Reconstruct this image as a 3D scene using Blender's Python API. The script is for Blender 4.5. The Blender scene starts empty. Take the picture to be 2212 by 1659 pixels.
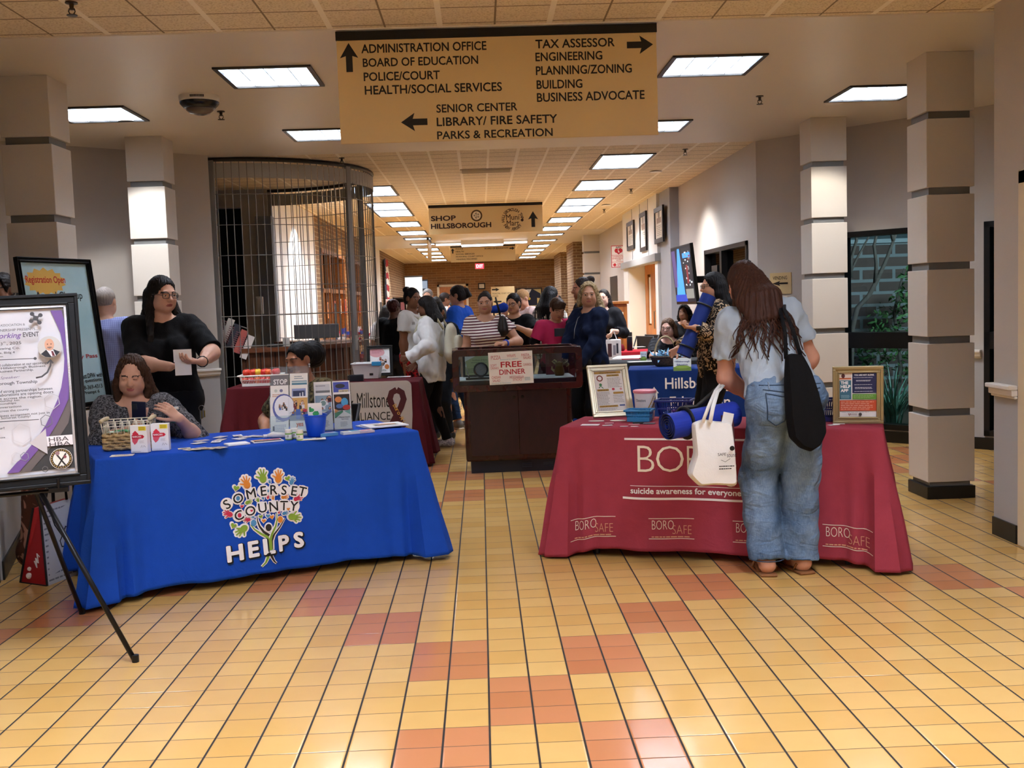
import bpy, math, random
import numpy as np
from mathutils import Vector, Matrix
random.seed(7)
SC = bpy.context.scene
COL = SC.collection
# ------------------------------------------------------------------ camera, world, exposure
F, CX, CY, HC = 2280., 1106., 829.5, 1.41     # focal length in pixels of the 2212x1659 frame, centre, eye height
def _basis(vx, vy, lean):
    a = np.array([(vx-CX)/F, (vy-CY)/F, 1.]); a /= np.linalg.norm(a)
    g = np.array([lean, 1., 0.]); g[2] = -(g[0]*a[0]+g[1]*a[1])/a[2]; g /= np.linalg.norm(g)
    return np.cross(g, a), a, g
R_, A_, G_ = _basis(1038., 659., .034)
def Pt(px, py, x=None, y=None, z=None):
    """world point seen at a photo pixel on the plane x=, y= or z="""
    c = np.array([(px-CX)/F, (py-CY)/F, 1.]); d = np.array([c@R_, c@A_, -(c@G_)])
    t = x/d[0] if x is not None else y/d[1] if y is not None else (z-HC)/d[2]
    return Vector((d[0]*t, d[1]*t, HC+d[2]*t))
cam_d = bpy.data.cameras.new('camera'); cam = bpy.data.objects.new('camera', cam_d); COL.objects.link(cam)
cam_d.sensor_fit = 'HORIZONTAL'; cam_d.sensor_width = 36; cam_d.lens = 36*F/2212; cam_d.clip_end = 200
def _c2w(v): return Vector((v[0], v[1], v[2]))
# camera axes in world: image right, image up, backwards
wr = Vector((R_[0], A_[0], -G_[0])); wd = Vector((R_[1], A_[1], -G_[1])); wf = Vector((R_[2], A_[2], -G_[2]))
mw = Matrix(((wr.x, -wd.x, -wf.x), (wr.y, -wd.y, -wf.y), (wr.z, -wd.z, -wf.z)))
cam.matrix_world = Matrix.Translation((0, 0, HC)) @ mw.to_4x4()
SC.camera = cam
SC.view_settings.view_transform = 'Standard'; SC.view_settings.look = 'None'
SC.view_settings.gamma = 1; SC.view_settings.use_curve_mapping = False
SC.view_settings.exposure = 1.02
LIGHT = 24.0           # radiance of a ceiling troffer's diffuser
w = bpy.data.worlds.new('night'); SC.world = w; w.use_nodes = True
w.node_tree.nodes['Background'].inputs[0].default_value = (.35, .5, .7, 1)
w.node_tree.nodes['Background'].inputs[1].default_value = .12
cy = SC.cycles
cy.max_bounces = 7; cy.diffuse_bounces = 4; cy.glossy_bounces = 3; cy.transmission_bounces = 6; cy.transparent_max_bounces = 8
cy.caustics_reflective = False; cy.caustics_refractive = False; cy.use_denoising = True
cy.sample_clamp_indirect = 6; cy.adaptive_threshold = .025
# ------------------------------------------------------------------ materials
def lin(c):
    c = c/255. ; return c/12.92 if c <= .04045 else ((c+.055)/1.055)**2.4
def rgb(h): 
    h = h.lstrip('#'); return tuple(lin(int(h[i:i+2], 16)) for i in (0, 2, 4)) + (1,)
MC = {}
class NT:
    def __init__(s, m): m.use_nodes = True; s.m = m; s.t = m.node_tree; s.b = s.t.nodes['Principled BSDF']
    def n(s, ty, ins=None, **props):
        x = s.t.nodes.new(ty)
        for k, v in props.items(): setattr(x, k, v)
        for k, v in (ins or {}).items(): s.set(x.inputs[k], v)
        return x
    def set(s, sock, v):
        if hasattr(v, 'links') and hasattr(v, 'is_output'): s.t.links.new(v, sock)
        elif isinstance(v, bpy.types.Node): s.t.links.new(v.outputs[0], sock)
        else: sock.default_value = v
    def ma(s, op, a, b=0., c=0.):
        x = s.n('ShaderNodeMath', operation=op)
        for i, v in enumerate((a, b, c)): s.set(x.inputs[i], v)
        return x.outputs[0]
    def mix(s, f, a, b):
        x = s.n('ShaderNodeMix', data_type='RGBA'); s.set(x.inputs[0], f); s.set(x.inputs[6], a); s.set(x.inputs[7], b); return x.outputs[2]
    def inp(s, k, v): s.set(s.b.inputs[k], v)
    def bump(s, h, st=.3, d=.01): x = s.n('ShaderNodeBump', {'Strength': st, 'Distance': d, 'Height': h}); s.inp('Normal', x.outputs[0])
    def co(s): return s.n('ShaderNodeTexCoord').outputs['Object']
    def xyz(s, v): x = s.n('ShaderNodeSeparateXYZ', {0: v}); return x.outputs
def new(key):
    m = bpy.data.materials.new(key); MC[key] = m; return NT(m)
def col(h, rough=.55, metal=0., spec=.4, bump=0., bscale=60., var=0., vscale=8., sheen=0.):
    """plain coloured procedural material: slight colour variation and fine bump"""
    k = 'm_%s_%g_%g_%g_%g_%g_%g' % (h, rough, metal, bump, bscale, var, vscale)
    if k in MC: return MC[k]
    t = new(k); t.inp('Roughness', rough); t.inp('Metallic', metal); t.inp('Specular IOR Level', spec)
    c = rgb(h)
    if var:
        nz = t.n('ShaderNodeTexNoise', {'Vector': t.co(), 'Scale': vscale, 'Detail': 4.})
        t.inp('Base Color', t.mix(nz.outputs[0], tuple(x*(1-var) for x in c[:3])+(1,), tuple(min(1, x*(1+var)) for x in c[:3])+(1,)))
    else: t.inp('Base Color', c)
    if bump:
        nb = t.n('ShaderNodeTexNoise', {'Vector': t.co(), 'Scale': bscale, 'Detail': 3.}); t.bump(nb.outputs[0], bump)
    if sheen: t.inp('Sheen Weight', sheen)
    return t.m
def cloth(h, bump=.25, scale=260., var=.12, folds=0.):
    k = 'cl_%s_%g_%g_%g' % (h, bump, scale, folds)
    if k in MC: return MC[k]
    t = new(k); c = rgb(h); co = t.co(); t.inp('Roughness', .85); t.inp('Specular IOR Level', .15)
    nz = t.n('ShaderNodeTexNoise', {'Vector': co, 'Scale': 14., 'Detail': 5.})
    t.inp('Base Color', t.mix(nz.outputs[0], tuple(x*(1-var) for x in c[:3])+(1,), tuple(min(1, x*(1+var)) for x in c[:3])+(1,)))
    f = t.n('ShaderNodeTexNoise', {'Vector': co, 'Scale': scale, 'Detail': 2.}).outputs[0]
    if folds:
        g = t.n('ShaderNodeTexNoise', {'Vector': co, 'Scale': 9., 'Detail': 3., 'Distortion': .8}).outputs[0]
        f = t.ma('ADD', t.ma('MULTIPLY', f, .15), t.ma('MULTIPLY', g, folds))
    t.bump(f, bump, .02); return t.m
def emit(h, s):
    k = 'e_%s_%g' % (h, s)
    if k in MC: return MC[k]
    t = new(k); t.inp('Base Color', (0, 0, 0, 1)); t.inp('Emission Color', rgb(h)); t.inp('Emission Strength', s); return t.m
def glass(name, tint='#ffffff', rough=0., alpha=.15, spec=.5):
    """thin pane: mostly see-through with a clear reflection"""
    if name in MC: return MC[name]
    t = new(name); tr = t.n('ShaderNodeBsdfTransparent', {0: rgb(tint)}); gl = t.n('ShaderNodeBsdfGlossy', {'Roughness': rough})
    lw = t.n('ShaderNodeLayerWeight', {0: .5}); fr = t.ma('ADD', .03, t.ma('MULTIPLY', .6, t.ma('POWER', lw.outputs['Facing'], 4.)))
    mx = t.n('ShaderNodeMixShader', {0: fr, 1: tr.outputs[0], 2: gl.outputs[0]})
    t.t.links.new(mx.outputs[0], t.t.nodes['Material Output'].inputs[0]); return t.m
def wood(h1, h2, scale=(1, 1, .12), rough=.35):
    k = 'wood_%s_%s_%s' % (h1, h2, scale)
    if k in MC: return MC[k]
    t = new(k); mp = t.n('ShaderNodeMapping', {'Vector': t.co(), 'Scale': tuple(s*12 for s in scale)})
    nz = t.n('ShaderNodeTexNoise', {'Vector': mp.outputs[0], 'Scale': 2.2, 'Detail': 6., 'Distortion': 1.2})
    r = t.n('ShaderNodeValToRGB', {0: nz.outputs[0]}); r.color_ramp.elements[0].color = rgb(h1); r.color_ramp.elements[1].color = rgb(h2)
    r.color_ramp.elements[0].position = .35; r.color_ramp.elements[1].position = .65
    t.inp('Base Color', r.outputs[0]); t.inp('Roughness', rough); return t.m
def brick(key, c1, c2, mortar, axis, bw=.2, bh=.075, ms=.012):
    if key in MC: return MC[key]
    t = new(key); s = t.xyz(t.co()); v = t.n('ShaderNodeCombineXYZ', {0: t.ma('ADD', s[0], s[1]) if axis[0] == 'S' else s['XYZ'.index(axis[0])], 1: s['XYZ'.index(axis[1])]})
    b = t.n('ShaderNodeTexBrick', {'Vector': v.outputs[0], 'Color1': rgb(c1), 'Color2': rgb(c2), 'Mortar': rgb(mortar), 'Scale': 1., 'Mortar Size': ms, 'Mortar Smooth': .2, 'Bias': .0, 'Brick Width': bw, 'Row Height': bh})
    nz = t.n('ShaderNodeTexNoise', {'Vector': t.co(), 'Scale': 25., 'Detail': 4.})
    t.inp('Base Color', t.mix(.25, b.outputs[0], nz.outputs[1])); t.inp('Roughness', .85)
    h = t.n('ShaderNodeMix', data_type='RGBA', blend_type='MULTIPLY'); t.set(h.inputs[0], 1.); t.set(h.inputs[6], b.outputs[0]); t.set(h.inputs[7], b.outputs[0])
    t.inp('Base Color', b.outputs[0]); iv = t.ma('SUBTRACT', 1., b.outputs[1]); t.bump(iv, .5, .01); return t.m
# ------------------------------------------------------------------ mesh helpers
def V(*a): return Vector(a)
def rotz(a): return Matrix.Rotation(math.radians(a), 3, 'Z')
_TX = {}
def text_geo(s, weight=0., shear=0., font=None):
    k = (s, weight, shear)
    if weight > 0 and k not in _TX:      # bolder letters: the plain outline laid down again around itself
        v0, f0, a0 = text_geo(s, 0., shear); v0 = v0[:, :2]; n = 4 if weight < .03 else 8; W_ = weight*1.4; wu, wv = W_/a0, W_; vs, fs, ly = [v0], list(f0), [0.]*len(v0)
        for i in range(n): a = 2*math.pi*i/n+.4; vs.append(v0+np.array((wu*math.cos(a), wv*math.sin(a)))); ly += [i+1.]*len(v0); fs += [tuple(q+len(v0)*(i+1) for q in f) for f in f0]
        vs = np.concatenate(vs); lo, hi = vs.min(0), vs.max(0); _TX[k] = (np.column_stack([(vs-lo)/(hi-lo), np.array(ly)*5e-5]), fs, a0*(hi-lo)[0]/(hi-lo)[1])
    if k not in _TX:
        cu = bpy.data.curves.new('t', 'FONT'); cu.body = s; cu.size = 1; cu.offset = weight; cu.shear = shear; cu.resolution_u = 3; cu.fill_mode = 'FRONT'
        ob = bpy.data.objects.new('t', cu); COL.objects.link(ob)
        dg = bpy.context.evaluated_depsgraph_get(); me = bpy.data.meshes.new_from_object(ob.evaluated_get(dg))
        vs = np.array([v.co[:2] for v in me.vertices]) if len(me.vertices) else np.zeros((0, 2)); fs = [tuple(p.vertices) for p in me.polygons]
        bpy.data.objects.remove(ob); bpy.data.curves.remove(cu); bpy.data.meshes.remove(me)
        lo, hi = (vs.min(0), vs.max(0)) if len(vs) else (np.zeros(2), np.ones(2)); _TX[k] = (np.column_stack([(vs-lo)/np.maximum(hi-lo, 1e-6), np.zeros(len(vs))]), fs, (hi-lo)[0]/max(1e-6, (hi-lo)[1]))
    return _TX[k]
class Frame:
    """a flat surface: origin O, unit U (to the right), unit Vv (up), N = U x V (towards the viewer)"""
    def __init__(s, O, U, Vv): s.O = Vector(O); s.U = Vector(U).normalized(); s.V = Vector(Vv).normalized(); s.N = s.U.cross(s.V).normalized()
    def __call__(s, u, v, n=0.): return s.O+s.U*u+s.V*v+s.N*n
class MB:
    def __init__(s): s.v = []; s.f = []; s.m = []
    def add(s, vs, fs, mi=0):
        o = len(s.v); s.v += [tuple(v) for v in vs]; s.f += [tuple(i+o for i in f) for f in fs]; s.m += [mi]*len(fs); return s
    def box(s, c, d, rot=None, mi=0):
        R = rotz(rot) if isinstance(rot, (int, float)) else rot
        h = Vector(d)/2; vs = []
        for z in (-1, 1):
            for x, y in ((-1, -1), (1, -1), (1, 1), (-1, 1)):
                p = Vector((x*h.x, y*h.y, z*h.z)); vs.append((R @ p if R else p)+Vector(c))
        return s.add(vs, [(3, 2, 1, 0), (4, 5, 6, 7), (0, 1, 5, 4), (1, 2, 6, 5), (2, 3, 7, 6), (3, 0, 4, 7)], mi)
    def bb(s, lo, hi, mi=0): return s.box([(a+b)/2 for a, b in zip(lo, hi)], [b-a for a, b in zip(lo, hi)], None, mi)
    def fbox(s, fr, u0, v0, u1, v1, n0, n1, mi=0):
        vs = [fr(u, v, n) for n in (n0, n1) for u, v in ((u0, v0), (u1, v0), (u1, v1), (u0, v1))]
        return s.add(vs, [(3, 2, 1, 0), (4, 5, 6, 7), (0, 1, 5, 4), (1, 2, 6, 5), (2, 3, 7, 6), (3, 0, 4, 7)], mi)
    def tube(s, pts, r, n=8, mi=0, closed=False, caps=True, flat=1.):
        P = [Vector(p) for p in pts]; k = len(P); rr = r if isinstance(r, (list, tuple)) else [r]*k
        up = None; vs = []
        for i in range(k):
            a = P[(i-1) % k] if (i or closed) else P[0]; b = P[(i+1) % k] if (i < k-1 or closed) else P[-1]
            t = (b-a).normalized() if (b-a).length > 1e-9 else Vector((0, 0, 1))
            if up is None: up = Vector((0, 0, 1)) if abs(t.z) < .9 else Vector((1, 0, 0))
            x = t.cross(up).normalized(); y = x.cross(t).normalized(); up = y
            for j in range(n):
                q = 2*math.pi*j/n; vs.append(P[i]+(x*math.cos(q)*flat+y*math.sin(q))*rr[i])
        fs = [(i*n+j, i*n+(j+1) % n, ((i+1) % k)*n+(j+1) % n, ((i+1) % k)*n+j) for i in range(k if closed else k-1) for j in range(n)]
        if caps and not closed: fs += [tuple(range(n))[::-1], tuple((k-1)*n+j for j in range(n))]
        return s.add(vs, fs, mi)
    def cyl(s, a, b, r0, r1=None, n=16, mi=0): return s.tube([a, b], [r0, r0 if r1 is None else r1], n, mi)
    def lathe(s, prof, n=20, c=(0, 0, 0), mi=0, sx=1., sy=1., R=None):
        vs = []
        for r, z in prof:
            for j in range(n):
                q = 2*math.pi*j/n; p = Vector((r*sx*math.cos(q), r*sy*math.sin(q), z)); vs.append((R @ p if R else p)+Vector(c))
        k = len(prof); fs = [(i*n+j, i*n+(j+1) % n, (i+1)*n+(j+1) % n, (i+1)*n+j) for i in range(k-1) for j in range(n)]
        fs += [tuple(range(n))[::-1], tuple((k-1)*n+j for j in range(n))]
        return s.add(vs, fs, mi)
    def ball(s, c, r, n=12, mi=0, sc=(1, 1, 1)):
        k = n//2; return s.lathe([(max(1e-4, r*math.sin(math.pi*i/k)), -r*math.cos(math.pi*i/k)*sc[2]) for i in range(k+1)], n, c, mi, sc[0], sc[1])
    def poly(s, fr, pts, n=0., mi=0, th=0.):
        """flat polygon (ear-safe for star shapes via triangle fan from the centroid), optional thickness"""
        k = len(pts); cu = sum(p[0] for p in pts)/k; cv = sum(p[1] for p in pts)/k
        vs = [fr(u, v, n) for u, v in pts]+[fr(cu, cv, n)]; fs = [(i, (i+1) % k, k) for i in range(k)]
        if th:
            vs += [fr(u, v, n-th) for u, v in pts]; fs += [(i, k+1+i, k+1+(i+1) % k, (i+1) % k) for i in range(k)]
        return s.add(vs, fs, mi)
    def rect(s, fr, u0, v0, u1, v1, n=.0006, mi=0): return s.add([fr(u0, v0, n), fr(u1, v0, n), fr(u1, v1, n), fr(u0, v1, n)], [(0, 1, 2, 3)], mi)
    def disc(s, fr, cu, cv, r, n=.0006, mi=0, k=24, rv=None): return s.poly(fr, [(cu+r*math.cos(2*math.pi*i/k), cv+(rv or r)*math.sin(2*math.pi*i/k)) for i in range(k)], n, mi)
    def ring(s, fr, cu, cv, r0, r1, n=.0006, mi=0, k=32):
        vs = [fr(cu+r*math.cos(2*math.pi*i/k), cv+r*math.sin(2*math.pi*i/k), n) for r in (r0, r1) for i in range(k)]
        return s.add(vs, [(i, (i+1) % k, k+(i+1) % k, k+i)[::-1] for i in range(k)], mi)
    def text(s, fr, t, u0, v0, u1, v1, n=.0012, mi=0, weight=0., shear=0.):
        vs, fs, _ = text_geo(t, weight, shear)
        return s.add([fr(u0+(u1-u0)*a, v0+(v1-v0)*b, n+c) for a, b, c in vs], fs, mi)
    def texth(s, fr, t, u, v, h, n=.0012, mi=0, weight=0., align=0., xs=1., shear=0.):
        """text with bbox height h; align 0 left, .5 centre, 1 right"""
        vs, fs, asp = text_geo(t, weight, shear); wd_ = asp*h*xs; u0 = u-wd_*align
        return s.text(fr, t, u0, v, u0+wd_, v+h, n, mi, weight, shear)
    def lines(s, fr, u0, v0, u1, v1, k, h=.45, n=.001, mi=0, seed=1):
        """k rows of small unreadable print, each row a broken bar"""
        rn = random.Random(seed); st = (v1-v0)/k
        for i in range(k):
            v = v1-(i+.5)*st; u = u0; e = u1-(u1-u0)*rn.random()*.25
            while u < e:
                wl = (u1-u0)*rn.uniform(.05, .16); s.rect(fr, u, v-st*h/2, min(e, u+wl), v+st*h/2, n, mi); u += wl+(u1-u0)*.02
        return s
    def arrow(s, fr, cu, cv, L, W, ang, n=.0012, mi=0, shaft=.36):
        ca, sa = math.cos(math.radians(ang)), math.sin(math.radians(ang))
        pts = [(-L/2, -W*shaft/2), (L*.05, -W*shaft/2), (-L*.02, -W/2), (L/2, 0), (-L*.02, W/2), (L*.05, W*shaft/2), (-L/2, W*shaft/2)]
        vs = [fr(cu+x*ca-y*sa, cv+x*sa+y*ca, n) for x, y in pts]
        return s.add(vs, [(0, 1, 5, 6), (1, 2, 3), (1, 3, 5), (3, 4, 5)], mi)
    def build(s, name, mats, parent=None, smooth=False, bevel=0., bseg=2, world=False, loc=None, sub=0, solid=0.):
        me = bpy.data.meshes.new(name); vs = s.v
        if world and parent is not None:
            mi = chain_matrix(parent).inverted(); vs = [tuple(mi @ Vector(v)) for v in vs]
        elif loc is not None and parent is None and world: vs = [tuple(Vector(v)-Vector(loc)) for v in vs]
        me.from_pydata(vs, [], s.f); me.polygons.foreach_set('material_index', s.m)
        for m in (mats if isinstance(mats, (list, tuple)) else [mats]): me.materials.append(m)
        if smooth: 
            me.polygons.foreach_set('use_smooth', [True]*len(me.polygons))
            if smooth is not True: me.set_sharp_from_angle(angle=math.radians(smooth))
        me.update()
        o = bpy.data.objects.new(name, me); COL.objects.link(o)
        if parent is not None: o.parent = parent
        if loc is not None: o.location = loc
        if bevel: b = o.modifiers.new('bevel', 'BEVEL'); b.width = bevel; b.segments = bseg; b.limit_method = 'ANGLE'; b.angle_limit = .7; b.harden_normals = False
        if solid: b = o.modifiers.new('thick', 'SOLIDIFY'); b.thickness = solid
        if sub: b = o.modifiers.new('sub', 'SUBSURF'); b.levels = sub; b.render_levels = sub
        return o
def chain_matrix(o):
    m = Matrix.LocRotScale(o.location, o.rotation_euler, o.scale)
    return chain_matrix(o.parent) @ m if o.parent else m
def tag(o, label, cat, group=None):
    o['label'] = label; o['category'] = cat
    if group: o['group'] = group
    return o
def thing(name, label, cat, loc=(0, 0, 0), rz=0., group=None):
    o = bpy.data.objects.new(name, None); COL.objects.link(o); o.location = loc; o.rotation_euler = (0, 0, math.radians(rz)); o.empty_display_size = .1
    return tag(o, label, cat, group)
def struct(o): o['kind'] = 'structure'; return o
def dup(root, loc, rz=None, label=None):
    def cp(o, par):
        c = o.copy(); COL.objects.link(c); c.parent = par
        for ch in [x for x in KIDS.get(o.name, [])]: cp(ch, c)
        return c
    KIDS = {}
    for x in root.children_recursive: KIDS.setdefault(x.parent.name, []).append(x)
    r = cp(root, None); r.location = loc
    if rz is not None: r.rotation_euler = (0, 0, math.radians(rz))
    if label: r['label'] = label
    return r
# ------------------------------------------------------------------ the setting
CEIL = 2.97
XC = .135                                  # corridor centre line
TW = .1524
p0 = Pt(1055.5, 1464.7, z=0); TX0, TY0 = p0.x, p0.y
def floor_mat():
    t = new('quarry_tile'); s = t.xyz(t.co())
    u = t.ma('DIVIDE', t.ma('SUBTRACT', s[0], TX0), TW); v = t.ma('DIVIDE', t.ma('SUBTRACT', s[1], TY0), TW)
    fu, fv = t.ma('FRACT', u), t.ma('FRACT', v); iu, iv = t.ma('FLOOR', u), t.ma('FLOOR', v)
    i = t.ma('FLOOR', t.ma('DIVIDE', u, 2.)); j = t.ma('ADD', t.ma('FLOOR', t.ma('DIVIDE', v, 3.)), 1.)
    a = t.ma('FLOORED_MODULO', t.ma('ADD', i, j), 10.); b = t.ma('FLOORED_MODULO', t.ma('SUBTRACT', i, j), 10.)
    red = t.ma('MINIMUM', t.ma('ADD', t.ma('LESS_THAN', a, .5), t.ma('LESS_THAN', b, .5)), 1.)
    iv3 = t.n('ShaderNodeCombineXYZ', {0: iu, 1: iv}); wn = t.n('ShaderNodeTexWhiteNoise', {'Vector': iv3.outputs[0]}, noise_dimensions='2D')
    nz = t.n('ShaderNodeTexNoise', {'Vector': t.co(), 'Scale': 7., 'Detail': 5.})
    base = t.mix(wn.outputs[0], rgb('#d4a65f'), rgb('#ddb470')); redc = t.mix(wn.outputs[0], rgb('#bf7850'), rgb('#cb875f'))
    c = t.mix(red, base, redc); c = t.mix(t.ma('MULTIPLY', nz.outputs[0], .25), c, rgb('#b9853f'))
    eu = t.ma('MINIMUM', fu, t.ma('SUBTRACT', 1., fu)); ev = t.ma('MINIMUM', fv, t.ma('SUBTRACT', 1., fv))
    gu = t.ma('LESS_THAN', eu, .024); gv = t.ma('LESS_THAN', ev, .012)
    c = t.mix(gv, c, rgb('#4d331a')); c = t.mix(gu, c, rgb('#1c120a'))
    g = t.ma('MAXIMUM', gu, gv)
    t.inp('Base Color', c); t.inp('Roughness', t.ma('ADD', t.ma('MULTIPLY', g, .55), t.ma('ADD', .09, t.ma('MULTIPLY', nz.outputs[0], .1))))
    t.inp('IOR', 1.52); t.inp('Specular IOR Level', .55)
    hh = t.ma('MULTIPLY', t.ma('MINIMUM', t.ma('MULTIPLY', t.ma('MINIMUM', eu, t.ma('MULTIPLY', ev, 2.)), 18.), 1.), 1.)
    wob = t.n('ShaderNodeTexNoise', {'Vector': t.co(), 'Scale': 5., 'Detail': 1.})
    t.bump(t.ma('ADD', hh, t.ma('MULTIPLY', wob.outputs[0], .35)), .12, .01); return t.m
def tile_ceiling_mat(key, yoff, warm='#e2d3b8'):
    t = new(key); s = t.xyz(t.co())
    u = t.ma('DIVIDE', t.ma('SUBTRACT', s[0], XC+.305), .61); v = t.ma('DIVIDE', t.ma('SUBTRACT', s[1], yoff), .305)
    def edge(x, wd_): f = t.ma('FRACT', x); return t.ma('LESS_THAN', t.ma('MINIMUM', f, t.ma('SUBTRACT', 1., f)), wd_)
    cor = 'corridor' in key; bar = t.ma('MAXIMUM', edge(u, .026), edge(t.ma('ADD', u, .5), .02)) if cor else edge(u, .026); sc = edge(t.ma('ADD', u, .5), .009) if not cor else 0.; cr = edge(v, .03 if cor else .022)
    nz = t.n('ShaderNodeTexNoise', {'Vector': t.co(), 'Scale': 90., 'Detail': 4.}); r = t.n('ShaderNodeValToRGB', {0: nz.outputs[0]})
    r.color_ramp.elements[0].position = .38; r.color_ramp.elements[0].color = rgb('#c9b697'); r.color_ramp.elements[1].position = .5; r.color_ramp.elements[1].color = rgb(warm)
    c = t.mix(t.ma('MAXIMUM', sc, cr), r.outputs[0], rgb('#8a7860')); c = t.mix(bar, c, rgb('#efe6d4'))
    t.inp('Base Color', c); t.inp('Roughness', .9)
    t.bump(t.ma('SUBTRACT', t.ma('ADD', nz.outputs[0], t.ma('MULTIPLY', bar, .4)), t.ma('MULTIPLY', t.ma('MAXIMUM', sc, cr), 1.)), .4, .008); return t.m
WALL = col('#b9b1a8', .7, bump=.08, bscale=220., var=.02); WALL_LOW = col('#a9a8a8', .7, bump=.08, bscale=220., var=.02)
WHITE = col('#e4e1da', .5); GYP = col('#d6cdc0', .38, bump=.05, bscale=150.); BLACK_BASE = col('#15130f', .4)
PALE = col('#d9d6cf', .6, bump=.05, bscale=200.)
STEEL_GREY = col('#6e6e6c', .5)
fm = floor_mat()
struct(MB().bb((-7, -4, -.1), (7, 40, 0)).build('floor', fm))
SQL = [(-1.33, 7.15), (1.6, 7.18), (-2.88, 8.28), (3.15, 8.32), (-1.33, 9.52), (1.6, 9.6)]+[(x, y) for y in (24.2, 26.4) for x in (-1.37, 1.64)]
LGL = [(1.64, y) for y in (12.0, 14.35, 16.65, 17.87, 20.15, 22.39)]+[(-1.37, y) for y in (14.25, 16.4, 17.62, 20.0, 22.39)]+[(x, y) for y in (29., 31.2, 33.4, 35.8) for x in (-1.37, 1.64)]+[(x, y) for x in (-1.33, 1.6) for y in (-1.2, 1.0, 3.3)]
def ceiling_slab(x0, y0, x1, y1, z0, mat_):
    ho = [(x-w_/2, x+w_/2, y-d/2, y+d/2) for L_, w_, d in ((SQL, .62, .62), (LGL, .6, 1.21)) for x, y in L_ if y0 < y < y1]; mb = MB()
    ys = sorted({y0, y1}|{v for h in ho for v in h[2:]})
    for a, b in zip(ys, ys[1:]):
        c = (a+b)/2; cut = sorted((h[0]+.004, h[1]-.004) for h in ho if h[2] < c < h[3]); x = x0
        for u, v in cut+[(x1, x1)]:
            if u > x: mb.bb((x, a, z0), (u, b, CEIL+.1))
            x = v
    return struct(mb.build('ceiling', mat_))
ceiling_slab(-7, -4, 7, 6.03, CEIL, tile_ceiling_mat('ceiling_tile_lobby', 5.37)); ceiling_slab(-7, 6.03, 7, 10.72, CEIL-.008, GYP)
tc = tile_ceiling_mat('ceiling_tile_corridor', 10.72)
ceiling_slab(-6, 10.72, 4.2, 23., CEIL, tc); ceiling_slab(-4, 23., 4.2, 28., CEIL-.008, GYP); ceiling_slab(-4, 28., 4.2, 40., CEIL, tc)
struct(MB().bb((-7, -4, CEIL+.12), (7, 40, CEIL+.16)).build('ceiling', col('#55504a', .8)))
def wall(name, a, b, openings=(), z0=0., z1=CEIL, th=.16, mats=None, split=.82):
    """wall from a to b; the room is on the left of a->b; lower paint band under the chair rail"""
    a, b = V(*a, 0), V(*b, 0); L = (b-a).length; u = (b-a)/L; nrm = V(-u.y, u.x, 0); fr = Frame(a, u, V(0, 0, 1))
    # Frame normal = u x z = (u.y, -u.x): points right of a->b, so the wall thickens along +N
    ss = sorted({0., L}|{x for o in openings for x in o[:2]}); zs = sorted({z0, z1}|({split} if split and z0 < split < z1 else set())|{x for o in openings for x in o[2:4]})
    mb = MB()
    for i in range(len(ss)-1):
        for k in range(len(zs)-1):
            cs, cz = (ss[i]+ss[i+1])/2, (zs[k]+zs[k+1])/2
            if any(o[0] < cs < o[1] and o[2] < cz < o[3] for o in openings): continue
            mb.fbox(fr, ss[i], zs[k], ss[i+1], zs[k+1], 0, th, 1 if (split and cz < split) else 0)
    return struct(mb.build(name, mats or [WALL, WALL_LOW])), Frame(b, -u, V(0, 0, 1)), L
def base_rail(side, a, b, rail=True, base=True, s0=0., s1=None):
    a, b = V(*a, 0), V(*b, 0); L = (b-a).length; u = (b-a)/L; fr = Frame(a, u, V(0, 0, 1)); s1 = L if s1 is None else s1
    if base: struct(MB().fbox(fr, s0, 0, s1, .105, -.012, 0).build('baseboard_'+side, BLACK_BASE, bevel=.003))
    if rail:
        mb = MB(); mb.fbox(fr, s0, .8, s1, .815, -.02, 0).fbox(fr, s0, .815, s1, .85, -.035, 0).fbox(fr, s0, .85, s1, .875, -.055, 0)
        struct(mb.build('trim_1', WHITE, bevel=.006))
# right-hand side
RN0, RN1 = (2.9, -3.), (2.9, 5.9)
wall('wall_right', RN0, RN1, [(7.55, 8.57, -.1, 1.97)]); base_rail('right', RN0, RN1, s0=8.63, s1=8.9)
wall('wall_right', (7, 5.74), (3.06, 5.74), split=.82)
struct(MB().bb((2.885, 5.53, 0), (2.95, 5.61, 2.03)).bb((2.885, 4.5, 0), (2.95, 4.58, 2.03)).bb((2.885, 4.5, 1.95), (2.95, 5.61, 2.03)).build('trim_2', col('#d8c7a8', .5), bevel=.008))
RA, RB = (5.9, 7.41), (2.83, 10.72)
ru = (V(*RB)-V(*RA)).normalized()
def on_line(px, py, A, u, z=None):          # point of the vertical plane through A along u seen at a pixel
    d = Pt(px, py, y=1.); X, Y = d.x, d.y
    # A + s*u = t*(X,Y)
    den = u[0]*Y-u[1]*X; s_ = (A[1]*X-A[0]*Y)/den
    p = (A[0]+s_*u[0], A[1]+s_*u[1]); t_ = p[1]/Y
    return s_, HC+(d.z-HC)*t_
sw0, zt = on_line(1975, 490, RA, ru); sw1, zb = on_line(1818, 925, RA, ru)
sq0 = on_line(2175, 480, RA, ru)[0]; sq1, zqt = on_line(2127, 478, RA, ru)
W1 = (sw0, sw1, .12, 1.98); W2 = (sq0, sq1, .12, 1.98)
_, RFR, RL = wall('wall_right', RA, RB, [W1, W2])
base_rail('right', RA, RB, rail=False); base_rail('right', RA, RB, base=False, s0=sw1+.03); base_rail('right', RA, RB, base=False, s0=sq1+.02, s1=sw0-.05)
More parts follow.
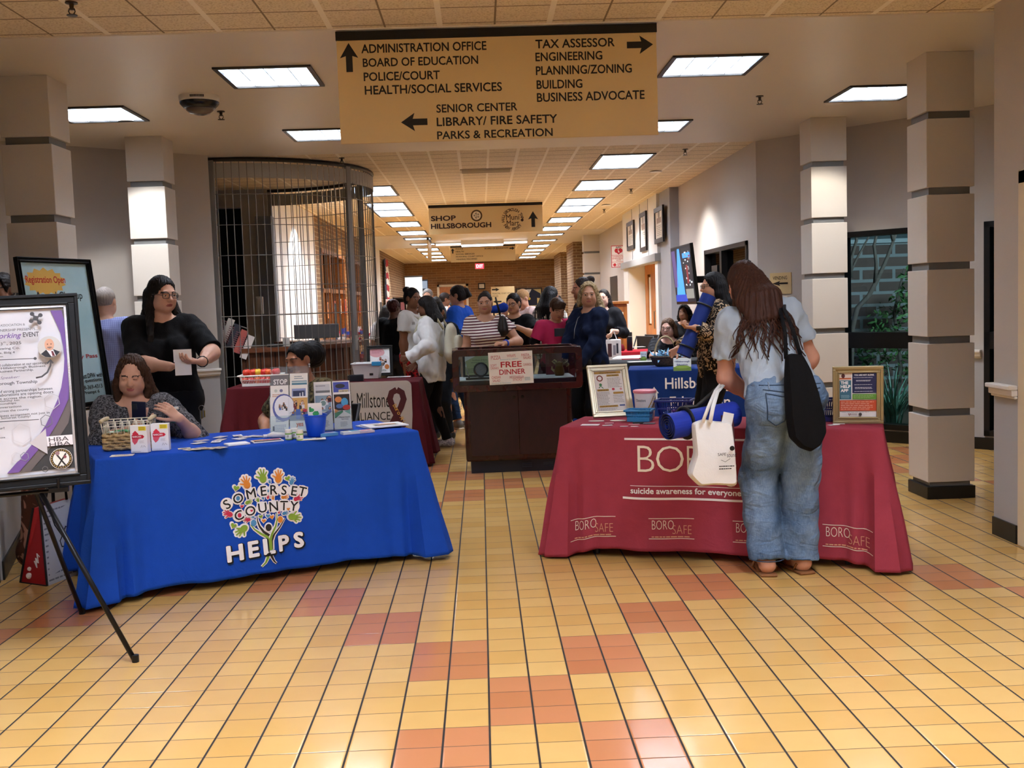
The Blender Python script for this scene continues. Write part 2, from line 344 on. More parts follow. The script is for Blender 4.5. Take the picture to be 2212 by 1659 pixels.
def framed_window(name, A, u, o, mull, pane):
    fr = Frame(V(*A, 0), V(*u, 0), V(0, 0, 1)); s0, s1, z0, z1 = o; k = .05
    mb = MB(); mb.fbox(fr, s0, z0, s0+k, z1, -.02, .12).fbox(fr, s1-k, z0, s1, z1, -.02, .12).fbox(fr, s0, z0, s1, z0+k, -.02, .12).fbox(fr, s0, z1-k, s1, z1, -.02, .12)
    for za, zb_ in mull: mb.fbox(fr, s0, za, s1, zb_, -.02, .12)
    w_ = struct(mb.build(name, col('#0c0c0c', .4)))
    MB().fbox(fr, s0+k, z0+k, s1-k, z1-k, .05, .056).build('pane', pane, w_)
    return w_
PANE = glass('window_glass', '#c8d4d8')
zm1 = on_line(1890, 718, RA, ru)[1]; zm0 = on_line(1890, 752, RA, ru)[1]
framed_window('window_1', RA, ru, W1, [(zm0, zm1)], PANE)
framed_window('window_2', RA, ru, W2, [(zm0, zm1)], PANE)
wall('wall_right', (5.9, 5.9), RA)
# corridor, right
CR = 2.83
W3 = (.0, .0, 0, 0)
y0 = Pt(1525, 600, x=CR).y; y1 = Pt(1617, 600, x=CR).y; zt3 = Pt(1617, 519, x=CR).z
sA = 14.9
wall('wall_right', (CR, 10.72), (CR, sA), [(y1-10.72, y0-10.72, .85, zt3)])
framed_window('window_3', (CR, 10.72), (0, 1), (y1-10.72, y0-10.72, .85, zt3), [], glass('dark_glass', '#3c464a'))
o = bpy.data.objects['window_3']; MB().bb((CR-.02, (y0+y1)/2+.1, .9), (CR+.1, (y0+y1)/2+.2, zt3-.05)).build('mullion', col('#0c0c0c', .4), o)
struct(MB().bb((CR+.6, 10.8, .5), (CR+.7, 15, 2.6)).build('wall_back', col('#4b5256', .7)))
base_rail('right', (CR, 10.72), (CR, sA))
struct(MB().bb((2.70, 14.9, 0), (3., 15.75, CEIL)).build('wall_right', col('#9a9c9f', .6), bevel=.004))
PW = 2.66; YD0, YD1 = 15.75, 19.5
zl = 2.02
mb = MB().bb((PW, YD0, zl), (CR+.2, YD1, CEIL)).bb((PW, YD0, 0), (CR+.2, YD0+.25, zl)).bb((PW, YD1-.55, 0), (CR+.2, YD1, zl))
struct(mb.build('wall_right', PALE))
struct(MB().bb((PW-.05, YD0-.05, zl-.05), (PW+.1, YD1+.05, zl+.07)).build('trim_3', col('#8d8c88', .5), bevel=.01))
for y_ in (16.55, 17.4, 18.3): struct(MB().bb((PW-.004, y_-.012, zl+.07), (PW+.01, y_+.012, CEIL)).build('trim_4', STEEL_GREY))
struct(MB().bb((3.3, YD0, 0), (3.4, YD1, 2.1)).bb((PW+.02, YD1-.56, 0), (3.3, YD1-.5, 2.1)).build('wall_back', col('#e3dccb', .5)))
wall('wall_right', (CR, YD1), (CR, 38.), [(2.2, 3.5, -.1, 1.92)], split=None)
# columns of the lobby: square blocks over a recessed core
def column(label, cx, cy_, w_=.32, base=True, top=CEIL-.008):
    t = thing('column', label, 'column', (cx, cy_, 0))
    h = w_/2; MB().bb((-h+.022, -h+.022, 0), (h-.022, h-.022, top)).build('core', STEEL_GREY, t)
    z = 0.
    if base: MB().bb((-h-.004, -h-.004, 0), (h+.004, h+.004, .085)).build('base', BLACK_BASE, t, bevel=.004); z = .115
    edges = [.586, 1.073, 1.566, 2.06, 2.555]
    for e in edges+[top+.03]:
        MB().bb((-h, -h, z), (h, h, min(top, e-.024))).build('block', COLM, t, bevel=.004); z = e+.024
    return t
COLM = col('#c9c1b6', .6, bump=.1, bscale=250.)
column('square blocked column at right, standing right of the framed help poster', 3.13, 7.12)
column('square blocked column between the vending sign and the dark window', 3.13, 9.55)
column('square blocked column at far left, behind the two easel posters', -2.86, 7.08)
column('square blocked column behind the standing person in black', -2.86, 9.5)
# left-hand side
LA, LB = (-2.62, 10.57), (-5.4, 8.32)
wall('wall_left', LA, LB); base_rail('left', LA, LB)
wall('wall_left', LB, (-5.4, 5.7)); wall('wall_left', (-5.4, 5.7), (-2.82, 5.7)); wall('wall_left', (-2.66, 5.7), (-2.66, -3.))
base_rail('left', (-2.66, 5.7), (-2.66, -3.), rail=False)
wall('wall_back', (-2.66, -3.), (2.9, -3.))
# recess behind the grille
wall('wall_left', (-2.66, 13.62), (-6., 13.62), [(.33, .66, -.1, 2.75)], split=None, mats=[col('#b5afa6', .7), WALL_LOW])
wall('wall_left', (-6., 13.62), (-6., 9.), split=None)
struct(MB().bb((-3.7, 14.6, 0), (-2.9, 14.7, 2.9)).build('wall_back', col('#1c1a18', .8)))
struct(MB().bb((-2.8, 13.5, 0), (-2.6, 13.7, 2.62)).build('trim_5', col('#787c80', .5)))
wall('wall_left', (-2.66, 17.4), (-2.66, 13.7), split=None, mats=[col('#efece2', .5), WALL])
BRK_X = brick('brick_corridor', '#6e5138', '#846242', '#9c8664', 'SZ', .22, .075)
BRK_Y = brick('brick_end', '#7c5838', '#946a42', '#a08560', 'XZ', .34, .085, .008)
wall('wall_left', (-2.66, 24.6), (-2.66, 17.4), [(.4, 3.3, .9, 2.45), (3.7, 6.7, .9, 2.45)], split=None, mats=[BRK_X, BRK_X])
wall('wall_left', (-2.66, 28.6), (-2.66, 24.6), split=None, mats=[col('#efece2', .5), WALL])
wall('wall_left', (-2.66, 38.), (-2.66, 28.6), split=None, mats=[BRK_X, BRK_X])
wall('wall_back', (2.83, 38.), (-2.66, 38.), [], split=None, mats=[BRK_Y, BRK_Y])
# brick piers of the corridor's right side
struct(MB().bb((2.45, 27.5, 0), (2.83, 29.6, CEIL-.008)).build('wall_right', [BRK_X]))
struct(MB().bb((2.55, 33.2, 0), (2.83, 36., CEIL)).build('wall_right', [BRK_X]))
# ------------------------------------------------------------------ ceiling fixtures
DIFF = None
def diffuser_mat():
    t = new('diffuser'); t.inp('Base Color', (.8, .85, .9, 1)); t.inp('Emission Color', rgb('#e6eeff')); t.inp('Emission Strength', LIGHT); return t.m
DIFF = diffuser_mat()
def troffer(lx, ly, nx, ny, label, loc, group):
    t = thing('ceiling_light', label, 'ceiling light', loc, 0, group)
    k = .03; fm_ = MB()
    for x in (-1, 1): fm_.bb((min(x*lx/2, x*(lx/2-k)), -ly/2, -.012), (max(x*lx/2, x*(lx/2-k)), ly/2, 0))
    for y in (-1, 1): fm_.bb((-lx/2, min(y*ly/2, y*(ly/2-k)), -.012), (lx/2, max(y*ly/2, y*(ly/2-k)), 0))
    fm_.build('frame', col('#2b2926', .4), t)
    HZ = .085; hb = MB()
    for x in (-1, 1): hb.bb((min(x*(lx/2-.012), x*(lx/2-.006)), -ly/2+.006, -.004), (max(x*(lx/2-.012), x*(lx/2-.006)), ly/2-.006, HZ+.01))
    for y in (-1, 1): hb.bb((-lx/2+.006, min(y*(ly/2-.012), y*(ly/2-.006)), -.004), (lx/2-.006, max(y*(ly/2-.012), y*(ly/2-.006)), HZ+.01))
    hb.bb((-lx/2+.006, -ly/2+.006, HZ+.006), (lx/2-.006, ly/2-.006, HZ+.012)).build('housing', WHITE, t)
    MB().bb((-lx/2+.014, -ly/2+.014, HZ-.004), (lx/2-.014, ly/2-.014, HZ)).build('diffuser', DIFF, t)
    g = MB()
    for i in range(1, nx): x = -lx/2+lx*i/nx; g.bb((x-.003, -ly/2+.014, -.004), (x+.003, ly/2-.014, HZ-.01))
    for i in range(1, ny): y = -ly/2+ly*i/ny; g.bb((-lx/2+.014, y-.003, -.003), (lx/2-.014, y+.003, HZ-.011))
    g.build('louver', col('#8f999e', .4), t); return t
ZG = CEIL-.008
sq = troffer(.62, .62, 4, 3, 'square ceiling light left of the big hanging sign, nearest of its row', (-1.33, 7.15, ZG), 'square lights in the lobby soffit')
for x, y, lb in ((1.6, 7.18, 'square ceiling light right of the big hanging sign, nearest of its row'), (-2.88, 8.28, 'square ceiling light at far left, partly behind the left column'), (3.15, 8.32, 'square ceiling light at far right, partly behind the right column'), (-1.33, 9.52, 'square ceiling light showing at the lower left corner of the big hanging sign'), (1.6, 9.6, 'square ceiling light showing at the lower right corner of the big hanging sign')):
    dup(sq, (x, y, ZG), None, lb)
lg = troffer(.6, 1.21, 3, 6, 'long ceiling light over the corridor right side, nearest of the right row', (1.64, 12.0, CEIL), 'long lights of the corridor ceiling')
n_ = ['second', 'third', 'fourth', 'fifth', 'sixth']
ys = [14.35, 16.65, 17.87, 20.15, 22.39]
for i, y in enumerate(ys): dup(lg, (1.64, y, CEIL), None, 'long ceiling light over the corridor right side, %s from the front' % n_[i])
for i, y in enumerate([14.25, 16.4, 17.62, 20.0, 22.39]): dup(lg, (-1.37, y, CEIL), None, 'long ceiling light over the corridor left side, %s visible beside the grille' % (['first']+n_)[i])
for i, y in enumerate((24.2, 26.4)):
    for x, sd in ((-1.37, 'left'), (1.64, 'right')): dup(sq, (x, y, ZG), None, 'small far ceiling light in the corridor soffit, %s side, %s' % (sd, ('nearer', 'farther')[i]))['group'] = 'lights in the far corridor soffit'
for i, y in enumerate((29., 31.2, 33.4, 35.8)):
    for x, sd in ((-1.37, 'left'), (1.64, 'right')): dup(lg, (x, y, CEIL), None, 'tiny long ceiling light beyond the far soffit, %s side, %s' % (sd, ('nearest', 'second', 'third', 'farthest')[i]))['group'] = 'lights before the end wall'
# lights over the entrance, above and behind the camera
for x in (-1.33, 1.6):
    for y in (-1.2, 1.0, 3.3): dup(lg, (x, y, CEIL), None, 'long ceiling light over the entrance behind the viewer')['group'] = 'entrance lights'
for o in [o for o in bpy.data.objects if o.get('group') == 'entrance lights']: o['label'] = 'long ceiling light of the entrance ceiling above the viewer'
def strip_light(x0, x1, y, z, label, d=.2, h=.07):
    t = thing('strip_light', label, 'ceiling light', ((x0+x1)/2, y, z)); L = x1-x0
    MB().bb((-L/2, -d/2, -h+.02), (L/2, d/2, 0)).build('housing', WHITE, t); MB().bb((-L/2+.01, -d/2-.004, -h), (L/2-.01, d/2-.01, -h+.03)).build('lens', emit('#eef4ff', 2.5), t)
strip_light(-1.04, -.42, 26., ZG, 'left bright strip light above the farthest hanging sign'); strip_light(.62, 1.2, 26., ZG, 'right bright strip light above the farthest hanging sign')
strip_light(-.41, .6, 25.5, ZG, 'wide pale strip light in the middle above the farthest hanging sign', .3, .14)
vt_ = Pt(1105, 366, z=CEIL); t = thing('ceiling_vent', 'flat grey air vent in the corridor ceiling above the middle hanging sign', 'vent', (.12, vt_.y, CEIL)); MB().bb((-.3, -.15, -.01), (.3, .15, 0)).build('frame', col('#b8a78c', .5), t, bevel=.002)
for i in range(7): MB().bb((-.28, -.12+.04*i, -.016), (.28, -.1+.04*i, -.008)).build('slat', col('#a39378', .5), t)
# wall-washing downlights: each a small recessed can with its own lamp
def downlight(label, x, y, tx, ty, tz, pw, ang=70, blend=.5, colr='#ffffff'):
    t = thing('downlight', label, 'downlight', (x, y, ZG), 0, 'recessed downlights')
    MB().lathe([(.05, 0), (.075, 0), (.075, -.006), (.05, -.006)], 20).build('trim_ring', WHITE, t)
    l = bpy.data.lights.new('lamp', 'SPOT'); l.energy = pw; l.spot_size = math.radians(ang); l.spot_blend = blend; l.shadow_soft_size = .05; l.color = rgb(colr)[:3]
    o = bpy.data.objects.new('lamp', l); COL.objects.link(o); o.parent = t; o.location = (0, 0, -.02)
    o.rotation_euler = (Vector((tx-x, ty-y, tz-ZG))).to_track_quat('-Z', 'Y').to_euler()
downlight('recessed downlight washing the left column behind the person in black', -2.75, 8.6, -2.86, 9.36, 1.4, 60, 75, .35)
downlight('recessed downlight washing the right column beside the vending sign', 2.95, 8.7, 3.1, 9.4, 1.3, 40, 75, .4, '#fff6e4')
downlight('recessed downlight washing the wall above the dark corridor window', 2.2, 13.0, 2.25, 13.0, 0, 120, 118, .7)
downlight('recessed downlight washing the white wall inside the grille', -2.1, 15.4, -2.66, 15.6, 1.4, 110, 85, .5)
downlight('recessed downlight washing the three framed certificates', 2.1, 17.3, 2.3, 17.4, 0, 90, 118, .7)
downlight('recessed downlight washing the left brick pier with the bunting', -2.0, 31., -2.66, 31., 1.5, 100, 80, .5)
downlight('recessed downlight over the shop front inside the grille', -1.9, 20.5, -2.7, 20.5, 1.4, 60, 90, .5, '#ffd9a0')
def sprinkler(x, y, label, z=ZG):
    t = thing('sprinkler', label, 'sprinkler', (x, y, z), 0, 'ceiling sprinklers')
    b = MB().lathe([(.03, 0), (.03, -.006), (.012, -.008), (.01, -.03), (.014, -.032), (.014, -.036), (.006, -.038)], 14); b.build('body', col('#4a4136', .35, 1.), t, smooth=40)
    MB().lathe([(.004, -.06), (.026, -.062), (.026, -.065), (.003, -.066)], 14).tube([(-.012, 0, -.03), (-.016, 0, -.045), (-.006, 0, -.062)], .003).tube([(.012, 0, -.03), (.016, 0, -.045), (.006, 0, -.062)], .003).build('deflector', col('#4a4136', .35, 1.), t)
for px, py, lb in ((154, 5, 'ceiling sprinkler at top left in the speckled tiles'), (477, 238, 'small sprinkler beside the dome camera'), (1641, 205, 'sprinkler right of the big sign in the smooth soffit'), (738, 341, 'sprinkler above the curved grille'), (1480, 322, 'sprinkler near the tile edge above the right wall'), (1363, 408, 'sprinkler over the corridor between light row and certificates'), (1305, 452, 'farther sprinkler over the corridor near the certificates')):
    p = Pt(px, py, z=CEIL); sprinkler(p.x, p.y, lb, CEIL if (p.y < 6 or p.y > 10.72) else ZG)
p = Pt(430, 208, z=ZG); t = thing('security_camera', 'white and black dome camera on the soffit left of the big sign', 'security camera', p)
MB().lathe([(.14, 0), (.142, -.01), (.138, -.042), (.125, -.05)], 32).build('base', col('#d6d2ca', .4), t, smooth=40)
MB().lathe([(.138, -.042), (.136, -.055), (.11, -.085), (.095, -.09)], 32).build('ring', col('#0d0d0d', .25), t, smooth=40)
MB().lathe([(.1, -.085), (.094, -.1), (.07, -.122), (.03, -.132), (.003, -.134)], 28).build('dome', col('#5a4d42', .05), t, smooth=True)
vt = MB()
for i in range(10): a = -1.75+i*.07; vt.box((.141*math.cos(a), .141*math.sin(a), -.02), (.008, .006, .016), math.degrees(a))
vt.build('vent_slots', col('#1a1a1a', .5), t)
# ------------------------------------------------------------------ hanging and wall signs
GOLD = col('#cfb685', .42, 0., var=.04, vscale=3.); INK = col('#0d0b08', .5)
def sign_frame(px0, py0, px1, py1, y, ): 
    a = Pt(px0, py0, y=y); b = Pt(px1, py1, y=y); return a, b
def pix_frame(tl, tr, bl, br, y):
    """Frame in the plane Y=y with (u,v) in pixels of the photo quadrilateral, plus a pixel->(u,v) map"""
    fr = Frame(V(0, y, 0), V(1, 0, 0), V(0, 0, 1)); return fr
def hanging_sign(name, label, tl, tr, bl, br, y, railpx):
    A, B, Cc, D = [Pt(*q, y=y) for q in (tl, tr, bl, br)]
    x0, x1 = (A.x+Cc.x)/2, (B.x+D.x)/2; z1 = (A.z+B.z)/2; z0 = (Cc.z+D.z)/2
    t = thing(name, label, 'sign', ((x0+x1)/2, y, z0)); W_, H_ = x1-x0, z1-z0
    fr = Frame(V(-W_/2, -.012, 0), V(1, 0, 0), V(0, 0, 1)); rl = railpx*y/F
    MB().fbox(fr, 0, 0, W_, H_-rl, -.024, 0).build('panel', GOLD, t, bevel=.002); MB().fbox(fr, -.003, H_-rl, W_+.003, H_, -.03, .006).build('top_rail', INK, t)
    if z1 < CEIL-.02:
        mb = MB()
        for u in (W_*.15, W_*.85): mb.cyl(fr(u, H_, -.012), fr(u, CEIL-z0-.002, -.012), .004, n=8)
        mb.build('hanger', INK, t)
    o_ = V((x0+x1)/2-W_/2, y, z0)
    def uv(px, py): p = Pt(px, py, y=y-.012); return p.x-o_.x, p.z-o_.z
    return t, fr, uv, W_, H_
def put(mb, fr, uv, s, px0, py0, px1, py1, mi=0, weight=0., shear=0., n=.0012, slope=-.034):
    """text whose bottom-left is at photo pixel (px0,py0) and top-right at (px1,py1) (rotated with the photo's tilt)"""
    a = uv(px0, py0); b = uv(px1, py1); mb.text(fr, s, a[0], a[1], b[0], b[1], n, mi, weight, shear)
t, fr, uv, W_, H_ = hanging_sign('hanging_sign', 'big gold directory sign hanging from the ceiling nearest the viewer', (725, 70), (1418, 52), (738, 312), (1420, 291), 6.06, 18)
def q(s, cx0, cy0, cx1, cy1): mb = MB(); put(mb, fr, uv, s, 720+cx0/3.0722, 30+cy0/3.0722, 720+cx1/3.0722, 30+cy1/3.0722, 0, .02); mb.build('lettering', INK, t)
for s, a in (('ADMINISTRATION OFFICE', (187, 263, 1015, 180)), ('BOARD OF EDUCATION', (197, 354, 960, 275)), ('POLICE/COURT', (203, 448, 706, 375)), ('HEALTH/SOCIAL SERVICES', (210, 538, 1118, 452)),
             ('TAX ASSESSOR', (1342, 231, 1866, 157)), ('ENGINEERING', (1342, 316, 1784, 245)), ('PLANNING/ZONING', (1345, 408, 1980, 330)), ('BUILDING', (1350, 500, 1652, 432)), ('BUSINESS ADVOCATE', (1352, 586, 2065, 505)),
             ('SENIOR CENTER', (685, 657, 1220, 586)), ('LIBRARY/ FIRE SAFETY', (687, 747, 1485, 665)), ('PARKS & RECREATION', (690, 834, 1455, 757))): q(s, *a)
sc_ = 6.05/F/3.0722
for c, L, a in (((105, 290), 185, 90), ((2035, 205), 172, 0), ((537, 718), 172, 180)):
    u, v = uv(720+c[0]/3.0722, 30+c[1]/3.0722); MB().arrow(fr, u, v, L*sc_, 118*sc_, a).build('arrow', INK, t)
K = 480/2212
t, fr, uv, W_, H_ = hanging_sign('hanging_sign', 'gold hanging sign reading shop with two round emblems, middle one along the corridor', (925, 443), (1172, 437), (928, 507), (1172, 500), 16.3, 6)
BRN = col('#2a1210', .5)
def q(s, cx0, cy0, cx1, cy1, w=.02, m=None): mb = MB(); put(mb, fr, uv, s, 800+cx0*K, 380+cy0*K, 800+cx1*K, 380+cy1*K, 0, w, n=.002); mb.build('lettering', m or BRN, t)
q('SHOP', 604, 452, 850, 392, .035); q('HILLSBOROUGH', 604, 530, 1203, 458, .035); q('Muni', 1352, 440, 1480, 380, .005); q('Mart', 1358, 498, 1480, 440, .005)
def arc_text(mb, fr, s, cu, cv, r, a0, a1, h, mi=0, weight=.01, n=.002, flip=False):
    k = len(s)
    for i, ch in enumerate(s):
        if ch == ' ': continue
        a = math.radians(a0+(a1-a0)*(i+.5)/k); c, s_ = math.cos(a), math.sin(a)
        rad = Vector((c, s_)); tan = Vector((s_, -c))
        if flip: tan = -tan; rad = -rad
        vs, fs, asp = text_geo(ch, weight); wd_ = min(asp*h, h*1.1)
        o_ = Vector((cu, cv))+Vector((c, s_))*r
        mb.add([fr(*(o_+tan*((x-.5)*wd_)+rad*((y-.5)*h)), n+l_) for x, y, l_ in vs], fs, mi)
mb = MB(); cu, cv = uv(800+1416*K, 380+432*K); R1 = uv(800+1520*K, 380+432*K)[0]-cu
arc_text(mb, fr, 'HILLSBOROUGH TWP.', cu, cv, R1*.92, 195, -12, .045, weight=.02); arc_text(mb, fr, 'NEW JERSEY', cu, cv, R1*.92, 215, 325, .045, weight=.02, flip=True)
mb.build('round_lettering', BRN, t)
u, v = uv(800+1620*K, 380+430*K); MB().arrow(fr, u, v, .24, .155, 90, .002).build('arrow', INK, t)
u, v = uv(800+1057*K, 380+395*K); mb = MB(); mb.ring(fr, u, v, .065, .088, .002, 0).disc(fr, u, v, .065, .0018, 1)
for i in range(5): a = i*1.256+.6; mb.disc(fr, u+.032*math.cos(a), v+.032*math.sin(a), .014, .0026, 2)
mb.rect(fr, u-.004, v-.05, u+.004, v+.05, .0027, 2); mb.build('emblem', [col('#4a3418', .5), col('#d9cdb8', .5), col('#8c8272', .5)], t)
t, fr, uv, W_, H_ = hanging_sign('hanging_sign', 'farthest gold directory sign hanging over the corridor, before the exit sign', (973, 532), (1113, 528), (974, 567), (1113, 563), 27.4, 3)
for s, a in (('POLICE', (850, 735, 922, 718)), ('HEALTH', (850, 762, 930, 745)), ('SOCIAL SERVICES', (852, 787, 1037, 768)), ('MUNICIPAL COURT OFFICE', (852, 812, 1122, 791)), ('VENDING MACHINES', (855, 839, 1062, 818)), ('BOARD OF EDUCATION', (1138, 731, 1372, 708))): q(s, *a, .02, INK)
for c, a in (((820, 748), 90), ((1410, 720), 0)): u, v = uv(800+c[0]*K, 380+c[1]*K); MB().arrow(fr, u, v, .13, .09, a, .002).build('arrow', INK, t)
# side-on sign
a = Pt(927, 520, y=24.6); t = thing('hanging_sign', 'narrow gold sign seen edge-on, hanging left of the corridor middle', 'sign', (a.x, 24.6, 0))
MB().bb((-.012, -.75, 2.47), (.012, .75, 2.92)).build('panel', GOLD, t); MB().bb((-.02, -.77, 2.9), (.02, .77, CEIL-.01)).build('top_rail', INK, t)
# exit sign
a = Pt(1036, 575, y=37.9); t = thing('exit_sign', 'small red lit exit sign high on the brick end wall', 'exit sign', (a.x, 37.93, a.z))
MB().bb((-.16, -.04, -.1), (.16, .05, .1)).build('housing', col('#e8d9cf', .5), t)
fr = Frame(V(-.15, -.042, -.09), V(1, 0, 0), V(0, 0, 1)); MB().rect(fr, 0, 0, .3, .18, 0).build('face', emit('#ff2f48', 1.3), t)
MB().text(fr, 'EXIT', .03, .03, .27, .15, .003, 0, .02).build('lettering', emit('#ffd9d4', 1.6), t)
# ------------------------------------------------------------------ low wall at far left
wall('wall_left', (-3.03, 6.92), (-2.66, 5.75), z1=1.0, th=.12, mats=[WALL_LOW, WALL_LOW]); base_rail('left', (-3.03, 6.92), (-2.66, 5.75), rail=False)
# ------------------------------------------------------------------ curved security grille and reception desk
GC, GR = V(-2.66, 12.2, 0), 1.47
def gpt(a, z, r=GR): return V(GC.x+r*math.cos(a), GC.y+r*math.sin(a), z)
A0, A1 = math.radians(-90), math.radians(90)
gt = thing('security_grille', 'curved grey roll-aside bar grille from floor to ceiling left of the corridor', 'security grille', GC)
lp = lambda p: p-GC
GREY = col('#8b8b88', .45, .6); DGREY = col('#45443f', .5, .5)
N_ = 62
arc = lambda z, r=GR, n=62: [lp(gpt(A0+(A1-A0)*i/n, z, r)) for i in range(n+1)]
MB().tube(arc(CEIL-.025), .022, 8).build('top_track', col('#26241f', .5), gt, smooth=True)
MB().tube(arc(.012), .012, 6).build('floor_guide', DGREY, gt, smooth=True)
bar = MB().cyl((0, 0, .02), (0, 0, CEIL-.03), .0045, n=6); b0 = None
for i in range(1, N_):
    if i % 21 == 0: continue
    p = lp(gpt(A0+(A1-A0)*i/N_, 0))
    if b0 is None: b0 = bar.build('vertical_bar', GREY, gt, loc=p)
    else: b = b0.copy(); COL.objects.link(b); b.location = p
for k in range(9):
    z = 2.6-.305*k; mb = MB().tube(arc(z, GR+.004), .0042, 6)
    mb.build('cross_bar', GREY, gt, smooth=True)
vb = MB()
for i in range(0, N_):
    a = A0+(A1-A0)*(i+.06)/N_; b = A0+(A1-A0)*(i+.94)/N_; rr = GR+.012
    vb.add([lp(gpt(a, 2.76, rr)), lp(gpt(b, 2.76, rr)), lp(gpt(b, 2.905, rr)), lp(gpt(a, 2.905, rr))], [(0, 1, 2, 3)])
vb.build('valance', col('#a9a8a4', .5), gt, solid=.003)
for i, wd_ in ((0, .11), (21, .075), (42, .075), (62, .1)):
    a = A0+(A1-A0)*i/N_; p = lp(gpt(a, CEIL/2)); mb = MB().box(p, (.035, wd_, CEIL-.06), math.degrees(a))
    o = mb.build('post', col('#8e8e8c', .45, .3), gt, bevel=.004)
    if i == 21: MB().box(lp(gpt(a, 1.05, GR+.02)), (.012, .04, .16), math.degrees(a)).build('lock_plate', col('#c9c7bf', .35, .6), o)
WD = wood('#4a2917', '#693c23', (1, 1, .1)); WDT = wood('#5f3520', '#7a4628', (.2, 1, 1))
rd = thing('reception_desk', 'curved dark wood reception desk behind the bar grille', 'desk', GC)
def ring_solid(mb, r0, r1, z0, z1, a0=-82, a1=82, n=40, mi=0):
    vs = []
    for i in range(n+1):
        a = math.radians(a0+(a1-a0)*i/n)
        for r, z in ((r0, z0), (r1, z0), (r1, z1), (r0, z1)): vs.append((r*math.cos(a), r*math.sin(a), z))
    fs = [(4*i+j, 4*i+(j+1) % 4, 4*i+4+(j+1) % 4, 4*i+4+j) for i in range(n) for j in range(4)]+[(3, 2, 1, 0), (4*n, 4*n+1, 4*n+2, 4*n+3)]
    return mb.add(vs, fs, mi)
ring_solid(MB(), 1.16, 1.24, .08, 1.0).build('front_panel', WD, rd, smooth=40); ring_solid(MB(), .82, 1.3, 1.0, 1.045).build('counter_top', WDT, rd, smooth=40)
ring_solid(MB(), 1.16, 1.21, 0., .08).build('kick_plate', BLACK_BASE, rd, smooth=40)
pm = MB()
for i in range(24):
    a = math.radians(-80+i*6.9); pm.box((1.243*math.cos(a), 1.243*math.sin(a), .54), (.006, .012, .9), math.degrees(a))
pm.build('panel_joints', col('#2a140b', .5), rd)
def on_desk(px, py, z=1.047): return Pt(px, py, z=z)
def gp(ang, r): a = math.radians(ang); return V(GC.x+r*math.cos(a), GC.y+r*math.sin(a), 1.047)
p = V(-1.86, 12.0, 1.047); t = thing('monitor', 'grey computer monitor seen from behind on the reception desk', 'monitor', p, 12)
MB().bb((-.25, -.02, .05), (.25, .02, .21)).build('back_shell', col('#77787a', .5), t, bevel=.012); MB().bb((-.25, .015, .05), (.25, .03, .21)).build('screen', col('#101215', .2), t); MB().bb((-.03, 0, .0), (.03, .03, .1)).bb((-.1, -.05, 0), (.1, .09, .012)).build('stand', col('#55565a', .5), t, bevel=.003)
p = V(-2.06, 11.2, 1.047); t = thing('tape_dispenser', 'small white cup-like dispenser on the reception desk edge', 'dispenser', p, 20)
MB().lathe([(.032, 0), (.038, .02), (.038, .085), (.034, .09)], 16).build('body', WHITE, t, smooth=40); MB().bb((-.2, -.03, 0), (-.04, .03, .03)).build('tray', col('#222', .4) if False else col('#222222', .4), t, bevel=.006)
rk = thing('brochure_rack', 'slanted rack of leaflets hung inside the left end of the grille', 'rack', (-2.56, 10.92, 1.05), 14)
MB().tube([(-.1, 0, .4), (-.1, -.02, .02)], .005).tube([(.16, 0, .28), (.16, -.02, -.02)], .005).tube([(-.1, 0, .3), (.16, 0, .2)], .005).build('wire_frame', GREY, rk)
for i, (c_, n2) in enumerate((('#d9d4cc', 'white'), ('#3a3c48', 'dark'), ('#c2645c', 'striped'), ('#e6dcd8', 'pinkish'))):
    t = thing('leaflet', '%s leaflet in the rack inside the grille' % ['white', 'dark', 'red striped', 'pale pink'][i], 'leaflet', (-2.60+i*.062, 10.90+.012*i, 1.36-.06*i), 14, 'leaflets in the grille rack')
    R = Matrix.Rotation(math.radians(24), 3, 'Y')
    MB().box((0, 0, -.12), (.07, .004, .25), R).build('sheet', col(c_, .5), t)
    fr = Frame(R @ V(-.035, -.003, -.24)+V(0, 0, 0), R @ V(1, 0, 0), R @ V(0, 0, 1)); MB().lines(fr, .008, .03, .062, .22, 9, .4, .0006, 0, i).build('print', col('#8a5a62', .6), t)
t = thing('wall_phone', 'small white box on the wall inside the grille', 'wall phone', (-2.78, 13.45, 1.5)); MB().bb((-.045, -.03, -.11), (.045, .0, .11)).build('body', WHITE, t, bevel=.008); MB().bb((-.03, -.045, -.09), (.03, -.03, .09)).build('handset', col('#cfcdc6', .4), t, bevel=.008)
# a lit shop front on the corridor's left wall
for k, (s0, s1) in enumerate(((17.9, 20.9), (21.3, 24.2))):
    o = MB(); X = -2.66
    for y_ in (s0+.04, s0+1., s0+2., s1-.04): o.bb((X-.1, y_-.04, .9), (X+.03, y_+.04, 2.45))
    for z_ in (.93, 1.75, 2.42): o.bb((X-.1, s0, z_-.035), (X+.03, s1, z_+.035))
    wn_ = struct(o.build('window_%d' % (4+k), wood('#7a4a28', '#94602f', (1, .15, 1)), bevel=.004))
    MB().bb((X-.06, s0, .95), (X-.054, s1, 2.4)).build('pane', glass('shop_glass', '#e8e4da'), wn_)
    MB().bb((X-.12, s0+.05, 1.8), (X-.1, s1-.05, 2.4)).build('dark_backing', col('#34363a', .5), wn_)  # dark sheet added so the upper panes look dark
struct(MB().bb((-4.6, 17.4, 0), (-4.5, 24.6, 2.9)).bb((-4.5, 17.4, 0), (-2.9, 17.45, 2.9)).bb((-4.5, 24.5, 0), (-2.9, 24.6, 2.9)).build('wall_back', col('#d9a868', .7)))
l = bpy.data.lights.new('shop_fill', 'POINT'); l.energy = 110; l.color = (1, .82, .55); l.shadow_soft_size = .15  # made-up lamp inside the shop front so its windows look lit
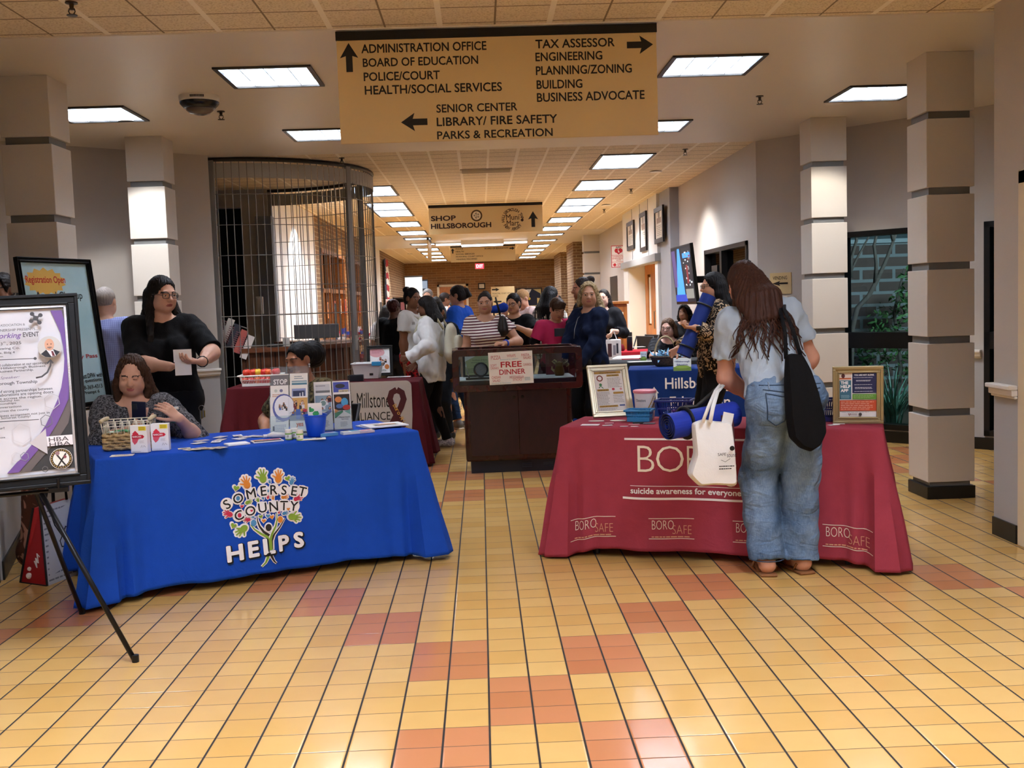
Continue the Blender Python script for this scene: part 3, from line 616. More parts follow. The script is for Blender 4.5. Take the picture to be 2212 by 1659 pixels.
st = thing('shop_fill_light', 'warm pendant lamp inside the shop front', 'lamp', (-3.5, 20.8, 2.3)); o = bpy.data.objects.new('bulb_light', l); COL.objects.link(o); o.parent = st; o.location = (0, 0, -.1)
MB().lathe([(.02, .5), (.03, .3), (.14, 0), (.13, 0), (.02, .28)], 20).build('shade', col('#b08a50', .5), st, smooth=True)
rn = random.Random(3)
for i in range(7):
    t = thing('flyer', 'small flyer taped in the shop window, number %d from the front row' % (i+1), 'flyer', (-2.63, 18.4+i*.8, 1.42+rn.uniform(-.05, .12)), 0, 'flyers taped in the shop window'); t['label'] = 'small flyer taped in the lit shop window behind the grille'
    MB().bb((-.003, -.11, -.14), (0, .11, .14)).build('sheet', col(rn.choice(['#e8dcc8', '#d98a4a', '#e9e4da', '#c9503a']), .6), t)
    fr = Frame(V(.001, -.1, -.13), V(0, 1, 0), V(0, 0, 1)); MB().rect(fr, .02, .14, .18, .24, .0005, 0).lines(fr, .02, .02, .18, .12, 5, .4, .0006, 0, i).build('print', col('#7a4a3a', .6), t)
# a display of souvenirs seen through the right part of the grille
t = thing('merchandise_stand', 'tall stand crowded with red white and blue trinkets behind the grille', 'display stand', (-1.75, 15.2, 0))
MB().bb((-.35, -.2, 0), (.35, .2, .06)).bb((-.34, -.02, 0), (-.31, .02, 1.5)).bb((.31, -.02, 0), (.34, .02, 1.5)).build('frame', col('#55524c', .5), t)
for k in range(3): MB().bb((-.35, -.2, .3+.3*k), (.35, .2, .32+.3*k)).build('shelf', col('#55524c', .5), t)
tr = MB()
for i in range(150):
    c = (rn.uniform(-.33, .33), rn.uniform(-.19, .19), rn.choice((.32, .62, .92))+rn.uniform(.02, .2)); tr.box(c, (rn.uniform(.03, .08), .03, rn.uniform(.03, .09)), rn.uniform(0, 180), rn.randrange(5))
o = tr.build('trinkets', [col(h, .4) for h in ('#b3202c', '#e9e6e2', '#2d3f8f', '#d9cdc0', '#7f1a24')], t); o['kind'] = 'stuff'
# ------------------------------------------------------------------ garden outside the right-hand windows
GB = brick('brick_garden', '#63544e', '#74645c', '#98a2a2', 'XZ', .42, .155, .022)
struct(MB().bb((2.95, 13.3, 0), (9.5, 13.5, 2.02)).build('wall_back', GB)); struct(MB().bb((2.95, 13.26, 2.02), (9.5, 13.5, 2.07)).build('trim_6', col('#aebfc2', .5)))
struct(MB().bb((2.95, 14.4, 0), (9.5, 14.5, 4)).build('wall_back', col('#5f7478', .6)))
struct(MB().bb((9.3, 7, 0), (9.5, 13.5, 3)).build('wall_back', GB))
g_ = [V(*RA, 0)+V(.16, .15, 0)+V(3.2, -3.4, 0)*.0, V(9.4, 7.41, 0), V(9.4, 13.3, 0), V(2.98, 13.3, 0), V(*RB, 0)+V(.15, .14, 0)]
struct(MB().add([(q.x, q.y, .05) for q in g_], [(0, 1, 2, 3, 4)]).build('floor', col('#2a2a20', .9, var=.3, vscale=5.)))
def leaf_cloud(name, mat_, parent, centers, n, size, seed, droop=0.):
    r = random.Random(seed); mb = MB()
    for (c, rad) in centers:
        for _ in range(n):
            d = V(r.gauss(0, 1), r.gauss(0, 1), r.gauss(0, .8)); d = d.normalized()*rad*r.random()**.5; p = V(*c)+d
            a = V(r.gauss(0, 1), r.gauss(0, 1), r.gauss(0, .6)-droop).normalized(); b = a.cross(V(r.gauss(0, 1), r.gauss(0, 1), r.gauss(0, 1))).normalized(); s = size*r.uniform(.6, 1.3)
            mb.add([p, p+a*s*.5+b*s*.17, p+a*s, p+a*s*.5-b*s*.17], [(0, 1, 2, 3)])
    return mb.build(name, mat_, parent)
BARK = col('#57514a', .9, bump=.4, bscale=40.)
def wp(px, py, y): return Pt(px, py, y=y)
bp = wp(1838, 900, 11.4); base = V(bp.x, 11.4, .05)
t = thing('tree', 'bare thin branching tree outside the dark window', 'tree', base)
rel = lambda *q: wp(*q)-base
MB().tube([(0, 0, 0), rel(1838, 800, 11.4), rel(1840, 712, 11.4), rel(1852, 665, 11.4), rel(1876, 640, 11.4), rel(1895, 605, 11.4), rel(1915, 560, 11.4), rel(1930, 520, 11.4), rel(1945, 480, 11.4)], [.035, .033, .03, .028, .026, .024, .02, .016, .012], 8).build('trunk', BARK, t, smooth=True)
for q in ([(1838, 720), (1826, 660), (1832, 600), (1850, 560), (1872, 520), (1890, 488)], [(1838, 600), (1838, 560), (1850, 520), (1848, 485)], [(1890, 612), (1893, 570), (1888, 530), (1898, 490)], [(1930, 520), (1925, 500), (1936, 478)], [(1826, 600), (1812, 580), (1800, 560)]):
    MB().tube([rel(a, b, 11.4) for a, b in q], [.022-.003*i for i in range(len(q))], 7).build('branch', BARK, t, smooth=True)
sp = wp(1935, 690, 11.9); t = thing('shrub', 'feathery green shrub outside, against the right side of the dark window', 'shrub', (sp.x, 11.9, .06))
MB().tube([(0, 0, 0), (.05, 0, .5), (0, .05, 1.1), (.1, 0, 1.6)], [.03, .025, .02, .01], 7).build('stem', BARK, t)
GL = col('#3f6a38', .6, var=.4, vscale=6.); GL2 = col('#2f5234', .6, var=.4, vscale=6.)
leaf_cloud('foliage', GL, t, [((.05, 0, 1.0), .35), ((.2, -.1, 1.35), .28), ((-.15, 0, .75), .33), ((.3, 0, .5), .3), ((.35, 0, 1.6), .2)], 260, .085, 3, .4)
sp = wp(1822, 780, 12.9); t = thing('shrub', 'low dark shrub below the branching tree outside the window', 'shrub', (sp.x, 12.4, .06)); MB().tube([(0, 0, 0), (0, 0, .4)], .02, 6).build('stem', BARK, t)
leaf_cloud('foliage', GL2, t, [((0, 0, .4), .35), ((-.4, 0, .3), .3)], 200, .08, 5, .2)
gp0 = wp(1930, 935, 10.6); t = thing('grass_clump', 'clump of long arching leaves outside at the foot of the dark window', 'plant', (gp0.x, 10.6, .05))
r = random.Random(9); mb = MB()
for i in range(110):
    a = r.uniform(0, 2*math.pi); L = r.uniform(.35, .75); sp_ = r.uniform(.1, .4); w_ = r.uniform(.008, .016); b0_ = V(math.cos(a)*.08*r.random(), math.sin(a)*.08*r.random(), 0); d = V(math.cos(a), math.sin(a), 0); sd = V(-d.y, d.x, 0)
    pts = [b0_+d*sp_*(k/5)**1.6+V(0, 0, L*(k/5)-sp_*.5*(k/5)**3) for k in range(6)]
    vs = [q for k, p in enumerate(pts) for q in (p-sd*w_*(1-k/5.5), p+sd*w_*(1-k/5.5))]; mb.add(vs, [(2*k, 2*k+1, 2*k+3, 2*k+2) for k in range(5)])
mb.build('leaves', col('#6a9a86', .5, var=.3, vscale=5.), t)
l = bpy.data.lights.new('garden_fill', 'SPOT'); l.energy = 420; l.spot_size = 2.2; l.spot_blend = .8; l.color = (.82, .95, 1); l.shadow_soft_size = .2  # unseen spot added to brighten the garden beyond the panes
t = thing('garden_fill_light', 'garden floodlight above the courtyard outside', 'lamp', (5.2, 9.4, 2.85)); MB().bb((-.1, -.08, 0), (.1, .08, .1)).build('housing', DGREY, t); o = bpy.data.objects.new('lamp', l); COL.objects.link(o); o.parent = t; o.location = (0, 0, -.03)
o.rotation_euler = V(.0, 3.2, -1.9).to_track_quat('-Z', 'Y').to_euler()
# ------------------------------------------------------------------ corridor right side: television, frames, signs, doors
XT0, XT1 = 2.34, 2.44
tl, tr_, br_, bl_ = Pt(1449, 536, y=12.95), Pt(1488, 525, y=11.9), Pt(1506.6, 657, y=11.9), Pt(1461, 658, y=12.95)
o_ = (bl_+br_)/2; U = ((br_-bl_)+(tr_-tl)).normalized(); Vv = ((tl-bl_)+(tr_-br_)); Vv = (Vv-U*Vv.dot(U)).normalized()
Wt = (br_-bl_).length; Ht = ((tl-bl_).length+(tr_-br_).length)/2
t = thing('television', 'wall mounted flat television showing a blue street picture beside the wooden doors', 'television', o_)
fr = Frame(-U*Wt/2, U, Vv); MB().fbox(fr, 0, 0, Wt, Ht, -.04, 0).build('shell', col('#0b0b0c', .3), t, bevel=.004)
s = MB().rect(fr, .015, .03, Wt-.015, Ht-.015, .001, 0); W_, H_ = Wt, Ht
s.add([fr(u*W_, v*H_, .002) for u, v in ((.1, .17), (.52, .17), (.45, .95), (.35, .95))], [(0, 1, 2, 3)], 1)
s.add([fr(u*W_, v*H_, .0025) for u, v in ((.03, .05), (.6, .05), (.62, .17), (.03, .17))], [(0, 1, 2, 3)], 2)
s.rect(fr, .56*W_, .1*H_, .97*W_, .94*H_, .002, 3); s.rect(fr, .58*W_, .78*H_, .95*W_, .86*H_, .003, 1)
r = random.Random(2)
for i in range(26): u, v = r.uniform(.57, .88)*W_, r.uniform(.3, .9)*H_; s.rect(fr, u, v, u+r.uniform(.02, .09)*W_, v+r.uniform(.01, .03)*H_, .0032, r.choice((4, 4, 5, 6)))
s.rect(fr, .7*W_, .35*H_, .78*W_, .66*H_, .0034, 5); s.rect(fr, .58*W_, .1*H_, .95*W_, .26*H_, .0034, 6)
s.rect(fr, .03*W_, .3*H_, .22*W_, .93*H_, .002, 7)
s.build('screen', [emit('#101624', .6), emit('#3a86f0', 1.1), emit('#1b3fb0', .8), emit('#20242e', .7), emit('#d8e0ec', 1.), emit('#8a2a30', .7), emit('#8d8a84', .7), emit('#5a4a80', .7)], t)
arm_o = MB().bb((0.02, .1, .25), (CR-o_.x-.001, .16, .33)).bb((CR-o_.x-.03, 0, .2), (CR-o_.x-.001, .3, .45)).build('wall_arm', col('#151515', .4), t)
def flat_frame(name, label, cat, fr, W_, H_, border, fmat, pmat, loc, th=.02):
    """a picture frame: four mitred rails and a picture, standing on a Frame given relative to loc"""
    t = thing(name, label, cat, loc); mb = MB(); k = border
    mb.fbox(fr, 0, 0, W_, k, 0, th).fbox(fr, 0, H_-k, W_, H_, 0, th).fbox(fr, 0, k, k, H_-k, 0, th).fbox(fr, W_-k, k, W_, H_-k, 0, th); mb.build('frame', fmat, t, bevel=.003)
    MB().fbox(fr, k*.8, k*.8, W_-k*.8, H_-k*.8, .001, th*.5).build('picture', pmat, t); return t, (lambda u, v, n=0.: fr(u, v, n+th*.5))
for (x0, y0, x1, y1, lb) in ((1357, 478, 1372, 540, 'narrow framed certificate, leftmost of the three above the wooden doors'), (1385, 458, 1399, 543, 'narrow framed certificate, middle one of the three above the wooden doors'), (1417, 446, 1436, 525, 'framed certificate, rightmost of the three above the wooden doors')):
    a = Pt(x0, (y0+y1)/2, x=PW); b = Pt(x1, (y0+y1)/2, x=PW); za = Pt((x0+x1)/2, y1, x=PW).z; zb_ = Pt((x0+x1)/2, y0, x=PW).z
    W_ = a.y-b.y; fr = Frame(V(-.002, W_/2, 0), V(0, -1, 0), V(0, 0, 1))
    t, pf = flat_frame('framed_certificate', lb, 'picture frame', fr, W_, zb_-za, .07, col('#171210', .35), col('#d9d2c4', .5), (PW-.001, (a.y+b.y)/2, za), .03)
    H_ = zb_-za; MB().rect(pf, W_*.25, H_*.55, W_*.75, H_*.7, .001, 0).disc(pf, W_/2, H_*.8, W_*.1, .001, 1).lines(pf, W_*.22, H_*.2, W_*.78, H_*.5, 6, .35, .001, 1, 4).build('print', [col('#a08a78', .6), col('#8c8478', .6)], t)
# projecting first-aid sign
y_ = 20.4; a, b = Pt(1321, 578, y=y_), Pt(1352, 530, y=y_); W_, H_ = b.x-a.x, b.z-a.z
t = thing('wall_sign', 'white and red heart sign projecting over the corridor right wall', 'sign', (a.x, y_, a.z)); fr = Frame(V(0, 0, 0), V(1, 0, 0), V(0, 0, 1))
MB().fbox(fr, 0, 0, W_+.03, H_, -.015, 0).build('panel', col('#f0ebe6', .4), t, bevel=.003); rd_ = col('#c22a38', .5)
mb = MB(); 
for u0, v0, u1, v1 in ((0, 0, W_, .012), (0, H_-.012, W_, H_), (0, 0, .012, H_), (W_-.012, 0, W_, H_), (0, H_*.24, W_, H_*.255), (0, H_*.55, W_, H_*.565)): mb.rect(fr, u0, v0, u1, v1, .001)
mb.disc(fr, W_*.22, H_*.12, .03, .001); mb.text(fr, 'STOP', W_*.4, H_*.07, W_*.92, H_*.18, .002, 0, .02)
for i, s_ in enumerate(('OVERDOSE', 'EMERGENCY', 'KIT')): w2 = (.4, .42, .14)[i]*W_; mb.text(fr, s_, W_/2-w2, H_*(.46-.085*i), W_/2+w2, H_*(.53-.085*i), .001)
mb.disc(fr, W_*.38, H_*.77, W_*.15, .001).disc(fr, W_*.62, H_*.77, W_*.15, .001); mb.poly(fr, [(W_*.24, H_*.75), (W_*.5, H_*.59), (W_*.76, H_*.75), (W_*.5, H_*.79)], .0012)
mb.build('print', rd_, t); mb = MB().text(fr, 'AED', W_*.3, H_*.88, W_*.7, H_*.96, .0012, 0, .02).arrow(fr, W_*.5, H_*.74, .07, .035, -70, .002, 1); mb.build('lettering', [INK, col('#f0ebe6', .4)], t)
# vending sign and switch on the angled wall
def wall_item(px0, py0, px1, py1, A=RA, u=ru):
    s0, z0 = on_line(px0, py1, A, u); s1, z1 = on_line(px1, py0, A, u)
    q0 = V(A[0]+u[0]*max(s0, s1), A[1]+u[1]*max(s0, s1), z0); return q0, Frame(V(0, 0, 0), V(-u[0], -u[1], 0), V(0, 0, 1)), abs(s1-s0), z1-z0
q0, fr, W_, H_ = wall_item(1665, 588, 1710, 636); t = thing('vending_sign', 'small square gold vending sign with arrow on the grey angled wall', 'sign', q0)
MB().fbox(fr, 0, 0, W_, H_, .001, .012).build('panel', GOLD, t, bevel=.001); MB().text(fr, 'VENDING', W_*.14, H_*.68, W_*.82, H_*.84, .013, 0, .006).build('lettering', INK, t); MB().arrow(fr, W_*.48, H_*.5, W_*.74, H_*.24, 180, .013, 0, .34).build('arrow', INK, t)
q0, fr, W_, H_ = wall_item(1687, 640, 1701, 662); t = thing('light_switch', 'ivory light switch below the vending sign', 'light switch', q0)
MB().fbox(fr, 0, 0, W_, H_, .001, .008).build('plate', col('#ded6c2', .4), t, bevel=.002); MB().fbox(fr, W_*.42, H_*.38, W_*.6, H_*.6, .006, .02).build('toggle', col('#3a352c', .4), t)
# wooden door in the alcove
DW = wood('#9a5a28', '#b87536', (1, 1, .12))
def door_leaf(name, hinge, ang, W_, H_, mat_, slits=True, th=.045):
    u = rotz(ang) @ V(1, 0, 0); fr = Frame(V(*hinge, 0), u, V(0, 0, 1)); mb = MB()
    if slits:
        a, b, z0, z1 = .14, .30, .95, 1.85
        for u0, v0, u1, v1 in ((0, 0, a*W_, H_), (b*W_, 0, .68*W_, H_), (.84*W_, 0, W_, H_), (a*W_, 0, b*W_, z0), (a*W_, z1, b*W_, H_), (.68*W_, 0, .84*W_, z0), (.68*W_, z1, .84*W_, H_)): mb.fbox(fr, u0, v0, u1, v1, -th/2, th/2)
    else: mb.fbox(fr, 0, 0, W_, H_, -th/2, th/2)
    return struct(mb.build(name, mat_)), fr
d, fr = door_leaf('door_1', (2.98, 18.9), -78, .9, 2.06, DW)
MB().fbox(fr, .7*.9, .98, .82*.9, 1.8, -.003, .003).fbox(fr, .15*.9, .98, .29*.9, 1.8, -.003, .003).build('pane', col('#e0dcd4', .2), d)
MB().tube([fr(.62*.9, .9, .03), fr(.62*.9, .9, .08), fr(.62*.9, 1.2, .08), fr(.62*.9, 1.2, .03)], .012).build('handle', col('#a8a39a', .3, 1.), d)
d, _ = door_leaf('door_2', (CR+.03, 23.0), -90, 1.3, 1.92, col('#14161a', .3), False)
d, fr = door_leaf('door_3', (-1.45, 37.96), 0, .95, 2.1, DW, False); MB().fbox(fr, .56, 1., .8, 1.75, .023, .03).build('pane', emit('#ffe9b0', .9), d); MB().fbox(fr, -.08, 0, 0, 2.18, 0, .05).fbox(fr, .95, 0, 1.03, 2.18, 0, .05).fbox(fr, -.08, 2.1, 1.03, 2.18, 0, .05).build('door_frame', col('#d9cdb4', .5), d)
# column further down the corridor, right
column('blocked column far down the corridor right side beyond the heart sign', 2.66, 25.0, .4, True, CEIL-.008)
# ------------------------------------------------------------------ end of the corridor
t = thing('lectern', 'tall orange wood lectern beside the corridor right wall with a zebra striped sign', 'lectern', (2.02, 14.6, 0))
MB().bb((-.5, -.2, .1), (-.02, .25, 1.36)).build('body', DW, t, bevel=.006); MB().bb((-.53, -.24, 1.36), (0, .28, 1.4)).bb((-.53, -.24, 0), (0, .28, .1)).build('top', wood('#8a4e20', '#a5672c'), t, bevel=.006)
t = thing('zebra_sign', 'framed black and white striped sign hung on the lectern', 'sign', (1.81, 14.37, .95)); fr = Frame(V(-.13, 0, 0), V(1, 0, 0), V(0, 0, 1))
MB().fbox(fr, 0, 0, .26, .3, 0, .015).build('frame', col('#d9cdb0', .5), t, bevel=.003); MB().rect(fr, .015, .015, .245, .285, .016).build('picture', col('#0e0e10', .5), t); mb = MB(); r = random.Random(5)
for i in range(9):
    v = .05+i*.024; pts = [(.03+.2*k/8, v+.012*math.sin(k*.9+i)) for k in range(9)]; wv = [.008*math.sin(math.pi*(k+.3)/8.6) for k in range(9)]
    vs = [fr(p[0], p[1]+s_*w_, .0175) for p, w_ in zip(pts, wv) for s_ in (-1, 1)]; mb.add(vs, [(2*k, 2*k+2, 2*k+3, 2*k+1) for k in range(8)])
mb.build('stripes', col('#e6e4e0', .5), t)
# frames and notices on the end wall
def end_item(px0, py0, px1, py1, y_): a, b = Pt(px0, py1, y=y_), Pt(px1, py0, y=y_); return a, Frame(V(0, 0, 0), V(1, 0, 0), V(0, 0, 1)), b.x-a.x, b.z-a.z
a, fr, W_, H_ = end_item(1033, 611, 1048, 625, 37.97); t, pf = flat_frame('framed_notice', 'tiny black framed notice on the brick end wall under the exit sign', 'picture frame', fr, W_, H_, .04, INK, col('#e6dfcc', .5), a, .03)
MB().lines(pf, W_*.25, H_*.3, W_*.75, H_*.7, 3, .4, .001, 0, 2).build('print', col('#b3a88e', .6), t)
a, fr, W_, H_ = end_item(1062, 618, 1111, 668, 36.8); t = thing('directory_sign', 'gold directory board with arrows standing before the brick end wall', 'sign', a)
MB().fbox(fr, 0, -.6, W_, H_, -.03, 0).build('panel', GOLD, t); MB().bb((.05, 0, -a.z), (.1, .03, 0)).bb((W_-.1, 0, -a.z), (W_-.05, .03, 0)).build('leg', INK, t); mb = MB().arrow(fr, W_*.2, H_*.87, .26, .13, 0, .002).arrow(fr, W_*.25, H_*.33, .3, .14, 180, .002); mb.build('arrows', INK, t)
mb = MB().text(fr, 'MUNICIPAL COURT OFFICE', W_*.06, H_*.66, W_*.9, H_*.73, .002).text(fr, 'POLICE', W_*.06, H_*.54, W_*.3, H_*.61, .002).text(fr, 'HEALTH', W_*.06, H_*.12, W_*.3, H_*.19, .002).text(fr, 'SOCIAL SERVICES', W_*.06, H_*.0, W_*.6, H_*.07, .002); mb.build('lettering', INK, t)
a, fr, W_, H_ = end_item(1115, 621, 1171, 665, 37.95); t, pf = flat_frame('framed_jersey', 'big framed dark sports jersey on the brick end wall', 'picture frame', fr, W_, H_, .05, col('#2a1a10', .4), col('#c9b478', .6), a, .06)
MB().poly(pf, [(W_*.2, H_*.1), (W_*.8, H_*.1), (W_*.8, H_*.5), (W_*.93, H_*.45), (W_*.93, H_*.7), (W_*.65, H_*.93), (W_*.35, H_*.93), (W_*.08, H_*.7), (W_*.08, H_*.45), (W_*.2, H_*.5)], .002, 0).poly(pf, [(W_*.4, H_*.93), (W_*.5, H_*.7), (W_*.6, H_*.93)], .003, 1).disc(pf, W_*.5, H_*.45, .05, .003, 2).build('jersey', [col('#14182a', .7), col('#e3ddcf', .6), col('#d9b848', .6)], t)
# left side: bookcase, bucket, screen, bunting, poster
p = Pt(876, 640, y=27.5); t = thing('bookcase', 'dark bookcase by the left brick pier holding leaflets', 'bookcase', (p.x, 27.5, 0)); 
mb = MB().bb((-.32, -.2, 0), (-.28, .2, 1.68)).bb((.28, -.2, 0), (.32, .2, 1.68)).bb((-.32, .18, 0), (.32, .2, 1.68)); mb.build('carcass', col('#22150f', .4), t)
for k in range(6): MB().bb((-.3, -.2, .02+.325*k), (.3, .18, .05+.325*k)).build('shelf', col('#22150f', .4), t)
r = random.Random(8)
for k in range(5):
    for i in range(4):
        b = thing('leaflet', 'leaflet on the dark bookcase', 'leaflet', (p.x-.22+i*.14, 27.42, .052+.325*k), 0, 'leaflets on the dark bookcase'); MB().bb((-.05, 0, 0), (.05, .01, .2)).build('sheet', col(r.choice(['#d8cfc8', '#b9747a', '#8a8f98', '#e8e4da']), .6), b)
t = thing('bucket', 'red tub on top of the dark bookcase', 'tub', (p.x+.1, 27.5, 1.68)); MB().lathe([(.13, 0), (.16, .2), (.165, .2), (.165, .21), (.15, .21), (.12, .02)], 20).build('body', col('#c8402e', .4), t, smooth=40); MB().lathe([(.166, .185), (.172, .19), (.172, .212), (.166, .214)], 20).build('rim', col('#d95a44', .4), t)
p = Pt(897, 622, y=30.); t = thing('projection_screen', 'bright white screen beyond the left brick pier', 'screen', (p.x, 30., p.z)); MB().bb((-.28, -.01, -.3), (.2, .01, .3)).build('sheet', emit('#fff6ea', .8), t); MB().bb((-.3, -.02, .3), (.22, .02, .34)).bb((-.06, 0, -p.z), (-.02, .03, -.3)).build('stand', DGREY, t)
p = Pt(913, 622, y=31.); t = thing('monitor', 'dark wall monitor beyond the white screen', 'monitor', (p.x, 31., p.z)); MB().bb((-.16, -.02, -.26), (.16, .03, .24)).build('shell', col('#1c2430', .3), t); MB().bb((-.14, -.025, -.02), (.14, -.02, .2)).build('screen', emit('#9aa6b8', .5), t); MB().bb((-.02, 0, -p.z), (.02, .02, -.26)).build('stand', DGREY, t)
bn = thing('flag_bunting', 'red white and blue bunting hanging on the left brick pier', 'bunting', (-2.6, 29.6, 0)); mb = MB()
for k in range(9):
    z1 = 2.75-.17*k
    for j in range(5): mb.add([(.0+.02*math.sin(j*2+k), -.5+.2*j, z1+.03*math.sin(j*1.7+k)), (.02, -.3+.2*j, z1+.03*math.sin((j+1)*1.7+k)), (.03, -.3+.2*j, z1-.17+.03*math.sin((j+1)*1.7+k)), (.0, -.5+.2*j, z1-.17+.03*math.sin(j*1.7+k))], [(0, 1, 2, 3)], 2 if j == 0 else k % 2)
mb.build('cloth', [col('#b01f2c', .7), col('#e8e2d8', .7), col('#1c2030', .7)], bn, solid=.01)
p = Pt(843, 645, y=23.); t = thing('poster_board', 'pinkish notice board standing at the left wall before the brick pier', 'poster', (p.x, 23., p.z-.35)); fr = Frame(V(-.1, 0, 0), V(1, 0, 0), V(0, 0, 1)); MB().fbox(fr, 0, 0, .2, .34, -.01, 0).bb((-.02, 0, -p.z+.35), (.02, .02, 0)).build('board', col('#e2cfc4', .6), t); MB().rect(fr, .02, .2, .18, .3, .001, 0).lines(fr, .03, .05, .17, .17, 4, .4, .001, 1, 3).build('print', [col('#b86a4a', .6), col('#8a4a48', .6)], t)
# ------------------------------------------------------------------ printed things: a tiny drawing language on a Frame
def draw(parent, fr, W_, H_, ops, name='print', n0=.0008):
    mb = MB(); ms = []; 
    def mi(c):
        m = col(c, .55) if isinstance(c, str) else c
        if m not in ms: ms.append(m)
        return ms.index(m)
    for i, o in enumerate(ops):
        k = o[0]; n = n0+.00025*i
        if k == 'r': mb.rect(fr, o[1]*W_, o[2]*H_, o[3]*W_, o[4]*H_, n, mi(o[5]))
        elif k == 'd': mb.disc(fr, o[1]*W_, o[2]*H_, o[3]*W_, n, mi(o[4]), 20, o[5]*H_ if len(o) > 5 else None)
        elif k == 'g': mb.ring(fr, o[1]*W_, o[2]*H_, o[3]*W_, o[4]*W_, n, mi(o[5]))
        elif k == 'l': mb.lines(fr, o[1]*W_, o[2]*H_, o[3]*W_, o[4]*H_, o[5], .42, n, mi(o[6]), i)
        elif k == 't': mb.text(fr, o[1], o[2]*W_, o[3]*H_, o[4]*W_, o[5]*H_, n, mi(o[6]), o[7] if len(o) > 7 else .01, o[8] if len(o) > 8 else 0.)
        elif k == 'p': mb.poly(fr, [(u*W_, v*H_) for u, v in o[1]], n, mi(o[2]))
        elif k == 'q':     # stroke through points
            pts = [fr(u*W_, v*H_, n) for u, v in o[1]]; w2 = o[2]*W_/2; vs = []
            for j, p in enumerate(pts):
                d = (pts[min(j+1, len(pts)-1)]-pts[max(j-1, 0)]).normalized(); sd = (fr(0, 0, 1)-fr(0, 0, 0)).cross(d).normalized(); vs += [p+sd*w2, p-sd*w2]
            mb.add(vs, [(2*j, 2*j+1, 2*j+3, 2*j+2) for j in range(len(pts)-1)], mi(o[3]))
        elif k == 'people':  # a group photo: little figures
            r = random.Random(o[5])
            for _ in range(o[6]):
                u, v = r.uniform(o[1], o[3]), r.uniform(o[2], o[4]); q = .055*(o[3]-o[1])/.6
                mb.rect(fr, (u-q)*W_, max(o[2], v-q*1.6)*H_, (u+q)*W_, v*H_, n, mi(r.choice(('#1d1b20', '#e2e0e2', '#3a5fae', '#7a2530', '#2a2a30'))))
                mb.disc(fr, u*W_, v*H_+q*.5*W_, q*W_, n+.0001, mi('#2a1a14'), 10); mb.disc(fr, u*W_, v*H_+q*.35*W_, q*.75*W_, n+.0002, mi(r.choice(('#d9a684', '#a86f50', '#e0b598'))), 10)
    return mb.build(name, ms, parent)
def gframe(O, yaw, tilt=0., roll=0.):
    """upright frame facing the viewer side (-Y), turned by yaw, leaning back by tilt (radians)"""
    u = V(math.cos(yaw), math.sin(yaw), 0); b = V(-math.sin(yaw), math.cos(yaw), 0); v = V(0, 0, 1)*math.cos(tilt)+b*math.sin(tilt)
    c, s_ = math.cos(roll), math.sin(roll); return Frame(O, u*c+v*s_, v*c-u*s_)
def flatframe(O, ang): u = rotz(ang) @ V(1, 0, 0); return Frame(O, u, V(0, 0, 1).cross(u))
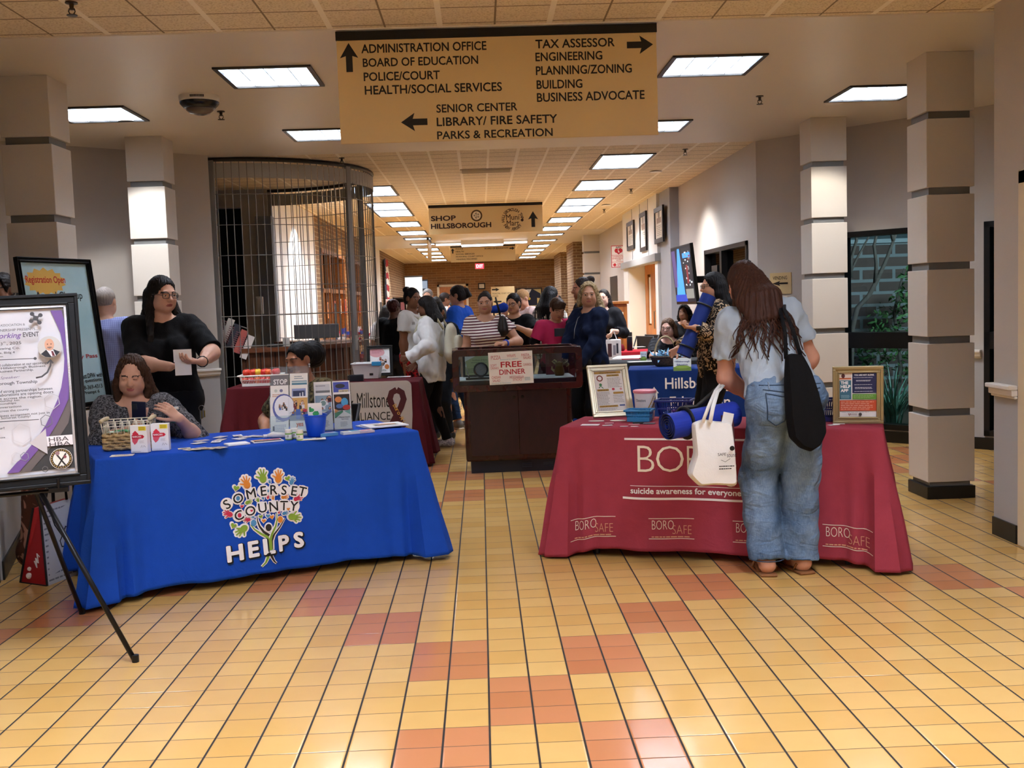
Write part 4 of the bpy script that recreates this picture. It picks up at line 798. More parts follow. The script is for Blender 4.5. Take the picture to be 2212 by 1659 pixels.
# ------------------------------------------------------------------ draped table covers
class Cover:
    def __init__(s, a, b, D, H_=.75, hem=.02, flare=.03, cflare=.12, wav=.008, seed=1, hemc=0.):
        a, b = V(*a, 0), V(*b, 0); s.a, s.L, s.D, s.H = a, (b-a).length, D, H_; s.u = (b-a).normalized(); s.w = V(-s.u.y, s.u.x, 0)
        s.hem, s.fl, s.cf, s.wv, s.hemc = hem, flare, cflare, wav, hemc; r = random.Random(seed); s.ph = [r.uniform(0, 6.3) for _ in range(6)]
        s.per = 2*(s.L+D); s.c = s.a+s.u*s.L/2+s.w*D/2
    def P(s, q):
        q %= s.per; L, D = s.L, s.D
        if q < L: return s.a+s.u*q, -s.w
        q -= L
        if q < D: return s.a+s.u*L+s.w*q, s.u.copy()
        q -= D
        if q < L: return s.a+s.u*(L-q)+s.w*D, s.w.copy()
        q -= L; return s.a+s.w*(D-q), -s.u
    def cd(s, q):
        q %= s.per; c = (0, s.L, s.L+s.D, 2*s.L+s.D, s.per); return min(abs(q-x) for x in c)
    def S(s, q, t, n=0.):
        """skirt point: q along the edge (0..L is the front, left to right), t 0 at the top to 1 at the hem"""
        p, nn = s.P(q); k = s.cd(q); cw = math.exp(-(k/.09)**2); cf = math.exp(-(k/.16)**2)
        e = .04; _, n1 = s.P(q-e); _, n2 = s.P(q+e); nn = (nn*(1-cw*.6)+(n1+n2)*.5*cw*.6); nn = (n1+n2+nn).normalized() if cw > .25 else nn
        fold = cf*.034*math.sin(k*55)*min(1, t*2.2)
        wv = s.wv*(math.sin(q*9+s.ph[0])+.6*math.sin(q*21+s.ph[1])+.4*math.sin(q*37+s.ph[2]))*t**1.4+.004*math.sin(q*5+t*9+s.ph[3])*t
        r = min(1, t/.02); edge = .006*math.sqrt(max(0, 1-(1-r)**2))
        off = edge+s.fl*t**1.2+s.cf*cw*t**1.1+wv+fold*(.4+t)
        z = s.H-t*(s.H-s.hem-s.hemc*(1-cf))+(0.004*math.sin(q*13+s.ph[4])*t)
        return V(p.x, p.y, z)+nn*(off+n)
    def front(s, u, v, n=0.): t = (s.H-v)/(s.H-s.hem-s.hemc); return s.S(min(max(u, .0), s.L), max(.0, t), n)
    def side(s, u, v, n=0.): t = (s.H-v)/(s.H-s.hem-s.hemc); return s.S(s.per-u, max(.0, t), n)
    def uv(s, px, py, off=.03):
        d = Pt(px, py, y=1.); A = s.a-s.w*off; den = s.u.x*d.y-s.u.y*d.x; q = (A.y*d.x-A.x*d.y)/den; p = A+s.u*q; return q, HC+(d.z-HC)*p.y/d.y
    def build(s, name, label, mat_, cat='tablecloth', nq=260, nt=34):
        mb = MB(); qs = [s.per*i/nq for i in range(nq)]; ts = [0, .006, .014, .025]+[.025+.975*(j+1)/nt for j in range(nt)]
        vs = [s.S(q, t) for t in ts for q in qs]; k = len(ts)
        fs = [(i*nq+j, (i+1)*nq+j, (i+1)*nq+(j+1) % nq, i*nq+(j+1) % nq) for i in range(k-1) for j in range(nq)]; fs.append(tuple(range(nq)))
        o = MB().add(vs, fs).build(name, mat_, None, smooth=50, loc=s.c, world=True, solid=.002); tag(o, label, cat); s.o = o; return o
    def table(s, label):
        t = thing('folding_table', label, 'table', (s.c.x, s.c.y, 0), math.degrees(math.atan2(s.u.y, s.u.x))); L, D = s.L-.03, s.D-.03
        MB().bb((-L/2, -D/2, s.H-.045), (L/2, D/2, s.H-.006)).build('tabletop', col('#c8c4b8', .5), t, bevel=.006)
        for x in (-1, 1):
            for y in (-1, 1): MB().cyl((x*(L/2-.16), y*(D/2-.05), .0), (x*(L/2-.16), y*(D/2-.05), s.H-.045), .013, n=10).build('leg', col('#3a3a3a', .4, .6), t)
        return t
    def on(s, px, py, dz=.003): return Pt(px, py, z=s.H+dz)
_a, _b = Pt(207, 993, z=.72), Pt(903, 930, z=.72)
BT = Cover((_a.x, _a.y), (_b.x, _b.y), .74, H_=.72, hem=.03, flare=.03, cflare=.12, wav=.012, seed=3, hemc=.015)
BT.build('tablecloth', 'royal blue cloth with a tree of hands emblem, on the front left table', cloth('#1a4bb4', .35, 300., .1, folds=1.)); BT.table('folding table under the royal blue cloth')
_a, _b = Pt(1211, 922, z=.72), Pt(1906, 926, z=.72)
RT = Cover((_a.x, _a.y), (_b.x, _b.y), .52, H_=.72, hem=.015, flare=.03, cflare=.10, wav=.008, seed=5, hemc=.035)
RT.build('tablecloth', 'crimson cloth with white lettering on the front right table', cloth('#9b3a48', .35, 300., .1, folds=.8)); RT.table('folding table under the crimson cloth')
MT = Cover((-2.27, 9.4), (-.58, 9.4), .62, hem=.02, flare=.03, cflare=.12, wav=.015, seed=7)
MT.build('tablecloth', 'dark maroon cloth on the table in front of the grille', cloth('#4d141c', .15, 300., .12, folds=.6)); MT.table('folding table under the dark maroon cloth')
HT = Cover((1.38, 9.95), (2.78, 9.72), .6, hem=.02, flare=.02, cflare=.08, wav=.006, seed=9)
HT.build('tablecloth', 'navy blue cloth with white lettering behind the crimson table', cloth('#15306e', .12, 300., .1, folds=.6)); HT.table('folding table under the navy blue cloth')
KT = Cover((1.35, 11.1), (2.6, 11.1), .6, hem=.02, flare=.02, cflare=.08, wav=.006, seed=10)
KT.build('tablecloth', 'charcoal black cloth on the table behind the navy one', cloth('#2b2b2c', .12, 300., .1, folds=.5)); KT.table('folding table under the charcoal cloth')
DT = Cover((1.45, 13.5), (2.3, 13.5), .6, hem=.02, flare=.02, cflare=.08, wav=.006, seed=11)
DT.build('tablecloth', 'bright red cloth on the farthest right table', cloth('#a3202c', .12, 300., .1, folds=.5)); DT.table('folding table under the bright red cloth')
# lettering on the crimson cloth
CREAM = col('#e9dcc6', .7); WHT = col('#efe9e6', .7)
def quadstrip(mb, f, p0, p1, th, n=.004, mi=0, k=30):
    vs = []
    for i in range(k+1):
        u = p0[0]+(p1[0]-p0[0])*i/k; v = p0[1]+(p1[1]-p0[1])*i/k; vs += [f(u, v-th/2, n), f(u, v+th/2, n)]
    mb.add(vs, [(2*i, 2*i+2, 2*i+3, 2*i+1) for i in range(k)], mi)
U = RT.uv; mb = MB(); f = RT.front
a = U(1376, 1018); b = U(1476, 962); sc = (b[0]-a[0])/100.
def ctext(mb, f, s, u0, v0, u1, v1, mi=0, weight=0., n=.0045):
    vs, fs, _ = text_geo(s, weight); mb.add([f(u0+(u1-u0)*x, v0+(v1-v0)*y, n+c_) for x, y, c_ in vs], fs, mi)
zt_, zb2 = (U(1376, 962)[1]+U(1476, 966)[1])/2, (U(1376, 1018)[1]+U(1476, 1022)[1])/2
zB = lambda px, y0_: U(px, y0_)[1]
for ch, x0, x1 in (('B', 1376, 1412), ('O', 1416, 1476), ('R', 1483, 1516), ('O', 1520, 1580)):
    u0 = U(x0, 990)[0]; u1 = U(x1, 990)[0]; ctext(mb, f, ch, u0, zb2, u1, zt_, 0, -.014)
for i, (ch, x0, x1) in enumerate((('S', 1566, 1592), ('A', 1596, 1644), ('F', 1652, 1680), ('E', 1690, 1720))):
    u0 = U(x0, 1020)[0]; u1 = U(x1, 1020)[0]; ctext(mb, f, ch, u0, zb2-.07, u1, zt_-.085, 0, -.014)
mb.build('lettering', CREAM, RT.o, world=True)
mb = MB(); z1 = U(1347, 949)[1]; z2 = U(1766, 964)[1]
quadstrip(mb, f, (U(1347, 949)[0], z1), (U(1766, 964)[0], z1), .011); zz = U(1361, 1049)[1]; quadstrip(mb, f, (U(1361, 1049)[0], zz), (U(1747, 1065)[0], zz), .003); zz = U(1345, 1075)[1]; quadstrip(mb, f, (U(1345, 1075)[0], zz), (U(1760, 1095)[0], zz), .012)
zz = U(1362, 1067)[1]; ctext(mb, f, 'suicide awareness for everyone 1-800-273-TALK', U(1362, 1067)[0], zz-.006, U(1744, 1082)[0], zz+.037, 0, .02)
mb.build('slogan', WHT, RT.o, world=True)
def boro_logo(x0, x1, py, fz=None, shift=0., f=f, W_=None):
    mb = MB(); u0 = U(x0, py)[0]; W_ = W_ or .245; zc = .175
    for v in (zc+.055, zc-.055): quadstrip(mb, f, (u0, v), (u0+W_, v), .0035, .004, 0, 16)
    ctext(mb, f, 'BORO', u0+.018, zc-.004, u0+W_*.55, zc+.045, 0, -.018); ctext(mb, f, 'SAFE', u0+W_*.52, zc-.03, u0+W_*.94, zc+.018, 1, -.018)
    mb.lines(lambda a_, b_, c_: f(a_, b_, c_), u0+.015, zc-.05, u0+W_*.95, zc-.04, 1, .6, .004, 1, 4); mb.build('small_logo', [CREAM, col('#d39a78', .7)], RT.o, world=True)
for x0, py in ((1237, 1135), (1402, 1145), (1583, 1160), (1777, 1170)): boro_logo(x0, 0, py)
RTs = lambda u, v, n=0.: RT.S(RT.per-.02-u, (RT.H-v)/(RT.H-RT.hem-RT.hemc), n)
f = lambda u, v, n=0.: RT.side(.34-u, v, n); _U = U; U = lambda a_, b_: (.06, 0); boro_logo(0, 0, 0, f=f); U = _U
f = HT.front; U = HT.uv; mb = MB()
u0 = U(1437, 840)[0]; ctext(mb, f, 'Hillsborough', u0, U(1437, 848)[1], u0+.66, U(1437, 819)[1]+.01, 0, .01); z2_ = U(1446, 857)[1]; ctext(mb, f, 'Education', u0+.04, z2_-.11, u0+.6, z2_, 0, .01); ctext(mb, f, 'Council', u0+.02, z2_-.25, u0+.42, z2_-.14, 0, .01)
hx, hz = U(1413, 843); fr_ = lambda u, v, n=0.: f(hx+u, hz+v, n+.002)
mb.add([fr_(-.045, -.03), fr_(.045, -.03), fr_(0, .03)], [(0, 1, 2)]).add([fr_(-.03, -.1), fr_(.03, -.1), fr_(.03, -.03), fr_(-.03, -.03)], [(0, 1, 2, 3)]); mb.build('lettering', WHT, HT.o, world=True)
# emblem on the royal blue cloth
U = BT.uv; f = BT.front; q = lambda cx, cy_: U(440+cx*.16279, 980+cy_*.16279)
pxm = abs(q(1000, 800)[0]-q(0, 800)[0])/1000.
u_c, v_c = q(830, 850); 
def loc2(cx, cy_): return (u_c+(cx-830)*pxm, v_c+(850-cy_)*pxm-(cx-830)*pxm*.0)
mb = MB(); LC = ['#f4f3f6', '#0e0e10', '#86a83a', '#dd8a34', '#c72f52', '#4f8fc0', '#2b231f']; LM = [col(h, .7) for h in LC]
NZ = [.002]
def shp(pts, mi, n):
    k = len(pts); cu = sum(p[0] for p in pts)/k; cv = sum(p[1] for p in pts)/k
    mb.add([f(u, v, n) for u, v in pts]+[f(cu, cv, n)], [(i, (i+1) % k, k) for i in range(k)], mi)
def ell(cx, cy_, r, mi, n, r2=None, ang=0.): 
    u, v = loc2(cx, cy_); a = math.radians(ang); shp([(u+pxm*(r*math.cos(t)*math.cos(a)-(r2 or r)*math.sin(t)*math.sin(a)), v+pxm*(r*math.cos(t)*math.sin(a)+(r2 or r)*math.sin(t)*math.cos(a))) for t in [2*math.pi*i/18 for i in range(18)]][::1], mi, n)
def stroke(pts, w0, w1, mi, n):
    P_ = [Vector(loc2(*p)) for p in pts]; k = len(P_); L_, R2 = [], []
    for i, p in enumerate(P_):
        d = (P_[min(i+1, k-1)]-P_[max(i-1, 0)]).normalized(); sd = Vector((-d.y, d.x)); w_ = (w0+(w1-w0)*i/(k-1))*pxm/2; L_.append(p+sd*w_); R2.append(p-sd*w_)
    mb.add([f(p.x, p.y, n) for pr in zip(R2, L_) for p in pr], [(2*i, 2*i+2, 2*i+3, 2*i+1) for i in range(k-1)], mi)
def hand2(cx, cy_, s, ang, mi, grow=0., n=.004):
    g = grow
    ell(cx, cy_, .30*s+g, mi, n, .36*s+g, ang)
    for k, (a, L_) in enumerate(((-38, .62), (-14, .78), (6, .82), (26, .72), (62, .6))):
        t = math.radians(ang+90+a); d = (math.cos(t), -math.sin(t)); e = (cx+d[0]*L_*s, cy_+d[1]*L_*s); stroke([(cx+d[0]*.15*s, cy_+d[1]*.15*s), e], .17*s+2*g, .11*s+2*g, mi, n+.0002*k); ell(e[0], e[1], .06*s+g, mi, n+.0002*k)
def heart2(cx, cy_, s, mi, n, ang=0):
    pts = []
    for i in range(20):
        t = 2*math.pi*i/20; x = 16*math.sin(t)**3/17*s/2; y = -(13*math.cos(t)-5*math.cos(2*t)-2*math.cos(3*t)-math.cos(4*t))/17*s/2; a = math.radians(ang); pts.append(loc2(cx+x*math.cos(a)-y*math.sin(a), cy_+x*math.sin(a)+y*math.cos(a)))
    shp(pts[::-1], mi, n)
bigs = [(600, 380, 150, 14, 3), (820, 320, 160, 6, 2), (1030, 345, 150, -8, 3), (520, 960, 150, 118, 2), (1190, 880, 150, -105, 2)]
for cx, cy_, s, a, m in bigs: hand2(cx, cy_, s, a, 0, 22, .002)
small = [(1265, 640, 110, -70, 4), (590, 620, 80, -70, 2), (735, 610, 55, 10, 2), (805, 590, 45, 20, 5), (870, 585, 45, -10, 4), (940, 605, 50, 5, 3), (1085, 600, 85, -85, 3), (350, 745, 110, 60, 4), (590, 850, 80, 80, 4), (1080, 825, 75, -80, 5), (1010, 805, 40, 0, 4), (660, 825, 40, 80, 5), (1210, 410, 95, -25, 5), (910, 378, 45, 10, 5), (880, 500, 36, 0, 5)]
hearts = [(455, 405, 85, 2, 15), (1160, 350, 80, 2, -15), (385, 900, 85, 2, 30), (755, 830, 60, 2, -5), (850, 830, 65, 5, 8), (905, 850, 60, 3, -5), (790, 890, 60, 3, 5), (1145, 770, 50, 3, 0), (515, 660, 50, 4, 10), (640, 735, 40, 4, 0)]
for cx, cy_, s, a, m in small: hand2(cx, cy_, s, a, 0, 12, .0024)
for cx, cy_, s, m, a in hearts: heart2(cx, cy_-2, s*1.5, 0, .0026, a)
dots = [(655, 905, 38, 5), (1020, 900, 38, 3), (470, 545, 26, 5), (475, 775, 26, 4)]
L1 = [('S', 318, 605, 28), ('O', 470, 545, 20), ('M', 645, 505, 8), ('E', 815, 485, 2), ('R', 958, 485, -3), ('S', 1100, 505, -8), ('E', 1240, 528, -12), ('T', 1352, 548, -18)]
L2 = [('C', 465, 775, 18), ('O', 622, 735, 10), ('U', 785, 712, 3), ('N', 940, 710, 0), ('T', 1085, 715, -6), ('Y', 1222, 735, -12)]
def glyph(ch, cx, cy_, ang, h, mi, n, weight, wx=1., grow=1.):
    vs, fs, asp = text_geo(ch, weight); a = math.radians(ang); u, v = loc2(cx, cy_); w_ = asp*h*wx*pxm; hh = h*pxm
    mb.add([f(u+((x-.5)*w_*grow)*math.cos(a)-((y-.5)*hh*grow)*math.sin(a), v+((x-.5)*w_*grow)*math.sin(a)+((y-.5)*hh*grow)*math.cos(a), n+l_) for x, y, l_ in vs], fs, mi)
for ch, cx, cy_, a in L1+L2:
    ell(cx, cy_, 84, 0, .0045, 88)
for cx, cy_, s, a, m in bigs: hand2(cx, cy_, s, a, m, 0, .0062)
for cx, cy_, s, a, m in small: hand2(cx, cy_, s, a, m, 0, .0066)
for cx, cy_, s, m, a in hearts: heart2(cx, cy_, s, m, .007, a)
for cx, cy_, r_, m in dots: ell(cx, cy_, r_+14, 0, .005); ell(cx, cy_, r_, m, .0072, r_*1.2)
for ch, cx, cy_, a in L1: glyph(ch, cx, cy_, a, 138, 0, .0076, .06, 1.0, 1.16); glyph(ch, cx, cy_, a, 130, 1, .0084, .012)
for ch, cx, cy_, a in L2: glyph(ch, cx, cy_, a, 138, 0, .0076, .06, 1.0, 1.16); glyph(ch, cx, cy_, a, 130, 1, .0084, .012)
for g, m0 in ((22, True), (0, False)):
    n = .003 if m0 else .0056
    stroke([(850, 1300), (845, 1180), (820, 1110), (740, 1060), (660, 990), (615, 925)], 50+g*2, 10+g, 0 if m0 else 2, n)
    stroke([(860, 1300), (862, 1160), (890, 1080), (950, 980), (975, 900), (975, 810)], 44+g*2, 10+g, 0 if m0 else 2, n+.0003)
    stroke([(870, 1290), (880, 1170), (920, 1090), (1010, 1000), (1090, 890)], 40+g*2, 8+g, 0 if m0 else 6, n-.0004)
    stroke([(850, 1100), (780, 1040), (730, 960), (710, 890), (705, 815)], 40+g*2, 8+g, 0 if m0 else 6, n-.0006)
    stroke([(828, 1310), (810, 1400), (780, 1460), (725, 1510)], 46+g, 12+g, 0 if m0 else 2, n); stroke([(842, 1310), (870, 1400), (900, 1460), (930, 1490)], 40+g, 10+g, 0 if m0 else 6, n)
ell(848, 985, 58, 0, .0058, 66); ell(848, 987, 42, 6, .0074, 50)
for ch, cx, cy_, w_ in (('H', 380, 1265, 1.15), ('E', 628, 1252, 1.05), ('L', 838, 1240, 1.15), ('P', 1050, 1225, 1.05), ('S', 1263, 1205, 1.05)):
    glyph(ch, cx+14, cy_+12, 2, 232, 1, .0085, .07, w_*.98, 1.05); glyph(ch, cx+6, cy_+5, 2, 232, 1, .0087, .07, w_*.98, 1.05); glyph(ch, cx, cy_, 2, 222, 0, .0094, .045, w_)
mb.build('emblem', LM, BT.o, world=True)
# ------------------------------------------------------------------ small things on the royal blue table
PAPER = col('#f3f1ee', .6)
def paper(label, px, py, w_, d, ang, T, hexc='#f1efec', th=.0015, ops=None, cat='card', name='card', group=None, dz=.0022):
    p = T.on(px, py, dz); t = thing(name, label, cat, p, ang, group); MB().bb((-w_/2, -d/2, 0), (w_/2, d/2, th)).build('sheet', col(hexc, .5), t, bevel=0)
    if ops: draw(t, Frame(V(-w_/2, -d/2, th), V(1, 0, 0), V(0, 1, 0)), w_, d, ops)
    return t
g = 'cards spread on the royal blue table'
CARD = [('r', .12, .2, .88, .5, '#cfc3c8'), ('l', .15, .55, .85, .85, 3, '#9a8f98')]
for i, (px, py, lb) in enumerate(((435, 952, 'white card on the blue table, nearest the water bottle'), (430, 957, 'white card overlapping the one nearest the water bottle'), (476, 944, 'white diamond-turned card at the back middle of the blue table'), (476, 950, 'white card just in front of the back diamond-turned one'), (467, 954, 'greyish card left of the white pad'), (513, 941, 'small printed card at the back, right of the diamond-turned ones'), (529, 944, 'beige card behind the pink booklet'), (517, 948, 'white card touching the pink booklet'), (551, 942, 'pale card behind the pink booklet, toward the brochure stand'), (574, 943, 'plain white card beside the white tube'))):
    paper(lb, px, py, .075, .05, 45+i*13, BT, '#f1eff0' if i % 3 else '#ded3cd', ops=CARD, dz=.0022+.0018*(i % 3))
for i, (px, py) in enumerate(((398, 969), (412, 971), (425, 970), (438, 968), (452, 969), (464, 967), (476, 967))):
    paper('beige sticker in the overlapping row at the front left of the blue table, %s' % ['leftmost', 'second', 'third', 'fourth', 'fifth', 'sixth', 'rightmost'][i], px, py, .062, .05, 20+i*37, BT, '#d9d2c4', ops=[('d', .5, .5, .25, '#8a8672'), ('l', .1, .1, .9, .35, 2, '#5e5a50')], cat='sticker', name='sticker', dz=.0022+.0018*(i % 4))
paper('white pad of paper on the blue table beside the pink booklet', 512, 960, .115, .085, 30, BT, '#fbfbfb', .008, cat='notepad', name='notepad')
paper('booklet with a pink and dark photo cover on the blue table', 577, 953, .16, .1, 22, BT, '#f4f0f0', .005, [('r', .05, .1, .95, .5, '#3a2d2a'), ('r', .05, .5, .95, .9, '#c96a80'), ('r', .05, .62, .4, .9, '#e6c06a'), ('r', .1, .3, .9, .42, '#8b7c72'), ('r', .05, .04, .95, .1, '#17131a')], 'booklet', 'booklet')
paper('small paper sticker at the front left of the blue table under the basket', 264, 984, .11, .07, 10, BT, '#e9e4da', ops=[('l', .2, .3, .9, .7, 2, '#8a7a58')], cat='sticker', name='sticker')
t = paper('crumpled blue and white sachet in front of the blue cup', 677, 949, .13, .05, 12, BT, '#e9eef3', .006, [('r', .1, .2, .45, .8, '#7aa9d6'), ('r', .6, .3, .85, .7, '#2a2c30')], 'sachet', 'sachet')
t = paper('pale blue packet of tissues right of the blue cup', 708, 941, .1, .06, 28, BT, '#5f9fca', .016, [('r', .1, .1, .9, .9, '#9fb6d9'), ('r', .2, .4, .8, .85, '#a88fb6')], 'packet', 'packet')
t = paper('teal and white packet in front of the right brochure stand', 757, 937, .1, .055, 26, BT, '#e6ebe8', .015, [('r', .5, .05, .95, .95, '#5aa6c4'), ('r', .05, .3, .4, .7, '#b9bfa8')], 'packet', 'packet')
t = paper('pink flowered packet near the magazines', 790, 934, .085, .06, 26, BT, '#d9c9cc', .013, [('d', .35, .5, .2, '#c46a76'), ('d', .7, .5, .15, '#d9848e')], 'packet', 'packet')
for i, (px, py, ang, lb) in enumerate(((822, 920, 30, 'bottom magazine of the pile at the right end of the blue table'), (830, 919, 24, 'top magazine with a warm food photo at the right end of the blue table'))):
    paper(lb, px, py, .235, .19, ang, BT, '#f5f4f3', .006, [('r', .22, .25, .8, .62, '#8a8672'), ('p', [(.25, .4), (.5, .75), (.8, .55), (.75, .4)], '#d9a888'), ('r', .1, .75, .45, .88, '#bdb6ae'), ('q', [(.2, .3), (.5, .35), (.82, .3)], .03, '#4a4632')], 'magazine', 'magazine', dz=.0022+.0075*i)
p = BT.on(597, 946); t = thing('tube', 'white squeeze tube lying beside the left brochure stand', 'tube', p, 20); MB().tube([(-.05, 0, .016), (-.02, 0, .018), (.03, 0, .014), (.05, 0, .01)], [.008, .016, .014, .012], 10).build('body', WHITE, t, smooth=True); MB().cyl((-.07, 0, .015), (-.05, 0, .015), .009).build('cap', WHITE, t)
# wicker basket with a wire top
p = BT.on(281, 968); t = thing('wicker_basket', 'small wicker basket with white wire rim and wooden handles on the blue table', 'basket', p, 8)
WK = wood('#9a7b4c', '#c9aa76', (3, 3, 3), .8); Lb, Db = .23, .15
for k in range(5):
    mb = MB(); z = .012+.016*k; pts = []
    for i in range(64):
        q = i/64*4; e = int(q); fq = q-e; x, y = [(-1+2*fq, -1), (1, -1+2*fq), (1-2*fq, 1), (-1, 1-2*fq)][e]; wv = .004*math.sin(i*1.6+k*math.pi); pts.append((x*(Lb/2+wv), y*(Db/2+wv), z+.004*math.cos(i*1.6+k*math.pi)))
    mb.tube(pts, .0095, 6, closed=True); mb.build('woven_rope', WK, t, smooth=True)
MB().bb((-Lb/2, -Db/2, .002), (Lb/2, Db/2, .01)).build('bottom', WK, t)
mb = MB(); WWIRE = col('#eee6d2', .4)
rim = [(-Lb/2, -Db/2, .15), (Lb/2, -Db/2, .15), (Lb/2, Db/2, .15), (-Lb/2, Db/2, .15)]; mb.tube(rim, .003, 6, closed=True).tube([(x, y, .125) for x, y, _ in rim], .0025, 6, closed=True)
for k in range(14): x = -Lb/2+Lb*k/13; [mb.tube([(x, y, .085), (x+(.008 if k % 2 else -.008), y, .15)], .0022, 5) for y in (-Db/2, Db/2)]
for k in range(1, 8): y = -Db/2+Db*k/8; [mb.tube([(x, y, .085), (x, y+(.008 if k % 2 else -.008), .15)], .0022, 5) for x in (-Lb/2, Lb/2)]
mb.build('wire_rim', WWIRE, t, smooth=True)
for x in (-1, 1): MB().tube([(x*(Lb/2+.005), -.08, .155), (x*(Lb/2+.005), 0, .157), (x*(Lb/2+.005), .08, .155)], [.011, .012, .011], 10).build('handle', col('#d9c7a0', .5), t, smooth=True)
for i in range(6):
    b = thing('sachet', 'green and white sachet inside the wicker basket', 'sachet', p+V(-.07+.028*i, .0+.03*((i % 3)-1)*.8, .088+.004*(i % 2)), 15*i, 'sachets inside the wicker basket'); MB().bb((-.03, -.022, 0), (.03, .022, .006)).build('wrapper', col('#3fa05e' if i % 2 else '#cfe6d6', .4), b, bevel=.003)
def med_box(px, py, ang, label):
    p = BT.on(px, py); t = thing('medicine_box', label, 'medicine box', p, ang); W_, H_, D_ = .088, .138, .04
    MB().bb((-W_/2, -D_/2, 0), (W_/2, D_/2, H_)).build('carton', col('#f2f2f4', .4), t, bevel=.0015)
    fr = Frame(V(-W_/2, -D_/2, 0), V(1, 0, 0), V(0, 0, 1))
    draw(t, fr, W_, H_, [('p', [(.15, .72), (.32, .82), (.5, .7), (.52, .62), (.15, .62)], '#d9304a'), ('p', [(.12, .42), (.12, .54), (.52, .54), (.4, .38), (.25, .3)], '#e05a70'), ('r', .1, .53, .75, .66, '#c8203c'), ('p', [(.75, .53), (.85, .595), (.75, .66)], '#c8203c'), ('t', 'NARCAN', .14, .565, .66, .63, '#ffffff', .02), ('l', .14, .5, .7, .53, 1, '#c8203c'), ('r', .52, .82, .96, .97, '#f2dd3a'), ('l', .56, .84, .92, .95, 3, '#4a4420'), ('l', .55, .36, .85, .46, 5, '#c9c6c9'), ('q', [(.62, .2), (.68, .28), (.74, .2), (.8, .27), (.9, .21)], .015, '#3a3238'), ('l', .1, .04, .7, .07, 1, '#9a9aa2')])
med_box(305, 977, -6, 'white and red medicine box with yellow corner, left of the pair on the blue table'); med_box(349, 972, 3, 'white and red medicine box with yellow corner, right of the pair on the blue table')
# clear water bottle
CLEAR = glass('clear_plastic', '#eef3f2')
def bottle(p, label, h=.2, r=.033, lab=True):
    t = thing('water_bottle', label, 'bottle', p); mb = MB(); prof = [(r*.7, 0), (r, .008)]
    for k in range(10): z = .02+.009*k*h/.2; prof.append((r*(.96 if k % 2 else 1.), z))
    prof += [(r, h*.55), (r, h*.72), (r*.85, h*.8), (r*.5, h*.88), (r*.42, h*.9), (r*.42, h*.94)]
    mb.lathe(prof, 20).build('body', CLEAR, t, smooth=True); MB().cyl((0, 0, h*.93), (0, 0, h), r*.45, n=14).build('cap', WHITE, t)
    if lab: MB().lathe([(r*1.01, h*.52), (r*1.02, h*.53), (r*1.02, h*.71), (r*1.01, h*.72)], 20).build('label_band', col('#3f6f58', .5), t, smooth=True)
    return t
bottle(BT.on(384, 948), 'clear water bottle with a green band beside the medicine boxes', .18)
# little green and white jars
for i, (px, py, lb) in enumerate(((624, 950, 'small white jar with green bands, left of three before the blue cup'), (637, 947, 'small white jar with green bands, middle and behind of three'), (648, 951, 'small white jar with green bands, right of three before the blue cup'))):
    t = thing('jar', lb, 'jar', BT.on(px, py)); r = .019; MB().lathe([(r*.9, 0), (r, .004), (r, .036), (r*.95, .04)], 18).build('body', col('#f0f0ea', .4), t, smooth=40); MB().lathe([(r*1.03, .038), (r*1.05, .04), (r*1.05, .052), (r*.98, .056)], 18).build('lid', WHITE, t, smooth=40); MB().lathe([(r*1.01, .002), (r*1.015, .002), (r*1.015, .007), (r*1.01, .007)], 18).lathe([(r*1.01, .03), (r*1.02, .03), (r*1.02, .037), (r*1.01, .037)], 18).build('green_band', col('#7ab04a', .4), t)
    draw(t, Frame(V(-.009, -r-.0008, .01), V(1, 0, 0), V(0, 0, 1)), .018, .018, [('l', .1, .1, .9, .9, 3, '#8aa0a0'), ('d', .5, .75, .15, '#8a5a4a')])
# blue cup with a leaflet
p = BT.on(683, 942); t = thing('cup', 'bright blue plastic cup holding a folded leaflet on the blue table', 'cup', p); MB().lathe([(.042, 0), (.046, .004), (.0615, .112), (.066, .114), (.066, .121), (.059, .12), (.044, .01), (.001, .009)], 30).build('body', col('#1f55d6', .3), t, smooth=50)
c = thing('leaflet', 'folded leaflet printed with green hand shapes, standing in the blue cup', 'leaflet', p+V(.0, 0, .012), 6); MB().bb((-.038, -.002, 0), (.03, .002, .17)).bb((-.03, .003, 0), (.038, .006, .168)).build('sheet', PAPER, c)
draw(c, Frame(V(-.038, -.0022, 0), V(1, 0, 0), V(0, 0, 1)), .068, .17, [('d', .3, .78, .2, '#3fae62', .06), ('d', .62, .66, .26, '#45b268', .075), ('r', .1, .72, .26, .88, '#2f9a54'), ('r', .5, .7, .82, .74, '#2f9a54'), ('d', .5, .5, .2, '#4aa0c0', .03)])
